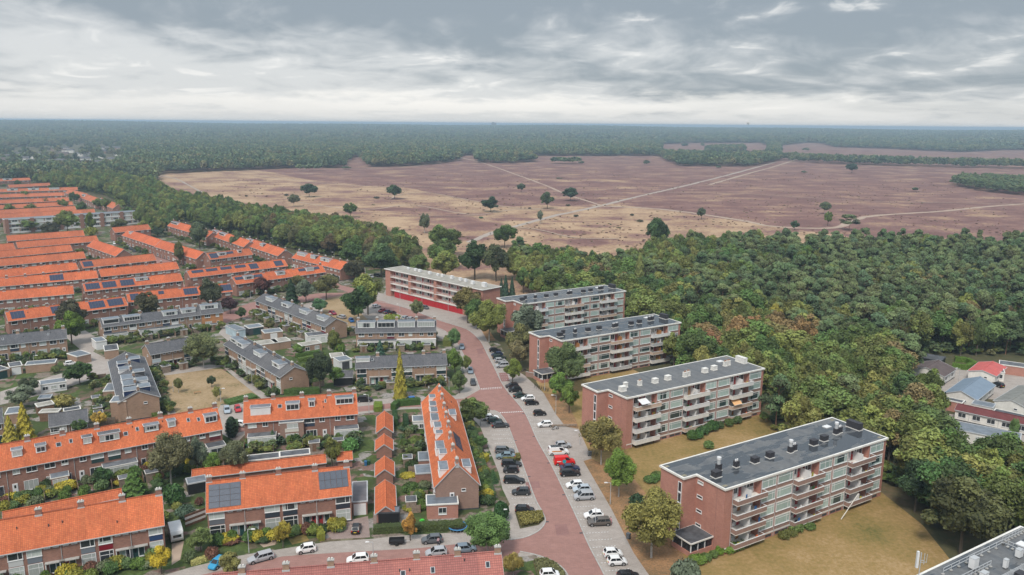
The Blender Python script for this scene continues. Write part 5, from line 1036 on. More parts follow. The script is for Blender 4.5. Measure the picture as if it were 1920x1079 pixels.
def pine_lobes():
    L = []; n = RNG.integers(16, 24)
    for i in range(n):
        a = RNG.uniform(0, 6.28); z = RNG.uniform(0.40, 0.95); k = RNG.uniform(0.15, 1.0)*(1.12-max(0, z-0.5)*1.5); r = RNG.uniform(0.18, 0.36)
        L.append((math.cos(a)*k*0.75, math.sin(a)*k*0.75, z, r, r*RNG.uniform(0.20, 0.34), RNG.uniform(0.05, 1.0)))
    L.append((0, 0, 0.93, 0.32, 0.08, 0.8)); return L
def cone_mesh(name, n, size, mat_, p=0.8, column=False):
    z = RNG.uniform(0.02, 1, n)**(1.25 if not column else 1.0); r = (1-z)**p if not column else np.sin(np.clip(z, 0.02, 1)*math.pi*0.93+0.2)**0.5
    a = RNG.uniform(0, 6.283, n); tier = 0.80+0.28*np.sin(z*34+np.sin(a*5)*1.5)*0.5+RNG.uniform(-0.1, 0.1, n); r = np.maximum(r*tier, 0.02)
    c = np.stack([np.cos(a)*r, np.sin(a)*r, z], 1); nrm = np.stack([np.cos(a), np.sin(a), np.full(n, 0.55)], 1)+RNG.normal(size=(n, 3))*0.4
    zz = np.linspace(0, 0.96, 8); V = []; Fq = []
    for i, q in enumerate(zz):
        rr = ((1-q)**p if not column else math.sin(min(1, max(q, 0.02))*math.pi*0.93+0.2)**0.5)*0.78
        V += [(math.cos(k*6.283/9)*rr, math.sin(k*6.283/9)*rr, q) for k in range(9)]
    for i in range(7):
        for k in range(9): Fq.append((i*9+k, i*9+(k+1) % 9, (i+1)*9+(k+1) % 9, (i+1)*9+k))
    return leafmesh(name, c, nrm, np.full(n, size), mat_, np.clip(0.5+0.35*np.sin(z*34+np.sin(a*5)*1.5)+RNG.uniform(-.2, .2, n), 0, 1), (np.array(V), Fq), zs=0.22)
FO = {
 'broad': foliage('broadleaf_foliage', [(0.0, (0.050, 0.094, 0.028)), (0.28, (0.085, 0.132, 0.033)), (0.5, (0.125, 0.158, 0.040)), (0.7, (0.175, 0.178, 0.048)), (0.85, (0.100, 0.132, 0.036)), (1.0, (0.055, 0.090, 0.030))]),
 'pine': foliage('pine_foliage', [(0.0, (0.062, 0.102, 0.046)), (0.4, (0.098, 0.134, 0.056)), (0.75, (0.130, 0.150, 0.062)), (1.0, (0.075, 0.115, 0.058))]),
 'far': foliage('distant_foliage', [(0.0, (0.036, 0.066, 0.036)), (0.4, (0.070, 0.104, 0.046)), (0.7, (0.110, 0.134, 0.056)), (1.0, (0.150, 0.135, 0.062))]),
 'solid': foliage('shrub_foliage', [(0, (1, 1, 1)), (1, (1, 1, 1))]),
}
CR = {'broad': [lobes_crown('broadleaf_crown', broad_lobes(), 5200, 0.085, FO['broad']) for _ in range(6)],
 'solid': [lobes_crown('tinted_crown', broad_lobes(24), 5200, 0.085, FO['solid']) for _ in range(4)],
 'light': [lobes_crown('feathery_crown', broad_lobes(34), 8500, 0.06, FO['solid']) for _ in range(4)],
 'pine': [lobes_crown('pine_crown', pine_lobes(), 4200, 0.085, FO['pine'], flat=0.5, up=0.5, zs=0.36, corem=mat('pine_core_shade', (0.085, 0.055, 0.045), 0.9, 0.2, 3)) for _ in range(7)],  # brown shadow between the needle clumps is painted into the crown cores
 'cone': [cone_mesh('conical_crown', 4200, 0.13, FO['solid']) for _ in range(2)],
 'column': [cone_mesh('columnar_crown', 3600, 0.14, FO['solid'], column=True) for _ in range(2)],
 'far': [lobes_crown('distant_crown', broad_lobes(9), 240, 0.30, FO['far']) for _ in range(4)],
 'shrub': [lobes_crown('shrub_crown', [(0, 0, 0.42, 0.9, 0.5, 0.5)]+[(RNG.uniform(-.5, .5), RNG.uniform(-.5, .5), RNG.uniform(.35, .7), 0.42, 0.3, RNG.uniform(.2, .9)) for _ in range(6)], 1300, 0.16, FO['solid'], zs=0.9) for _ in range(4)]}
M_bark = mat('bark', (0.10, 0.08, 0.06), 0.9, 0.25, 4); M_pbark = mat('pine_bark', (0.24, 0.13, 0.085), 0.9, 0.25, 3); M_birch = mat('birch_bark', (0.42, 0.40, 0.37), 0.8, 0.3, 6)
def trunk_mesh(name, m, r=0.05, top=0.7, limbs=5, z0=0.35):
    mb = MB(); mb.bar((0, 0, 0), (0.01, 0, top*0.5), r, m, 7, r*0.8); mb.bar((0.01, 0, top*0.5), (-0.02, 0.02, top), r*0.8, m, 6, r*0.35)
    for i in range(limbs):
        a = i*2.4+RNG.uniform(0, 1); z = z0+(top-z0)*i/limbs; mb.bar((0, 0, z), (math.cos(a)*0.28, math.sin(a)*0.28, z+0.16), r*0.45, m, 5, r*0.15)
    return mb.mesh(name)
TRK = {'broad': trunk_mesh('trunk', M_bark, 0.028), 'pine': trunk_mesh('trunk', M_pbark, 0.014, 0.92, 7, 0.4), 'light': trunk_mesh('trunk', M_birch, 0.022)}
def tree(name, label, cat, p, h, w, kind, color=None, group=None, trunk=True, lift=0.0):
    t = thing(name, label, cat, (p[0], p[1], 0), random.uniform(0, 6.28), group)
    me = random.choice(CR[kind]); s = w/2*1.02
    # crown meshes span z 0..1 of the height
    c = obj('crown', me, t, (0, 0, h*lift), 0, (s, s, h*(1-lift)), color)
    if trunk:
        tk = 'pine' if kind == 'pine' else ('light' if kind == 'light' else 'broad')
        obj('trunk', TRK[tk], t, (0, 0, 0), 0, (h*0.75, h*0.75, h*0.92))
    return t
OAK = (0.050, 0.090, 0.027); GREEN = (0.058, 0.100, 0.026); BRIGHT = (0.100, 0.165, 0.034); OLIVE = (0.115, 0.112, 0.040); YEL = (0.33, 0.25, 0.04); YG = (0.155, 0.175, 0.040)
RUST = (0.22, 0.095, 0.040); PURP = (0.060, 0.030, 0.034); DKBR = (0.062, 0.060, 0.032); GG = (0.105, 0.130, 0.085); BROWN = (0.15, 0.095, 0.045); GOLD = (0.27, 0.22, 0.035); CONI = (0.062, 0.115, 0.026); DKG = (0.022, 0.045, 0.022); WILL = (0.12, 0.135, 0.055)
# x of crown centre, y of trunk foot, y of top, width on the photo; kind, colour, name, label
TREES = [
 (672, 606, 533, 66, 'solid', OAK, 'oak_tree', 'big round dark green tree in front of the car park by the red garages'),
 (690, 590, 512, 62, 'solid', YG, 'ash_tree', 'yellow-green tree rising behind the big round dark one'),
 (665, 528, 486, 40, 'solid', DKBR, 'beech_tree', 'dark brownish round tree at the end of the orange terraces'),
 (612, 562, 514, 50, 'solid', OLIVE, 'street_tree', 'olive tree standing before the last orange terrace, right of three'),
 (574, 568, 524, 36, 'solid', GG, 'street_tree', 'grey-green narrow tree between the dark cone and the olive tree'),
 (547, 568, 522, 30, 'cone', DKG, 'fir_tree', 'dark green conical tree beside the grey terrace end'),
 (494, 555, 519, 38, 'solid', (0.085, 0.032, 0.026), 'copper_beech', 'dark red-leaved tree in front of the solar terrace'),
 (556, 545, 516, 34, 'solid', OLIVE, 'street_tree', 'brownish olive tree left of the olive trio'),
 (877, 606, 537, 62, 'solid', (0.115, 0.098, 0.032), 'chestnut_tree', 'brown-green tree at the right end of the red garage doors'),
 (917, 642, 560, 70, 'light', YG, 'robinia_tree', 'tall tiered yellow-green tree on the bend of the road'),
 (895, 618, 560, 50, 'solid', GREEN, 'street_tree', 'green tree crowded behind the tiered yellow-green one'),
 (781, 600, 561, 28, 'light', WILL, 'birch_tree', 'slim pale birch before the red garage doors'),
 (990, 650, 570, 62, 'solid', GG, 'grey_tree', 'grey-green tree hiding the left end of the farthest balcony block'),
 (975, 672, 604, 58, 'solid', OLIVE, 'street_tree', 'wide olive tree left of the second farthest block'),
 (973, 690, 636, 50, 'solid', (0.14, 0.12, 0.055), 'street_tree', 'brownish bushy tree next to the parked cars on the bend'),
 (961, 720, 670, 34, 'solid', (0.125, 0.16, 0.03), 'street_tree', 'small yellow-green street tree between the silver van and the black cars'),
 (1058, 735, 636, 78, 'light', (0.09, 0.125, 0.045), 'honey_locust', 'large feathery tree covering the entrance of the second block'),
 (1052, 750, 697, 48, 'solid', BRIGHT, 'green_tree', 'bright green bushy tree by the bicycle rack'),
 (1067, 775, 720, 40, 'solid', (0.10, 0.15, 0.028), 'street_tree', 'young green tree on the dry lawn beside a tall lamp'),
 (1127, 872, 774, 84, 'light', (0.17, 0.145, 0.045), 'autumn_tree', 'olive and rusty tree hiding the porch of the middle block'),
 (1160, 932, 838, 68, 'light', (0.105, 0.165, 0.028), 'maple_tree', 'bright green tree on the leaf-strewn verge left of the nearest block'),
 (1221, 1046, 908, 124, 'light', (0.165, 0.150, 0.040), 'willow_tree', 'large yellow-olive tree shedding leaves before the nearest brick gable'),
 (914, 1040, 957, 96, 'light', (0.085, 0.145, 0.040), 'garden_maple', 'broad fresh green tree on the corner by the junction'),
 (962, 1082, 1033, 44, 'light', (0.22, 0.17, 0.045), 'autumn_tree', 'yellowish small tree at the right end of the dusty red roof'),
 (769, 1014, 955, 32, 'solid', (0.36, 0.20, 0.045), 'autumn_tree', 'small orange-yellow street tree behind the black trailer'),
 (531, 1028, 972, 34, 'solid', GOLD, 'autumn_tree', 'small golden tree in front of the solar panel terrace'),
 (377, 1036, 986, 52, 'solid', (0.125, 0.165, 0.05), 'magnolia_tree', 'pale green garden tree right of the white caravan'),
 (432, 1084, 1034, 46, 'solid', (0.17, 0.16, 0.05), 'autumn_tree', 'yellowish-green tree over the blue car'),
 (303, 1076, 1018, 42, 'solid', (0.42, 0.32, 0.03), 'autumn_tree', 'bright yellow tree by the maroon front door'),
 (253, 934, 871, 58, 'cone', CONI, 'conifer', 'broad green conical conifer between the two lower left terraces'),
 (193, 912, 872, 38, 'solid', (0.04, 0.085, 0.025), 'holly_tree', 'round dark green tree left of the conical conifer'),
 (321, 908, 804, 82, 'light', (0.12, 0.115, 0.055), 'weeping_birch', 'tall hanging olive birch behind the long terrace'),
 (371, 892, 815, 42, 'light', GG, 'birch_tree', 'grey-green birch just right of the tall hanging birch'),
 (442, 896, 820, 54, 'light', (0.115, 0.125, 0.065), 'weeping_birch', 'hanging grey-olive birch above the low orange shed roof'),
 (400, 895, 845, 36, 'solid', (0.10, 0.165, 0.03), 'green_tree', 'bright green tree between the two hanging birches'),
 (435, 820, 779, 25, 'column', DKG, 'yew_tree', 'dark green columnar tree at the end of the long orange terrace'),
 (623, 876, 814, 38, 'solid', (0.11, 0.12, 0.028), 'garden_tree', 'green and rusty garden tree behind the solar terrace'),
 (657, 846, 819, 34, 'shrub', (0.085, 0.19, 0.05), 'ball_tree', 'bright round clipped tree before the glazed extension'),
 (512, 836, 804, 22, 'cone', (0.05, 0.09, 0.045), 'small_conifer', 'small green conifer before the mauve brick extension'),
 (48, 824, 750, 38, 'cone', (0.30, 0.25, 0.03), 'golden_cypress', 'taller golden cypress at the far left'),
 (21, 834, 775, 34, 'cone', (0.27, 0.23, 0.035), 'golden_cypress', 'shorter golden cypress left of the taller one'),
 (42, 766, 723, 56, 'solid', (0.12, 0.145, 0.09), 'grey_green_tree', 'grey-green bushy tree behind the golden cypresses'),
 (56, 742, 705, 38, 'solid', (0.075, 0.095, 0.05), 'olive_tree', 'darker bushy tree left of the white garden shed'),
 (150, 722, 677, 54, 'solid', (0.045, 0.085, 0.022), 'oak_tree', 'dark green round tree by the long garage wall'),
 (119, 764, 737, 44, 'shrub', (0.19, 0.165, 0.045), 'large_shrub', 'olive-yellow dome shrub among the sheds'),
 (135, 646, 581, 52, 'solid', (0.085, 0.135, 0.018), 'lime_tree', 'yellowish green tree at the street corner by the grey terrace'),
 (137, 628, 558, 54, 'solid', DKBR, 'brown_tree', 'dark brownish tree behind the yellowish green corner tree'),
 (280, 604, 545, 50, 'solid', (0.07, 0.066, 0.03), 'brown_tree', 'dark brown-green tree before the orange solar row'),
 (395, 586, 518, 48, 'solid', (0.055, 0.062, 0.032), 'brown_tree', 'dark round tree between the two solar rows'),
 (432, 589, 556, 36, 'solid', PURP, 'plum_tree', 'purple-leaved tree by the orange brick end house'),
 (375, 467, 415, 36, 'solid', (0.075, 0.10, 0.05), 'grey_tree', 'tall grey-green tree among the farther orange terraces'),
 (445, 472, 433, 26, 'solid', (0.085, 0.11, 0.05), 'grey_tree', 'narrow green tree behind the farther terrace ridge'),
 (337, 500, 452, 20, 'solid', (0.10, 0.105, 0.035), 'street_tree', 'slim yellowish tree between the farther orange terraces'),
 (296, 445, 425, 26, 'solid', (0.035, 0.055, 0.025), 'dark_tree', 'dark clump of tree left of the far slanting terrace'),
 (382, 690, 621, 68, 'light', WILL, 'willow_tree', 'drooping pale willow at the corner of the small park'),
 (600, 737, 656, 50, 'solid', (0.035, 0.050, 0.024), 'black_pine', 'dark pine tree at the gable of the slanting grey terrace'),
 (632, 722, 688, 30, 'solid', BRIGHT, 'green_tree', 'fresh green bush tree behind the dark pine'),
 (751, 748, 650, 30, 'cone', (0.245, 0.215, 0.032), 'golden_cypress', 'tall golden cypress before the grey terrace near the blue car'),
 (713, 675, 635, 26, 'cone', (0.04, 0.085, 0.055), 'blue_spruce', 'bluish cone-shaped spruce behind the grey terrace'),
 (628, 668, 617, 28, 'solid', (0.10, 0.115, 0.03), 'garden_tree', 'yellow-green upright tree by the tan gable'),
 (637, 668, 636, 24, 'shrub', (0.10, 0.165, 0.028), 'round_shrub', 'bright green egg-shaped shrub by the tan gable'),
 (851, 658, 614, 26, 'light', (0.095, 0.165, 0.06), 'young_birch', 'light green young tree beside the road at the white terrace end'),
 (853, 704, 652, 34, 'solid', (0.095, 0.15, 0.03), 'garden_tree', 'bright green tree at the right end of the near grey terrace'),
 (874, 700, 664, 20, 'light', (0.13, 0.16, 0.04), 'young_tree', 'thin yellow-green tree beside the parallel parked car'),
 (862, 738, 694, 30, 'solid', (0.085, 0.12, 0.04), 'garden_tree', 'green tree on the street corner hedge'),
 (887, 802, 740, 60, 'solid', (0.09, 0.125, 0.035), 'garden_tree', 'spreading green tree behind the white car at the junction'),
 (940, 978, 935, 33, 'shrub', (0.028, 0.07, 0.022), 'clipped_yew', 'large dark green clipped dome by the footpath lamp'),
 (736, 602, 588, 34, 'shrub', (0.16, 0.19, 0.03), 'large_shrub', 'bright lime shrub beside the parked silver cars'),
 (598, 588, 558, 34, 'solid', (0.07, 0.14, 0.06), 'garden_tree', 'fresh green tree behind the slanting grey terrace'),
 (181, 805, 0, 0, 'x', None, '', ''),
 (187, 804, 770, 30, 'solid', (0.40, 0.27, 0.05), 'autumn_tree', 'yellow-orange small tree beside the grey hipped garage roof'),
 (52, 436, 410, 42, 'broad', None, 'green_tree', 'green tree before the left part of the far white flats'),
 (127, 438, 395, 44, 'broad', None, 'green_tree', 'round dark tree before the middle of the far white flats'),
 (96, 448, 415, 34, 'solid', DKBR, 'brown_tree', 'dull brown-green tree beneath the far white flats'),
 (172, 440, 398, 18, 'solid', (0.10, 0.13, 0.03), 'poplar_tree', 'narrow yellow-green tree before the far white flats'),
 (224, 438, 410, 30, 'solid', (0.10, 0.11, 0.045), 'street_tree', 'olive tree at the right end of the far white flats'),
 (170, 444, 424, 26, 'shrub', (0.17, 0.18, 0.03), 'large_shrub', 'yellow-green shrub in front of the far white flats'),
 (834, 482, 420, 64, 'broad', None, 'oak_tree', 'big dark oak alone on the edge of the heath above the gallery flats'),
 (830, 505, 446, 58, 'broad', None, 'oak_tree', 'rounded oak directly below the lone heath-edge oak'),
 (890, 525, 449, 64, 'solid', (0.040, 0.072, 0.024), 'oak_tree', 'largest dark oak behind the white-vented flat roof'),
 (835, 532, 469, 54, 'broad', None, 'oak_tree', 'oak right behind the middle of the gallery flats roof'),
 (930, 528, 458, 52, 'solid', (0.060, 0.072, 0.03), 'oak_tree', 'brownish oak right of the largest dark oak'),
 (946, 466, 421, 46, 'solid', (0.055, 0.095, 0.022), 'oak_tree', 'low green oak beside the grey heath path'),
 (787, 522, 477, 42, 'broad', None, 'oak_tree', 'oak behind the left end of the gallery flats roof'),
 (715, 520, 456, 62, 'solid', (0.056, 0.094, 0.034), 'oak_tree', 'broad green oak at the tip of the tree belt'),
 (660, 502, 453, 46, 'solid', (0.070, 0.12, 0.034), 'oak_tree', 'bright green oak where the belt meets the last terrace'),
 (767, 504, 440, 46, 'broad', None, 'oak_tree', 'oak at the heath side of the belt tip'),
 (737, 516, 480, 34, 'broad', None, 'oak_tree', 'small oak left of the gallery flats'),
 (722, 470, 431, 30, 'solid', (0.15, 0.10, 0.04), 'autumn_tree', 'rust-tinged oak in the end of the tree belt'),
 (948, 562, 514, 18, 'cone', (0.03, 0.06, 0.035), 'fir_tree', 'dark fir in front of two others behind the nearest corner of the farthest block'),
 (960, 560, 518, 16, 'cone', (0.03, 0.06, 0.035), 'fir_tree', 'second dark fir, just right of the first'),
 (940, 556, 520, 14, 'cone', (0.035, 0.06, 0.035), 'fir_tree', 'small dark fir left of the two taller ones'),
 (1197, 560, 476, 20, 'column', (0.13, 0.145, 0.045), 'poplar_tree', 'pale upright poplar rising behind the farthest balcony block'),
 (580, 370, 345, 33, 'solid', (0.035, 0.062, 0.028), 'heath_oak', 'dark lone oak on the left of the heath'),
 (740, 374, 347, 30, 'solid', (0.045, 0.075, 0.028), 'heath_oak', 'round lone oak by the light sand junction'),
 (920, 398, 368, 36, 'solid', (0.030, 0.060, 0.026), 'heath_oak', 'largest dark lone oak in the middle of the heath'),
 (977, 361, 344, 16, 'solid', (0.060, 0.085, 0.042), 'heath_birch', 'small pale lone tree left of the flat-topped heath oak'),
 (1026, 392, 360, 25, 'solid', (0.058, 0.085, 0.036), 'heath_birch', 'upright grey-green lone tree left of the flat-topped heath oak'),
 (1069, 377, 352, 30, 'solid', (0.032, 0.060, 0.026), 'heath_oak', 'flat-topped dark heath oak by the long pale path'),
 (1315, 412, 389, 17, 'solid', (0.075, 0.10, 0.05), 'heath_birch', 'slim lone birch on the tan strip'),
 (1597, 325, 306, 25, 'solid', (0.032, 0.060, 0.030), 'heath_oak', 'lone dark oak on the far right heath'),
 (1013, 420, 394, 12, 'light', (0.12, 0.14, 0.09), 'dead_birch', 'thin pale birch with bare stem near the grey path'),
 (796, 438, 400, 22, 'light', (0.095, 0.11, 0.06), 'heath_birch', 'hazy pale birch left of the belt-end oaks'),
 (1546, 402, 378, 22, 'light', (0.09, 0.115, 0.055), 'heath_birch', 'upper pale birch of the pair at the pine wood edge'),
 (1552, 424, 396, 16, 'solid', (0.105, 0.15, 0.035), 'heath_birch', 'bright green young birch below the pale one'),
 (1592, 432, 402, 44, 'pine', None, 'scots_pine', 'dark lone pine standing out on the heath edge'),
 (1490, 432, 413, 17, 'solid', (0.05, 0.095, 0.04), 'small_pine', 'small green pine on the sand by the wood edge'),
 (1233, 470, 409, 46, 'solid', (0.042, 0.078, 0.024), 'oak_tree', 'tall rounded oak standing above the wood edge'),
 (551, 388, 364, 24, 'light', (0.11, 0.115, 0.06), 'heath_birch', 'pale olive tree left in front of the belt'),
 (657, 408, 380, 27, 'solid', (0.075, 0.12, 0.032), 'oak_tree', 'bright green crown sticking out above the belt'),
 (1898, 830, 782, 20, 'light', (0.10, 0.16, 0.05), 'birch_tree', 'slim light green birch in front of the maroon roofed bungalow'),
 (1740, 755, 686, 52, 'solid', (0.09, 0.12, 0.025), 'oak_tree', 'green tree overhanging the black sheds by the bungalows'),
 (1285, 1100, 1040, 60, 'shrub', GG, 'large_shrub', 'grey-green shrub at the foot of the nearest block porch'),
 (1194, 952, 924, 34, 'shrub', (0.03, 0.06, 0.028), 'large_shrub', 'dark shrub behind the large yellow-olive tree'),
 (1800, 1040, 878, 150, 'solid', (0.070, 0.075, 0.026), 'oak_tree', 'largest brown-tinged oak overhanging the near dry lawn'),
 (1880, 1015, 870, 110, 'broad', None, 'oak_tree', 'olive oak between the brown-tinged oak and the frame edge'),
 (1715, 960, 855, 85, 'solid', (0.032, 0.058, 0.022), 'oak_tree', 'dark green tree touching the right end of the nearest block'),
]
TREES += [(327, 947, 903, 44, 'shrub', (.035, .08, .022), 'large_shrub', 'tall deep green bush between the two lower left terraces'), (348, 972, 944, 40, 'shrub', (.06, .095, .06), 'large_shrub', 'grey-green wide bush beside the board fence'), (332, 957, 940, 22, 'shrub', (.16, .17, .04), 'large_shrub', 'yellowish round bush beneath the tall deep green one'),
 (374, 948, 930, 18, 'shrub', (.12, .055, .04), 'large_shrub', 'small red-brown bush beside the solar terrace gable'), (300, 925, 895, 40, 'solid', (.05, .085, .03), 'garden_tree', 'dark green garden tree right of the conical conifer'), (398, 1048, 1022, 30, 'shrub', (.13, .06, .04), 'large_shrub', 'reddish brown bush by the lower left kerb'), (356, 1055, 1030, 26, 'shrub', (.09, .12, .05), 'large_shrub', 'green bush behind the pale flowering hedge'),
 (150, 815, 785, 30, 'solid', (.06, .10, .03), 'garden_tree', 'green tree behind the long orange terrace near the garage house'), (104, 700, 684, 16, 'shrub', (.10, .13, .04), 'large_shrub', 'small green bush near the long brick garage'), (610, 700, 672, 26, 'solid', (.09, .14, .035), 'garden_tree', 'fresh green tree behind the black carport'), (560, 668, 645, 28, 'solid', (.10, .16, .035), 'garden_tree', 'bright green tree in front of the brown roofed garage'),
 (505, 620, 598, 24, 'solid', (.11, .105, .04), 'garden_tree', 'olive tree beside the pale container garage'), (452, 600, 575, 20, 'solid', (.05, .08, .025), 'garden_tree', 'dark tree beside the orange-brown end house'), (900, 842, 815, 30, 'solid', (.06, .11, .03), 'garden_tree', 'green tree in the front gardens of the away-running terrace'), (925, 905, 880, 22, 'cone', (.04, .085, .03), 'small_conifer', 'dark small conifer in the front gardens near the brown gable')]
for (x, yb, yt, wp, kind, colr, nm, lab) in TREES:
    if kind == 'x': continue
    g = G(x, yb); dist = math.hypot(g[1], HC); hor = HY+(x-960)*0.0084
    h = HC*(yb-yt)/(yb-hor); w = wp*math.hypot(g[1], g[0]*0.3)/F*1.02
    cat = 'shrub' if 'shrub' in nm else 'tree'
    tree(nm, lab, cat, g, h, w, kind, colr, trunk=kind not in ('shrub', 'column') and 'shrub' not in nm, lift=0.0 if kind in ('cone', 'column', 'shrub') else 0.02)
    if h > 2: occupy(g, 0, w*0.22, w*0.22)
# ---------------------------------------------------------------- woods
LAWNPX = [[(1005, 715), (1042, 777), (1094, 865), (1146, 954), (1188, 1037), (1225, 1100), (1640, 1150), (1752, 1040), (1722, 985), (1660, 935), (1560, 860), (1445, 860), (1440, 800), (1300, 730), (1180, 690), (1080, 660)]]
WOOD = [(960, 492), (1010, 505), (1060, 500), (1130, 520), (1190, 508), (1230, 488), (1300, 479), (1440, 477), (1940, 480), (2100, 600), (2000, 668), (1720, 668), (1700, 690), (1712, 760), (1738, 800), (1742, 872), (1800, 908), (1960, 918), (2050, 1000), (1880, 1030), (1800, 1000), (1752, 1000), (1722, 975), (1672, 930), (1656, 900), (1500, 850), (1430, 800), (1290, 715), (1180, 620), (1030, 590), (990, 560), (960, 530)]
BELT = [(60, 345), (110, 338), (200, 335), (292, 353), (322, 377), (475, 409), (580, 430), (667, 444), (762, 478), (800, 515), (735, 515), (700, 503), (655, 488), (600, 476), (565, 472), (520, 462), (480, 450), (400, 434), (330, 412), (262, 402), (235, 390), (200, 368), (100, 350)]
PATCH = [(262, 403), (330, 412), (345, 425), (318, 440), (285, 446), (268, 440), (262, 425)]
def scatter(poly, sp, jit=0.42):
    g = np.array([G(min(max(x, -400), 2400), y)[:2] for x, y in poly]); lo, hi = g.min(0), g.max(0)
    xs = np.arange(lo[0], hi[0], sp); ys = np.arange(lo[1], hi[1], sp*0.87); X, Y = np.meshgrid(xs, ys); X[1::2] += sp/2
    P = np.stack([X.ravel(), Y.ravel()], 1)+RNG.uniform(-jit, jit, (X.size, 2))*sp
    return P[inpoly(P, g.tolist())]
def lots(P, r=1.5):
    q = PX(np.concatenate([P, np.zeros((len(P), 1))], 1)); ok = freev(P, r)
    for l in LAWNPX: ok &= ~inpoly(q, l)
    return P[ok], q[ok]
P, q = lots(scatter(WOOD, 7.3), 3.0)
nz = np.sin(P[:, 0]*0.045+1)*np.cos(P[:, 1]*0.038+2)*0.25+np.sin(P[:, 0]*0.013+P[:, 1]*0.02)*0.2
pinep = np.clip((q[:, 0]-1240)/260, 0, 1)*np.clip((690-q[:, 1])/90, 0, 1)*0.84+0.08+nz*0.5
ispine = RNG.uniform(size=len(P)) < pinep
rust = (((q[:, 0]-1450)/105)**2+((q[:, 1]-662)/34)**2 < 1) | (((q[:, 0]-1240)/110)**2+((q[:, 1]-560)/18)**2 < 0.7) | (((q[:, 0]-1330)/50)**2+((q[:, 1]-690)/26)**2 < 1)
def wpos(a):
    col = 'left part' if a[0] < 1180 else 'behind the middle blocks' if a[0] < 1430 else 'right of the nearest block' if a[0] < 1720 and a[1] > 690 else 'middle part' if a[0] < 1700 else 'right part'
    rw = 'near the heath' if a[1] < 520 else 'halfway up' if a[1] < 600 else 'near side' if a[1] > 700 else 'lower half'
    return col+', '+rw
order = np.argsort(q[:, 1])[::-1]; np_, nb_, restp, restb = 0, 0, [], []
visb = lambda x, y: -60 < x < 1985
RC = [(0.20, 0.105, 0.050), (0.20, 0.125, 0.05), (0.17, 0.12, 0.05), (0.24, 0.21, 0.04), (0.14, 0.125, 0.042)]
for i in order:
    if RNG.uniform() < 0.06: continue
    p = P[i]; y = q[i, 1]
    if ispine[i]:
        if np_ < 300 and visb(*q[i]):
            np_ += 1; far = 'nearer part' if y > 560 else 'farther part'
            w1 = wpos(q[i]); tree('pine_tree', 'green pine in the dense wood, '+w1, 'tree', p, random.uniform(11, 17), random.uniform(7, 12.5), 'pine', None, 'pines of the wood, '+w1)
        else: restp.append(p)
    else:
        if (nb_ < 270 or rust[i]) and visb(*q[i]):
            nb_ += 1; w_ = random.choice([random.uniform(6, 9), random.uniform(9.5, 15.5)]); h_ = random.uniform(6.5, 10.5)+w_*.42
            r = RNG.uniform()
            if rust[i] and r < 0.5: tree('autumn_tree', 'rust or yellow tinged tree in the wood, '+wpos(q[i]), 'tree', p, h_, w_, 'solid', random.choice(RC), 'autumn coloured trees, '+wpos(q[i]))
            elif r < 0.16: tree('broadleaf_tree', 'yellowish olive tree in the wood, '+wpos(q[i]), 'tree', p, h_, w_, 'solid', random.choice([(0.17, 0.165, 0.045), (0.15, 0.17, 0.04), (0.15, 0.115, 0.05), (0.11, 0.16, 0.05)]), 'olive trees, '+wpos(q[i]))
            else: tree('broadleaf_tree', 'green leafy tree in the wood, '+wpos(q[i]), 'tree', p, h_, w_, 'broad', None, 'leafy trees, '+wpos(q[i]))
        else: restb.append(p)
# tree belt between the town and the heath: nearest as trees, the rest as one mass
P, q = lots(scatter(BELT, 8.0), 2.0)
order = np.argsort(q[:, 1])[::-1]; kb = 0; beltrest = []
for i in order:
    if kb < 150 and q[i, 0] > -40:
        kb += 1
        bp = 'upper left end' if q[i, 0] < 330 else 'behind the slanting terraces' if q[i, 0] < 560 else 'lower right end'
        if RNG.uniform() < 0.86: tree('oak_tree', 'green oak in the tree belt along the heath, '+bp, 'tree', P[i], random.uniform(12, 16), random.uniform(9.5, 13.5), 'broad', None, 'oaks of the belt, '+bp)
        else: tree('oak_tree', 'dull brownish oak in the tree belt along the heath, '+bp, 'tree', P[i], random.uniform(12, 15), random.uniform(9, 12), 'solid', random.choice([(0.12, 0.085, 0.04), (0.10, 0.10, 0.04)]), 'brownish oaks of the belt, '+bp)
    else: beltrest.append(P[i])
for x, y in ((50, 374), (86, 384), (118, 392), (58, 398), (20, 402), (35, 353), (100, 358), (140, 377), (200, 392), (228, 396), (10, 372), (155, 398), (186, 388), (238, 404)):
    g = G(x, y+6); (free(g, 1) or True) and tree('green_tree', 'green tree between the pale orange rows beyond the white flats', 'tree', g, random.uniform(8, 13), random.uniform(8, 12), 'broad', None, 'trees between the far orange rows')
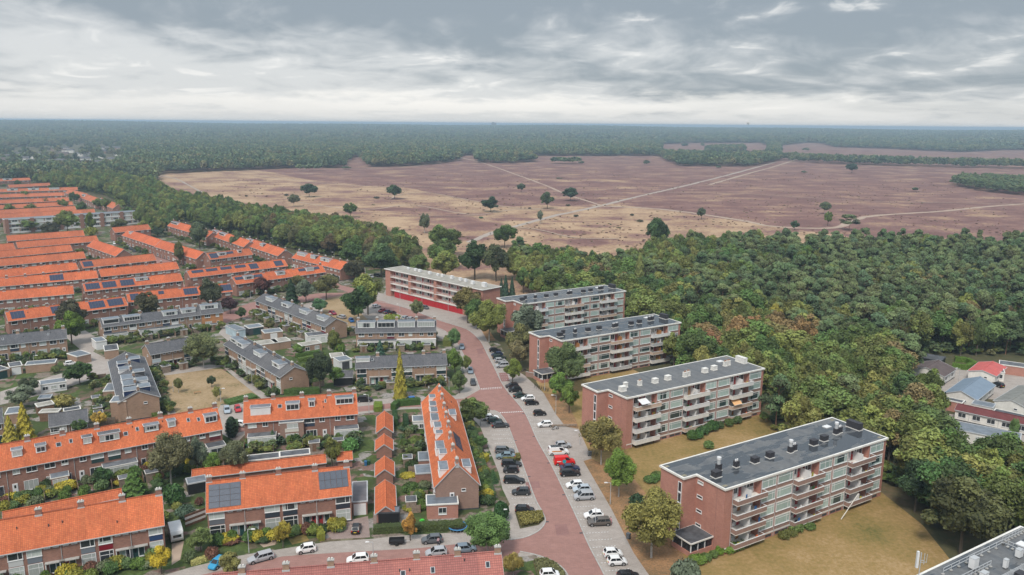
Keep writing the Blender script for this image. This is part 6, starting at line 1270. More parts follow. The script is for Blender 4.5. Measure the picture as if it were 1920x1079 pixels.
def instanced(name, meshes_obs, P, h, w, seed, z=0.0):
    """one object: points that carry copies of crowns that really stand in the scene"""
    rng = np.random.default_rng(seed); n = len(P)
    me = bpy.data.meshes.new(name); me.vertices.add(n)
    me.vertices.foreach_set('co', np.concatenate([P, np.full((n, 1), z or 0)], 1).astype(np.float32).ravel())
    ww = rng.uniform(w[0], w[1], n)/2; hh = rng.uniform(h[0], h[1], n)
    if z is None: me.vertices.foreach_set('co', np.concatenate([P, hill_z(P[:, 0], P[:, 1])[:, None]], 1).astype(np.float32).ravel()); z = 0
    a = me.attributes.new('scl', 'FLOAT_VECTOR', 'POINT'); a.data.foreach_set('vector', np.stack([ww, ww, hh], 1).astype(np.float32).ravel())
    a = me.attributes.new('rot', 'FLOAT_VECTOR', 'POINT'); a.data.foreach_set('vector', np.stack([0*ww, 0*ww, rng.uniform(0, 6.28, n)], 1).astype(np.float32).ravel())
    a = me.attributes.new('pick', 'INT', 'POINT'); a.data.foreach_set('value', rng.integers(0, len(meshes_obs), n).astype(np.int32))
    o = obj(name, me); o['kind'] = 'stuff'
    ng = bpy.data.node_groups.new(name+'_nodes', 'GeometryNodeTree')
    ng.interface.new_socket('Geometry', in_out='INPUT', socket_type='NodeSocketGeometry'); ng.interface.new_socket('Geometry', in_out='OUTPUT', socket_type='NodeSocketGeometry')
    N, L = ng.nodes, ng.links; gi = N.new('NodeGroupInput'); go = N.new('NodeGroupOutput')
    jn = N.new('GeometryNodeJoinGeometry'); ip = N.new('GeometryNodeInstanceOnPoints'); ip.inputs['Pick Instance'].default_value = True
    for ob in meshes_obs[::-1]:
        oi = N.new('GeometryNodeObjectInfo'); oi.inputs[0].default_value = ob; oi.transform_space = 'ORIGINAL'
        gt = N.new('GeometryNodeGeometryToInstance'); L.new(oi.outputs['Geometry'], gt.inputs[0]); L.new(gt.outputs[0], jn.inputs[0])
    def at(nm, ty):
        x = N.new('GeometryNodeInputNamedAttribute'); x.data_type = ty; x.inputs[0].default_value = nm
        return [s for s in x.outputs if s.enabled and s.name == 'Attribute'][0]
    mp = N.new('GeometryNodeMeshToPoints'); L.new(gi.outputs[0], mp.inputs[0])
    L.new(mp.outputs[0], ip.inputs['Points']); L.new(jn.outputs[0], ip.inputs['Instance'])
    L.new(at('pick', 'INT'), ip.inputs['Instance Index']); L.new(at('rot', 'FLOAT_VECTOR'), ip.inputs['Rotation']); L.new(at('scl', 'FLOAT_VECTOR'), ip.inputs['Scale'])
    L.new(ip.outputs[0], go.inputs[0]); md = o.modifiers.new('copies', 'NODES'); md.node_group = ng; return o
def crowns_of(kind):
    out = []
    for me in CR[kind]:
        for ob in bpy.data.objects:
            if ob.data is me and ob.name.startswith('crown'): out.append(ob); break
    return out
# a few far trees that are things of their own on the distant heath, and clumps beside them
for i, (x, y, wp, hp, lab) in enumerate([(1270, 272, 14, 10, 'leftmost dark far tree on the purple clearing'), (1283, 277, 16, 9, 'dark low far clump left on the purple clearing'), (1303, 270, 12, 8, 'small far tree in the middle of the purple clearing'), (1317, 277, 9, 11, 'narrow far tree on the purple clearing'),
    (1512, 285, 16, 9, 'round dark far tree at the pale track'), (1347, 317, 12, 6, 'low dark pine bush at the end of the long path'), (1508, 326, 12, 6, 'small dark bush on the far right heath'), (1715, 360, 14, 9, 'faint pale tree in the middle right of the heath'),
    (563, 321, 18, 13, 'leftmost of three pale trees before the far wood'), (580, 321, 18, 13, 'middle of three pale trees before the far wood'), (597, 321, 18, 14, 'right one of three pale trees before the far wood'), (650, 318, 20, 6, 'flat dark clump beside the notch in the far wood'),
    (1090, 308, 12, 6, 'small dark clump right of the long far clump'), (1212, 310, 14, 10, 'tree at the corner of the far wood'), (1048, 336, 14, 3, 'tiny pale bushes in the middle of the heath')]):
    g = G(x, y); tree('far_heath_tree', lab, 'tree', g, HC*hp/(y-HY), wp*math.hypot(g[1], 1)/F, 'far', None, trunk=False)
for k in range(8):
    g = G(1040+k*6, 307+random.uniform(-1, 1)); tree('far_heath_tree', 'one of the dark trees in the long clump on the far heath', 'tree', g, 13, 18, 'far', None, 'long clump of trees on the far heath', trunk=False)
CLUMP = [(1783, 347), (1800, 352), (1855, 361), (1940, 370), (1960, 345), (1800, 338)]
P, q = lots(scatter(CLUMP, 7.5)); restc = P
tag2 = instanced('pine_wood', crowns_of('pine'), np.array(restp), (11, 17), (7.5, 12), 3)
instanced('pine_clump', crowns_of('pine'), np.array(restc), (9, 13), (8, 12), 4)
restb = restb+beltrest
if restb: instanced('broadleaf_wood', crowns_of('broad'), np.array(restb), (10, 15), (8, 12), 5)
# undergrowth between the trunks
P, q = lots(scatter(WOOD, 3.6), 1.5); P2, q2 = lots(scatter(BELT, 4.2), 1.0); P = P[q[:, 0] > 1050]
instanced('undergrowth', crowns_of('broad')[:4]+crowns_of('far')[:2], np.concatenate([P, P2]), (1.2, 3.6), (2.2, 4.6), 12)
P, q = lots(scatter(PATCH, 9), 2)
for k in range(len(P)): tree('broadleaf_tree', 'tree in the small grove right of the far white flats', 'tree', P[k], random.uniform(8, 13), random.uniform(7, 10), 'broad', None, 'grove right of the far white flats')
# far woods
CLR = [[(620, 345), (660, 296), (676, 296), (692, 315), (700, 345)], [(840, 330), (868, 292), (889, 292), (896, 306), (960, 307), (1005, 303), (985, 293), (1235, 293), (1250, 302), (1275, 312), (1410, 313), (1440, 307), (1460, 302), (1467, 303), (1590, 309), (1690, 312), (1960, 319), (1990, 440), (700, 440)],
       [(1238, 290), (1240, 273), (1300, 271), (1425, 271), (1440, 276), (1440, 294), (1380, 297), (1250, 292)], [(1462, 303), (1462, 276), (1512, 271), (1534, 271), (1564, 278), (1665, 281), (1802, 287), (1877, 284), (1990, 284), (1990, 320), (1690, 311), (1590, 307)],
       [(-60, 318), (-60, 286), (40, 276), (120, 272), (232, 268), (234, 312), (190, 322), (120, 318), (60, 322)], [(285, 350), (300, 328), (380, 323), (440, 321), (480, 319), (555, 316), (660, 316), (685, 314), (755, 313), (818, 308), (862, 302), (900, 306), (900, 350), (480, 420)]]
ISL = [[(1325, 282), (1395, 280), (1395, 286), (1325, 288)]]
def farfill(d0, d1, sp):
    hw = math.radians(37); out = []
    ys = np.arange(d0*0.8, d1, sp*0.87)
    X, Y = np.meshgrid(np.arange(-d1*0.72, d1*0.75, sp), ys); X[1::2] += sp/2
    P = np.stack([X.ravel(), Y.ravel()], 1)+RNG.uniform(-.4, .4, (X.size, 2))*sp; d = np.hypot(P[:, 0], P[:, 1]); P = P[(d > d0) & (d < d1) & (np.abs(P[:, 0]) < P[:, 1]*0.70+30)]
    q = PX(np.concatenate([P, np.zeros((len(P), 1))], 1)); lim = np.interp(q[:, 0], [-100, 100, 240, 292, 480, 1100, 2100], [350, 338, 336, 345, 322, 322, 322]); ok = q[:, 1] < lim
    for c in CLR:
        ok &= ~inpoly(q, c)
    for c in ISL: ok |= inpoly(q, c)
    tw = inpoly(q, CLR[4]) & (RNG.uniform(size=len(P)) < 0.05)
    ok |= tw
    ok &= ~inpoly(q, BELT); return P[ok]
FO['heather'] = foliage('heather_tufts', [(0, (.14, .085, .07)), (.4, (.20, .12, .09)), (.7, (.15, .13, .065)), (1, (.28, .20, .12))], objcol=False)
HM = [lobes_crown('heather_clump', [(0, 0, .4, .9, .5, .5)]+[(RNG.uniform(-.6, .6), RNG.uniform(-.6, .6), RNG.uniform(.3, .6), .4, .3, RNG.uniform(.1, .9)) for _ in range(4)], 160, .34, FO['heather'], zs=.9) for _ in range(3)]
HO = []
for i, (x, y) in enumerate([(1160, 428), (1095, 440), (700, 385)]):
    g = G(x, y); o = obj('heather_clump', HM[i], None, (g[0], g[1], 0), i, (2.2, 1.8, .9)); tag(o, ['brown heather clump on the near tan strip by the junipers', 'brown heather clump left of the junipers near the wood', 'brown heather clump beside the flat dark bush'][i], 'heather'); HO.append(o)
P = scatter([(300, 345), (480, 335), (700, 335), (1000, 320), (1500, 325), (1900, 340), (1900, 470), (1440, 470), (1240, 470), (1000, 480), (800, 470), (640, 395), (480, 375)], 5.5); qq = PX(np.concatenate([P, np.zeros((len(P), 1))], 1)); w9 = RNG.uniform(size=len(P)) < np.interp(qq[:, 1], [330, 400, 480], [.05, .2, .4])*(.45+.55*np.sin(P[:, 0]*.03)*np.cos(P[:, 1]*.021+P[:, 0]*.01))
instanced('heather_tufts', HO, P[w9], (.3, .9), (.7, 2.6), 31)
a = farfill(600, 1500, 9.5); b = farfill(1500, 3200, 12); c = farfill(3200, 7200, 24)
LOD = crowns_of('far')
instanced('distant_wood', LOD, a, (11, 19), (9, 15), 6); instanced('distant_wood', LOD, b, (11, 20), (11, 19), 7, None); instanced('distant_wood', LOD, c, (10, 24), (22, 40), 8, None)
# the roadside tree line across the heath
P = []
for x in np.arange(1462, 1960, 3.6):
    for r in range(3): g = G(x, np.interp(x, [1440, 1467, 1590, 1690, 1960], [303, 301, 307, 310.5, 318])-1.2*r); P.append(g[:2]+RNG.uniform(-3, 3, 2))
instanced('heath_tree_line', LOD, np.array(P), (13, 19), (11, 15), 9)
# far low fields and towns near the horizon
print('trees: pines', np_, len(restp), 'broad', nb_, len(restb), 'belt', kb, 'far', len(a), len(b), len(c))
# ---------------------------------------------------------------- cars
M_car = mat('car_paint', (1, 1, 1), 0.28, 0.0, objcol=True, spec=0.6); M_tyre = mat('tyre', (0.02, 0.02, 0.02), 0.85); M_rim = mat('alloy_rim', (0.45, 0.45, 0.46), 0.35, 0.05, metal=.6)
M_cglass = mat('car_glass', (0.015, 0.018, 0.022), 0.06, 0.1, spec=0.7); M_tail = mat('tail_light', (0.45, 0.015, 0.01), 0.3); M_head = mat('head_light', (0.7, 0.7, 0.68), 0.15); M_plate = mat('yellow_number_plate', (0.75, 0.55, 0.05), 0.5); M_trim = mat('black_trim', (0.02, 0.02, 0.022), 0.6)
# type: length, width, height, bonnet height, belt height, (x windscreen base, roof front, roof rear, rear window base)
CT = {'hatch': (3.95, 1.72, 1.48, .86, .95, (1.00, .28, -1.40, -1.86)), 'small': (3.55, 1.62, 1.50, .88, .98, (.98, .35, -1.25, -1.66)), 'estate': (4.65, 1.80, 1.47, .84, .94, (1.05, .30, -1.90, -2.20)), 'sedan': (4.60, 1.80, 1.43, .84, .93, (1.05, .32, -1.05, -1.62)),
      'suv': (4.35, 1.82, 1.62, .98, 1.05, (1.02, .42, -1.62, -2.02)), 'mpv': (4.40, 1.78, 1.70, .95, 1.02, (1.35, .55, -1.80, -2.08)), 'van': (4.90, 1.90, 1.97, 1.05, 1.15, (1.55, .85, -2.30, -2.40))}
def loft(mb, secs, m):
    """secs: closed rings of equal size"""
    b = len(mb.v); n = len(secs[0]); k = mb.mi(m)
    for s in secs: mb.v += [tuple(p) for p in s]
    for i in range(len(secs)-1):
        for j in range(n): j2 = (j+1) % n; mb.f.append((b+i*n+j, b+i*n+j2, b+(i+1)*n+j2, b+(i+1)*n+j)); mb.m.append(k)
    mb.f.append(tuple(b+j for j in range(n))[::-1]); mb.m.append(k); mb.f.append(tuple(b+(len(secs)-1)*n+j for j in range(n))); mb.m.append(k)
CARM = {}
def carmesh(ty):
    if ty in CARM: return CARM[ty]
    L, W_, H_, hb, hbelt, (x0, x1, x2, x3) = CT[ty]; w = W_/2; f = L/2; r = {}
    b = MB(); trunkz = hbelt+.02 if ty != 'sedan' else hbelt+.03
    st = [(-f, .42, .72, .72), (-f+.06, .30, hbelt-.10, .86), (-f+.35, .24, trunkz, .96), (x3, .22, trunkz+.02, .985), (-f*.35, .20, hbelt, 1.0), (.3, .20, hbelt-.01, 1.0), (x0, .20, hb+.05, .99), (x0+(f-x0)*.55, .22, hb-.05, .96), (f-.12, .26, hb-.20, .86), (f, .36, hb-.36, .70)]
    secs = []
    for x, zb, zt, k in st:
        hw = w*k; zm = zb+(zt-zb)*.55; secs.append([(x, -hw*.92, zb), (x, hw*.92, zb), (x, hw, zm), (x, hw*.93, zt-.04), (x, hw*.78, zt), (x, -hw*.78, zt), (x, -hw*.93, zt-.04), (x, -hw, zm)])
    loft(b, secs, M_car)
    wb = w*.90; wt = w*.74; zb = hbelt-.03
    gh = [(x3, -wb, zb), (x0, -wb*.96, zb), (x0, wb*.96, zb), (x3, wb, zb), (x2, -wt, H_-.03), (x1, -wt, H_-.03), (x1, wt, H_-.03), (x2, wt, H_-.03)]
    b.hexa(gh, M_car); b.hexa([(x2, -wt, H_-.03), (x1, -wt, H_-.03), (x1, wt, H_-.03), (x2, wt, H_-.03), (x2+.12, -wt*.88, H_+.01), (x1-.18, -wt*.88, H_+.01), (x1-.18, wt*.88, H_+.01), (x2+.12, wt*.88, H_+.01)], M_car)
    b.box(-f+.5, f-.5, -w*.98, w*.98, .17, .26, M_trim)
    for s in (-1, 1): b.box(x0-.35, x0-.18, s*(w-.02) if s > 0 else -w-.14, s*(w+.14) if s > 0 else -w+.02, hbelt-.02, hbelt+.12, M_car)
    wheelx = (f-.78, -f+.74)
    for x in wheelx:
        for s in (-1, 1): b.bar((x, s*w*.86, .33), (x, s*(w+.004), .33), .385, M_trim, 14)
    r['body'] = b.mesh('body')
    def lerp(a, c, t): return tuple(a[i]+(c[i]-a[i])*t for i in range(3))
    def quadon(p, q, r_, s, u0, u1, v0, v1, off, m=M_cglass):
        g = MB(); pts = []
        for u, v in ((u0, v0), (u1, v0), (u1, v1), (u0, v1)): pts.append(Vector(lerp(lerp(p, q, u), lerp(s, r_, u), v)))
        n = (pts[1]-pts[0]).cross(pts[3]-pts[0]).normalized()*off; o = [p_+n for p_ in pts]; i_ = [p_-n*.5 for p_ in pts]
        g.hexa([*i_, *o], m); return g
    A = gh
    r['windscreen'] = quadon(A[1], A[2], A[6], A[5], .07, .93, .06, .95, .012).mesh('windscreen')
    r['rear_window'] = quadon(A[3], A[0], A[4], A[7], .10, .90, .15 if ty != 'van' else .4, .92, .012).mesh('rear_window')
    sides = []
    cuts = [(.05, .34), (.37, .66), (.69, .93)] if ty in ('estate', 'mpv', 'suv') else ([(.10, .50), (.53, .92)] if ty != 'van' else [(.70, .95)])
    for (u0, u1) in cuts:
        sides.append(quadon(A[0], A[1], A[5], A[4], u0, u1, .10, .90, .012).mesh('side_window')); sides.append(quadon(A[2], A[3], A[7], A[6], 1-u1, 1-u0, .10, .90, .012).mesh('side_window'))
    r['side_window'] = sides
    t = MB(); t.bar((0, -.10, 0), (0, .10, 0), .32, M_tyre, 16); r['tyre'] = t.mesh('tyre'); t = MB(); t.bar((0, -.115, 0), (0, .115, 0), .20, M_rim, 12); t.bar((0, -.12, 0), (0, .12, 0), .07, M_trim, 8); r['rim'] = t.mesh('rim')
    r['wheels'] = [(x, s*(w-.09), .32) for x in wheelx for s in (-1, 1)]
    h = MB(); h.hexa([(f-.20, w*.42, hb-.34), (f-.055, w*.42, hb-.34), (f-.20, w*.84, hb-.30), (f-.32, w*.84, hb-.30), (f-.28, w*.42, hb-.20), (f-.11, w*.42, hb-.20), (f-.26, w*.845, hb-.17), (f-.36, w*.84, hb-.17)], M_head); r['hl'] = h.mesh('headlight')
    h = MB(); h.hexa([(-f+.02, w*.60, hbelt-.32), (-f+.02, w*.85, hbelt-.32), (-f+.30, w*.965, hbelt-.30), (-f+.25, w*.6, hbelt-.30), (-f+.03, w*.60, hbelt-.07), (-f+.06, w*.88, hbelt-.07), (-f+.34, w*.94, hbelt-.06), (-f+.25, w*.6, hbelt-.07)], M_tail); r['tl'] = h.mesh('tail_light')
    p = MB(); p.box(-f-.03, -f+.05, -.26, .26, .52, .64, M_plate); r['plate'] = p.mesh('number_plate'); CARM[ty] = r; return r
def car(x, y, ty, colr, lab, hd, group=None):
    """hd: (dx, dy) photo offset that the bonnet points to"""
    g = G(x, y); g2 = G(x+hd[0], y+hd[1]); an = math.atan2(g2[1]-g[1], g2[0]-g[0]); r = carmesh(ty)
    t = thing('parked_car' if ty != 'van' else 'van', lab, 'van' if ty == 'van' else 'car', (g[0], g[1], .03), an, group)
    obj('body', r['body'], t, color=colr); obj('windscreen', r['windscreen'], t); obj('rear_window', r['rear_window'], t)
    for m in r['side_window']: obj('side_window', m, t)
    for p in r['wheels']: w = obj('tyre', r['tyre'], t, p); obj('rim', r['rim'], w)
    for s in (1, -1): obj('headlight', r['hl'], t, sc=(1, s, 1)); obj('tail_light', r['tl'], t, sc=(1, s, 1))
    obj('number_plate', r['plate'], t); occupy(g, an, 2.2, 1); return t
K = (.012, .012, .014); DG_ = (.035, .038, .042); NV = (.02, .035, .08); WH = (.72, .72, .72); SI = (.36, .37, .39); GRN = (.015, .035, .03); BL = (.02, .12, .36); RD = (.42, .015, .02); LB = (.17, .22, .27); GY = (.10, .11, .12)
R1 = (20, -1.0); RL1 = (-20, 1.0); L1 = (20, 0.2); LL1 = (-20, 0)
CARS = [(928, 660, 'hatch', K, 'topmost black car of the right parking row, on the bend', R1), (932, 668, 'hatch', NV, 'deep blue car directly below the topmost black car', RL1), (936, 673, 'estate', GRN, 'dark teal car wedged between the blue and the silver ones', R1),
 (938, 679.5, 'hatch', SI, 'silver hatchback above the silver people carrier', R1), (942, 689, 'mpv', SI, 'silver people carrier right above the yellow-green street tree', RL1), (960, 727, 'hatch', (.03, .02, .022), 'dark car with red lights at the start of the middle group', RL1),
 (966, 734.5, 'hatch', K, 'black car second in the middle group', RL1), (977, 745.5, 'sedan', GRN, 'dark green car third in the middle group', R1), (990, 751, 'hatch', WH, 'white car between the dark green and black cars', RL1), (997, 759, 'hatch', K, 'black car lowest of the middle group', R1),
 (1012, 779, 'small', K, 'lone black hatchback above the lone white one', R1), (1022, 800, 'hatch', WH, 'lone white hatchback beside the motorbike shelter', RL1), (1056, 839, 'hatch', SI, 'silver car half hidden behind the white ladder van', R1),
 (1068, 882, 'sedan', NV, 'navy car just below the red van', R1), (1069, 891.5, 'estate', K, 'black car below the navy one', R1), (1078, 914, 'hatch', WH, 'white car at the top of the pale trio', RL1), (1091, 922, 'hatch', (.42, .47, .52), 'ice blue car in the middle of the pale trio', RL1), (1095, 936, 'mpv', SI, 'silver car at the bottom of the pale trio', RL1),
 (1113, 971, 'hatch', WH, 'white car beside the brown estate with its boot near the path', RL1), (1123, 984, 'estate', (.10, .085, .075), 'brown grey estate next to the pink-clad woman', RL1), (1149, 1043, 'small', WH, 'upper of two white cars at the bottom', R1), (1157, 1058, 'small', WH, 'lower of two white cars at the bottom', R1), (1178, 1086, 'hatch', K, 'black car cut by the bottom edge', R1),
 (919, 787, 'estate', WH, 'white estate at the junction corner', (20, -1.5)), (928, 793, 'hatch', GRN, 'dark car hidden between the white estate and the grey saloon', (20, -1)), (938, 801, 'sedan', DG_, 'dark grey saloon in front of the empty bays', (20, -.8)), (882, 699, 'hatch', LB, 'blue-grey car parked parallel by the thin tree', (2, 14)), (887, 721, 'small', DG_, 'dark grey car parked parallel at the junction mouth', (3, 14)), (866, 654, 'hatch', LB, 'blue-grey car parked behind the young birch', (2, 14)),
 (769, 754, 'small', BL, 'bright blue small car by the golden cypress garden', (-20, 2)), (946, 849, 'estate', GY, 'grey car at the top of the lower left parking row', L1), (948, 859.5, 'sedan', (.16, .22, .25), 'steel blue saloon second in the lower left row', LL1), (959, 874, 'estate', K, 'black estate third in the lower left row', L1), (958, 886, 'small', (.02, .018, .02), 'black small car fourth in the lower left row', LL1),
 (964, 905, 'estate', K, 'long black estate with roof rails in the lower left row', L1), (977, 927, 'hatch', DG_, 'dark hatchback parked alone with front to the hedge', LL1), (984, 961, 'hatch', K, 'black hatchback behind the oval planting bed', L1), (489, 1051, 'estate', SI, 'silver estate on the lower left street', (-20, 5.5)), (574, 1035, 'small', WH, 'white small car in front of the dry front lawn', (-20, 3.2)),
 (408, 1062, 'small', (.02, .25, .45), 'turquoise blue car half under the yellowish tree', (-12, 9)), (668, 996, 'small', K, 'black small car on the private drive', (3, -12)), (810, 1017, 'hatch', GY, 'grey hatchback beside the person in pink', (-20, 1.5)), (671, 1054, 'hatch', WH, 'white car mostly behind the dusty red roof', (-20, 2)), (818, 1041, 'hatch', SI, 'silver car behind the dusty red roof near the chimney', (-20, 2)), (873, 1034, 'hatch', LB, 'blue-grey car behind the roof and the corner tree', (20, -2)),
 (1031, 1083, 'small', WH, 'white car at the bottom edge left of the road', R1), (426, 773, 'hatch', (.32, .37, .42), 'silver blue car at the street end by the long orange terrace', (3, 16)), (446, 771, 'small', RD, 'red car at the street end beside the silver blue one', (4, 10)), (455, 800, 'small', WH, 'white car behind the dark columnar tree', (14, 2)), (684, 753, 'suv', K, 'black car on the street behind the wide dormer terrace', (20, -.6)),
 (133, 685, 'hatch', WH, 'white car on the alley by the dark round tree', (20, -3)), (706, 577, 'hatch', WH, 'white car alone in the upper car park', (16, -3)), (718, 585, 'sedan', (.30, .02, .04), 'red car of three on the upper car park', (14, -5)), (727, 587.5, 'sedan', NV, 'navy car of three on the upper car park', (14, -5)), (736, 589.5, 'hatch', K, 'black car of three on the upper car park', (14, -5)),
 (761, 599, 'hatch', (.30, .36, .40), 'left silver blue car behind the white trimmed terrace', (14, -5)), (771, 601, 'hatch', SI, 'right silver car behind the white trimmed terrace', (14, -5)), (624, 590, 'hatch', (.25, .02, .05), 'crimson car behind the farther tan gable', (12, 4)), (640, 597, 'estate', SI, 'silver estate behind the farther tan gable', (-12, -3)), (659, 604, 'small', BL, 'blue car beside the farther tan gable', (8, 6)),
 (707, 519, 'hatch', K, 'black car on the grey street left of the gallery flats', (10, 3)), (695, 521, 'hatch', SI, 'silver car on the grey street left of the gallery flats', (10, 3)), (798, 579.5, 'small', GY, 'grey car parked against the red garage doors', (16, 5)), (191, 482, 'small', WH, 'white car at the end of the slanting orange row', (10, 2)), (215, 458, 'hatch', WH, 'white car on the far street', (2, 6)), (252, 473, 'hatch', K, 'black car on the far slanting street', (6, 5)), (246, 469, 'hatch', DG_, 'dark car behind the black one on the far slanting street', (6, 5)), (240, 464, 'hatch', SI, 'silver car behind the dark ones on the far slanting street', (6, 5)),
 (1870, 725, 'hatch', K, 'black car parked between the bungalows', (-14, -5))]
for c in CARS: car(*c)
v = car(1047, 852, 'van', WH, 'white van with ladders on its roof and an orange stripe', R1)
q = MB(); q.box(-1.7, .6, -.955, -.95, .95, 1.2, mat('orange_stripe', (.6, .2, .03), .5)); q.box(-1.7, .6, .95, .955, .95, 1.2, MATS['orange_stripe']); q.build('stripe', v)
q = MB()
for y in (-.6, -.25, .1, .45): q.box(-1.9, .7, y, y+.08, 2.06, 2.12, M_trim)
for x in np.arange(-1.8, .7, .3): q.box(x, x+.07, -.62, .55, 2.0, 2.06, M_trim)
q.build('roof_rack', v)
v = car(1058, 870.5, 'van', (.62, .012, .012), 'red delivery van below the white van with ladders', R1)
q = MB(); q.bar((-.2, -.952, 1.05), (-.2, -.962, 1.05), .45, mat('teal_sign', (.02, .35, .40), .5), 14); q.box(-1.9, -.9, -.958, -.95, .95, 1.15, M_white); q.build('side_logo', v)
# white touring caravans, trailer, motorbikes
def caravan(x, y, hd, lab, l=5.2):
    g = G(x, y); g2 = G(x+hd[0], y+hd[1]); an = math.atan2(g2[1]-g[1], g2[0]-g[0]); t = thing('caravan', lab, 'caravan', (g[0], g[1], 0), an)
    b = MB(); secs = []
    for xx, zb, zt, k in ((-l/2, .9, 1.9, .9), (-l/2+.25, .45, 2.35, 1), (-l/2+.9, .4, 2.55, 1), (l/2-.9, .4, 2.55, 1), (l/2-.25, .5, 2.2, 1), (l/2, 1.0, 1.5, .95)): secs.append([(xx, -1.1*k, zb), (xx, 1.1*k, zb), (xx, 1.1*k, zt-.06), (xx, 1.0*k, zt), (xx, -1.0*k, zt), (xx, -1.1*k, zt-.06)])
    loft(b, secs, M_white); b.bar((l/2, 0, .45), (l/2+1.1, 0, .45), .06, M_grey, 5); b.build('body', t)
    q = MB(); [q.box(xx, xx+1.2, s*1.105-.01, s*1.105+.01, 1.3, 1.9, M_cglass) for xx in (-1.8, .5) for s in (-1, 1)]; q.box(-l/2-.03, -l/2+.24, -.7, .7, 1.25, 1.75, M_cglass); q.build('window', t)
    q = MB(); [q.bar((0, s*.95, .33), (0, s*1.12, .33), .33, M_tyre, 14) for s in (-1, 1)]; q.build('wheel', t)
    q = MB(); q.box(-l/2-.01, l/2-.6, -1.115, -1.101, .9, 1.0, M_tail); q.build('stripe', t)
caravan(330, 1008, (-4, -14), 'white touring caravan beside the lower left terrace'); caravan(1909, 700, (2, -9), 'white touring caravan between the bungalows')
g = G(744, 1020); t = thing('trailer', 'black open car trailer on the lower street', 'trailer', (g[0], g[1], .03), math.radians(6)); q = MB()
q.box(-1.4, 1.4, -.8, .8, .45, .52, M_trim); [q.box(*b_, .52, .95, M_trim) for b_ in ((-1.4, 1.4, -.8, -.76), (-1.4, 1.4, .76, .8), (-1.4, -1.36, -.759, .759), (1.36, 1.4, -.759, .759))]; q.bar((1.4, 0, .45), (2.4, 0, .45), .05, M_grey, 5); q.build('body', t)
for s in (-1, 1): q = MB(); q.bar((0, s*.84, .3), (0, s*1.0, .3), .3, M_tyre, 12); q.build('wheel', t)
def bike(p, an, lab, grp, m, motor=False):
    t = thing('motorbike' if motor else 'bicycle', lab, 'motorbike' if motor else 'bicycle', (p[0], p[1], 0), an, grp); r = .30 if motor else .34; L = .62 if motor else .52
    for i, x in enumerate((-L, L)):
        me = CACHE.get(('bw', motor))
        if not me:
            q = MB()
            for k in range(12): a0 = k*math.pi/6; a1 = a0+math.pi/6; q.bar((math.cos(a0)*r, 0, math.sin(a0)*r), (math.cos(a1)*r, 0, math.sin(a1)*r), .07 if motor else .025, M_tyre, 4)
            me = CACHE[('bw', motor)] = q.mesh('wheel')
        obj('wheel', me, t, (x, 0, r))
    q = MB(); w = .10 if motor else .022
    q.bar((-L, 0, r), (-.1, 0, .35), w*.8, m, 5); q.bar((-.1, 0, .35), (.35, 0, .75), w, m, 5); q.bar((-.15, 0, .78), (.35, 0, .78), w*1.3, m, 5); q.bar((-.1, 0, .35), (-.2, 0, .9), w, m, 5); q.bar((L, 0, r), (.33, 0, 1.0), w*.8, m, 5); q.bar((.33, -.28, 1.02), (.33, .28, 1.02), .03, M_trim, 5)
    q.build('frame', t); q = MB(); q.box(-.4, 0 if motor else -.12, -.1, .1, .86, .95, M_trim); q.build('saddle', t)
for k in range(7): g = G(1003+k*4.0, 727+k*1.3); bike(g, math.radians(70), 'bicycle in the rack at the wall corner of the second nearest red stair block', 'bicycles at the rack', M_trim)
for k in range(4): g = G(1104+k*5, 850+k*2); bike(g, math.radians(60), 'bicycle leaning under the olive and rusty tree', 'bicycles under the olive tree', M_trim)
bike(G(1041, 806), .4, 'motorbike under the small timber stand by the lone white hatchback', None, M_grey, True); bike(G(983, 697), .2, 'dark motorbike before the second block wall', None, M_black, True); bike(G(874, 911), 1.3, 'black motorbike in the front garden of the brown gable', None, M_black, True)
q = MB(); q.box(0, 6.5, -.12, .12, .35, .75, M_timber); q.box(.1, .2, -.08, .08, 0, .35, M_timber); q.box(6.3, 6.4, -.08, .08, 0, .35, M_timber); g = G(1034, 802); tag(q.build('timber_barrier', None, (g[0], g[1], 0), .1), 'low timber barrier next to the motorbike', 'barrier')
q = MB(); q.box(0, 13, -.15, .15, 0, 1.5, B_GREY); q.box(-.03, 13.03, -.18, .18, 1.5, 1.58, M_concrete); g = G(986, 706); tag(q.build('brick_wall', None, (g[0], g[1], 0), math.radians(-32)), 'brick garden wall with bicycles at the third block', 'wall')

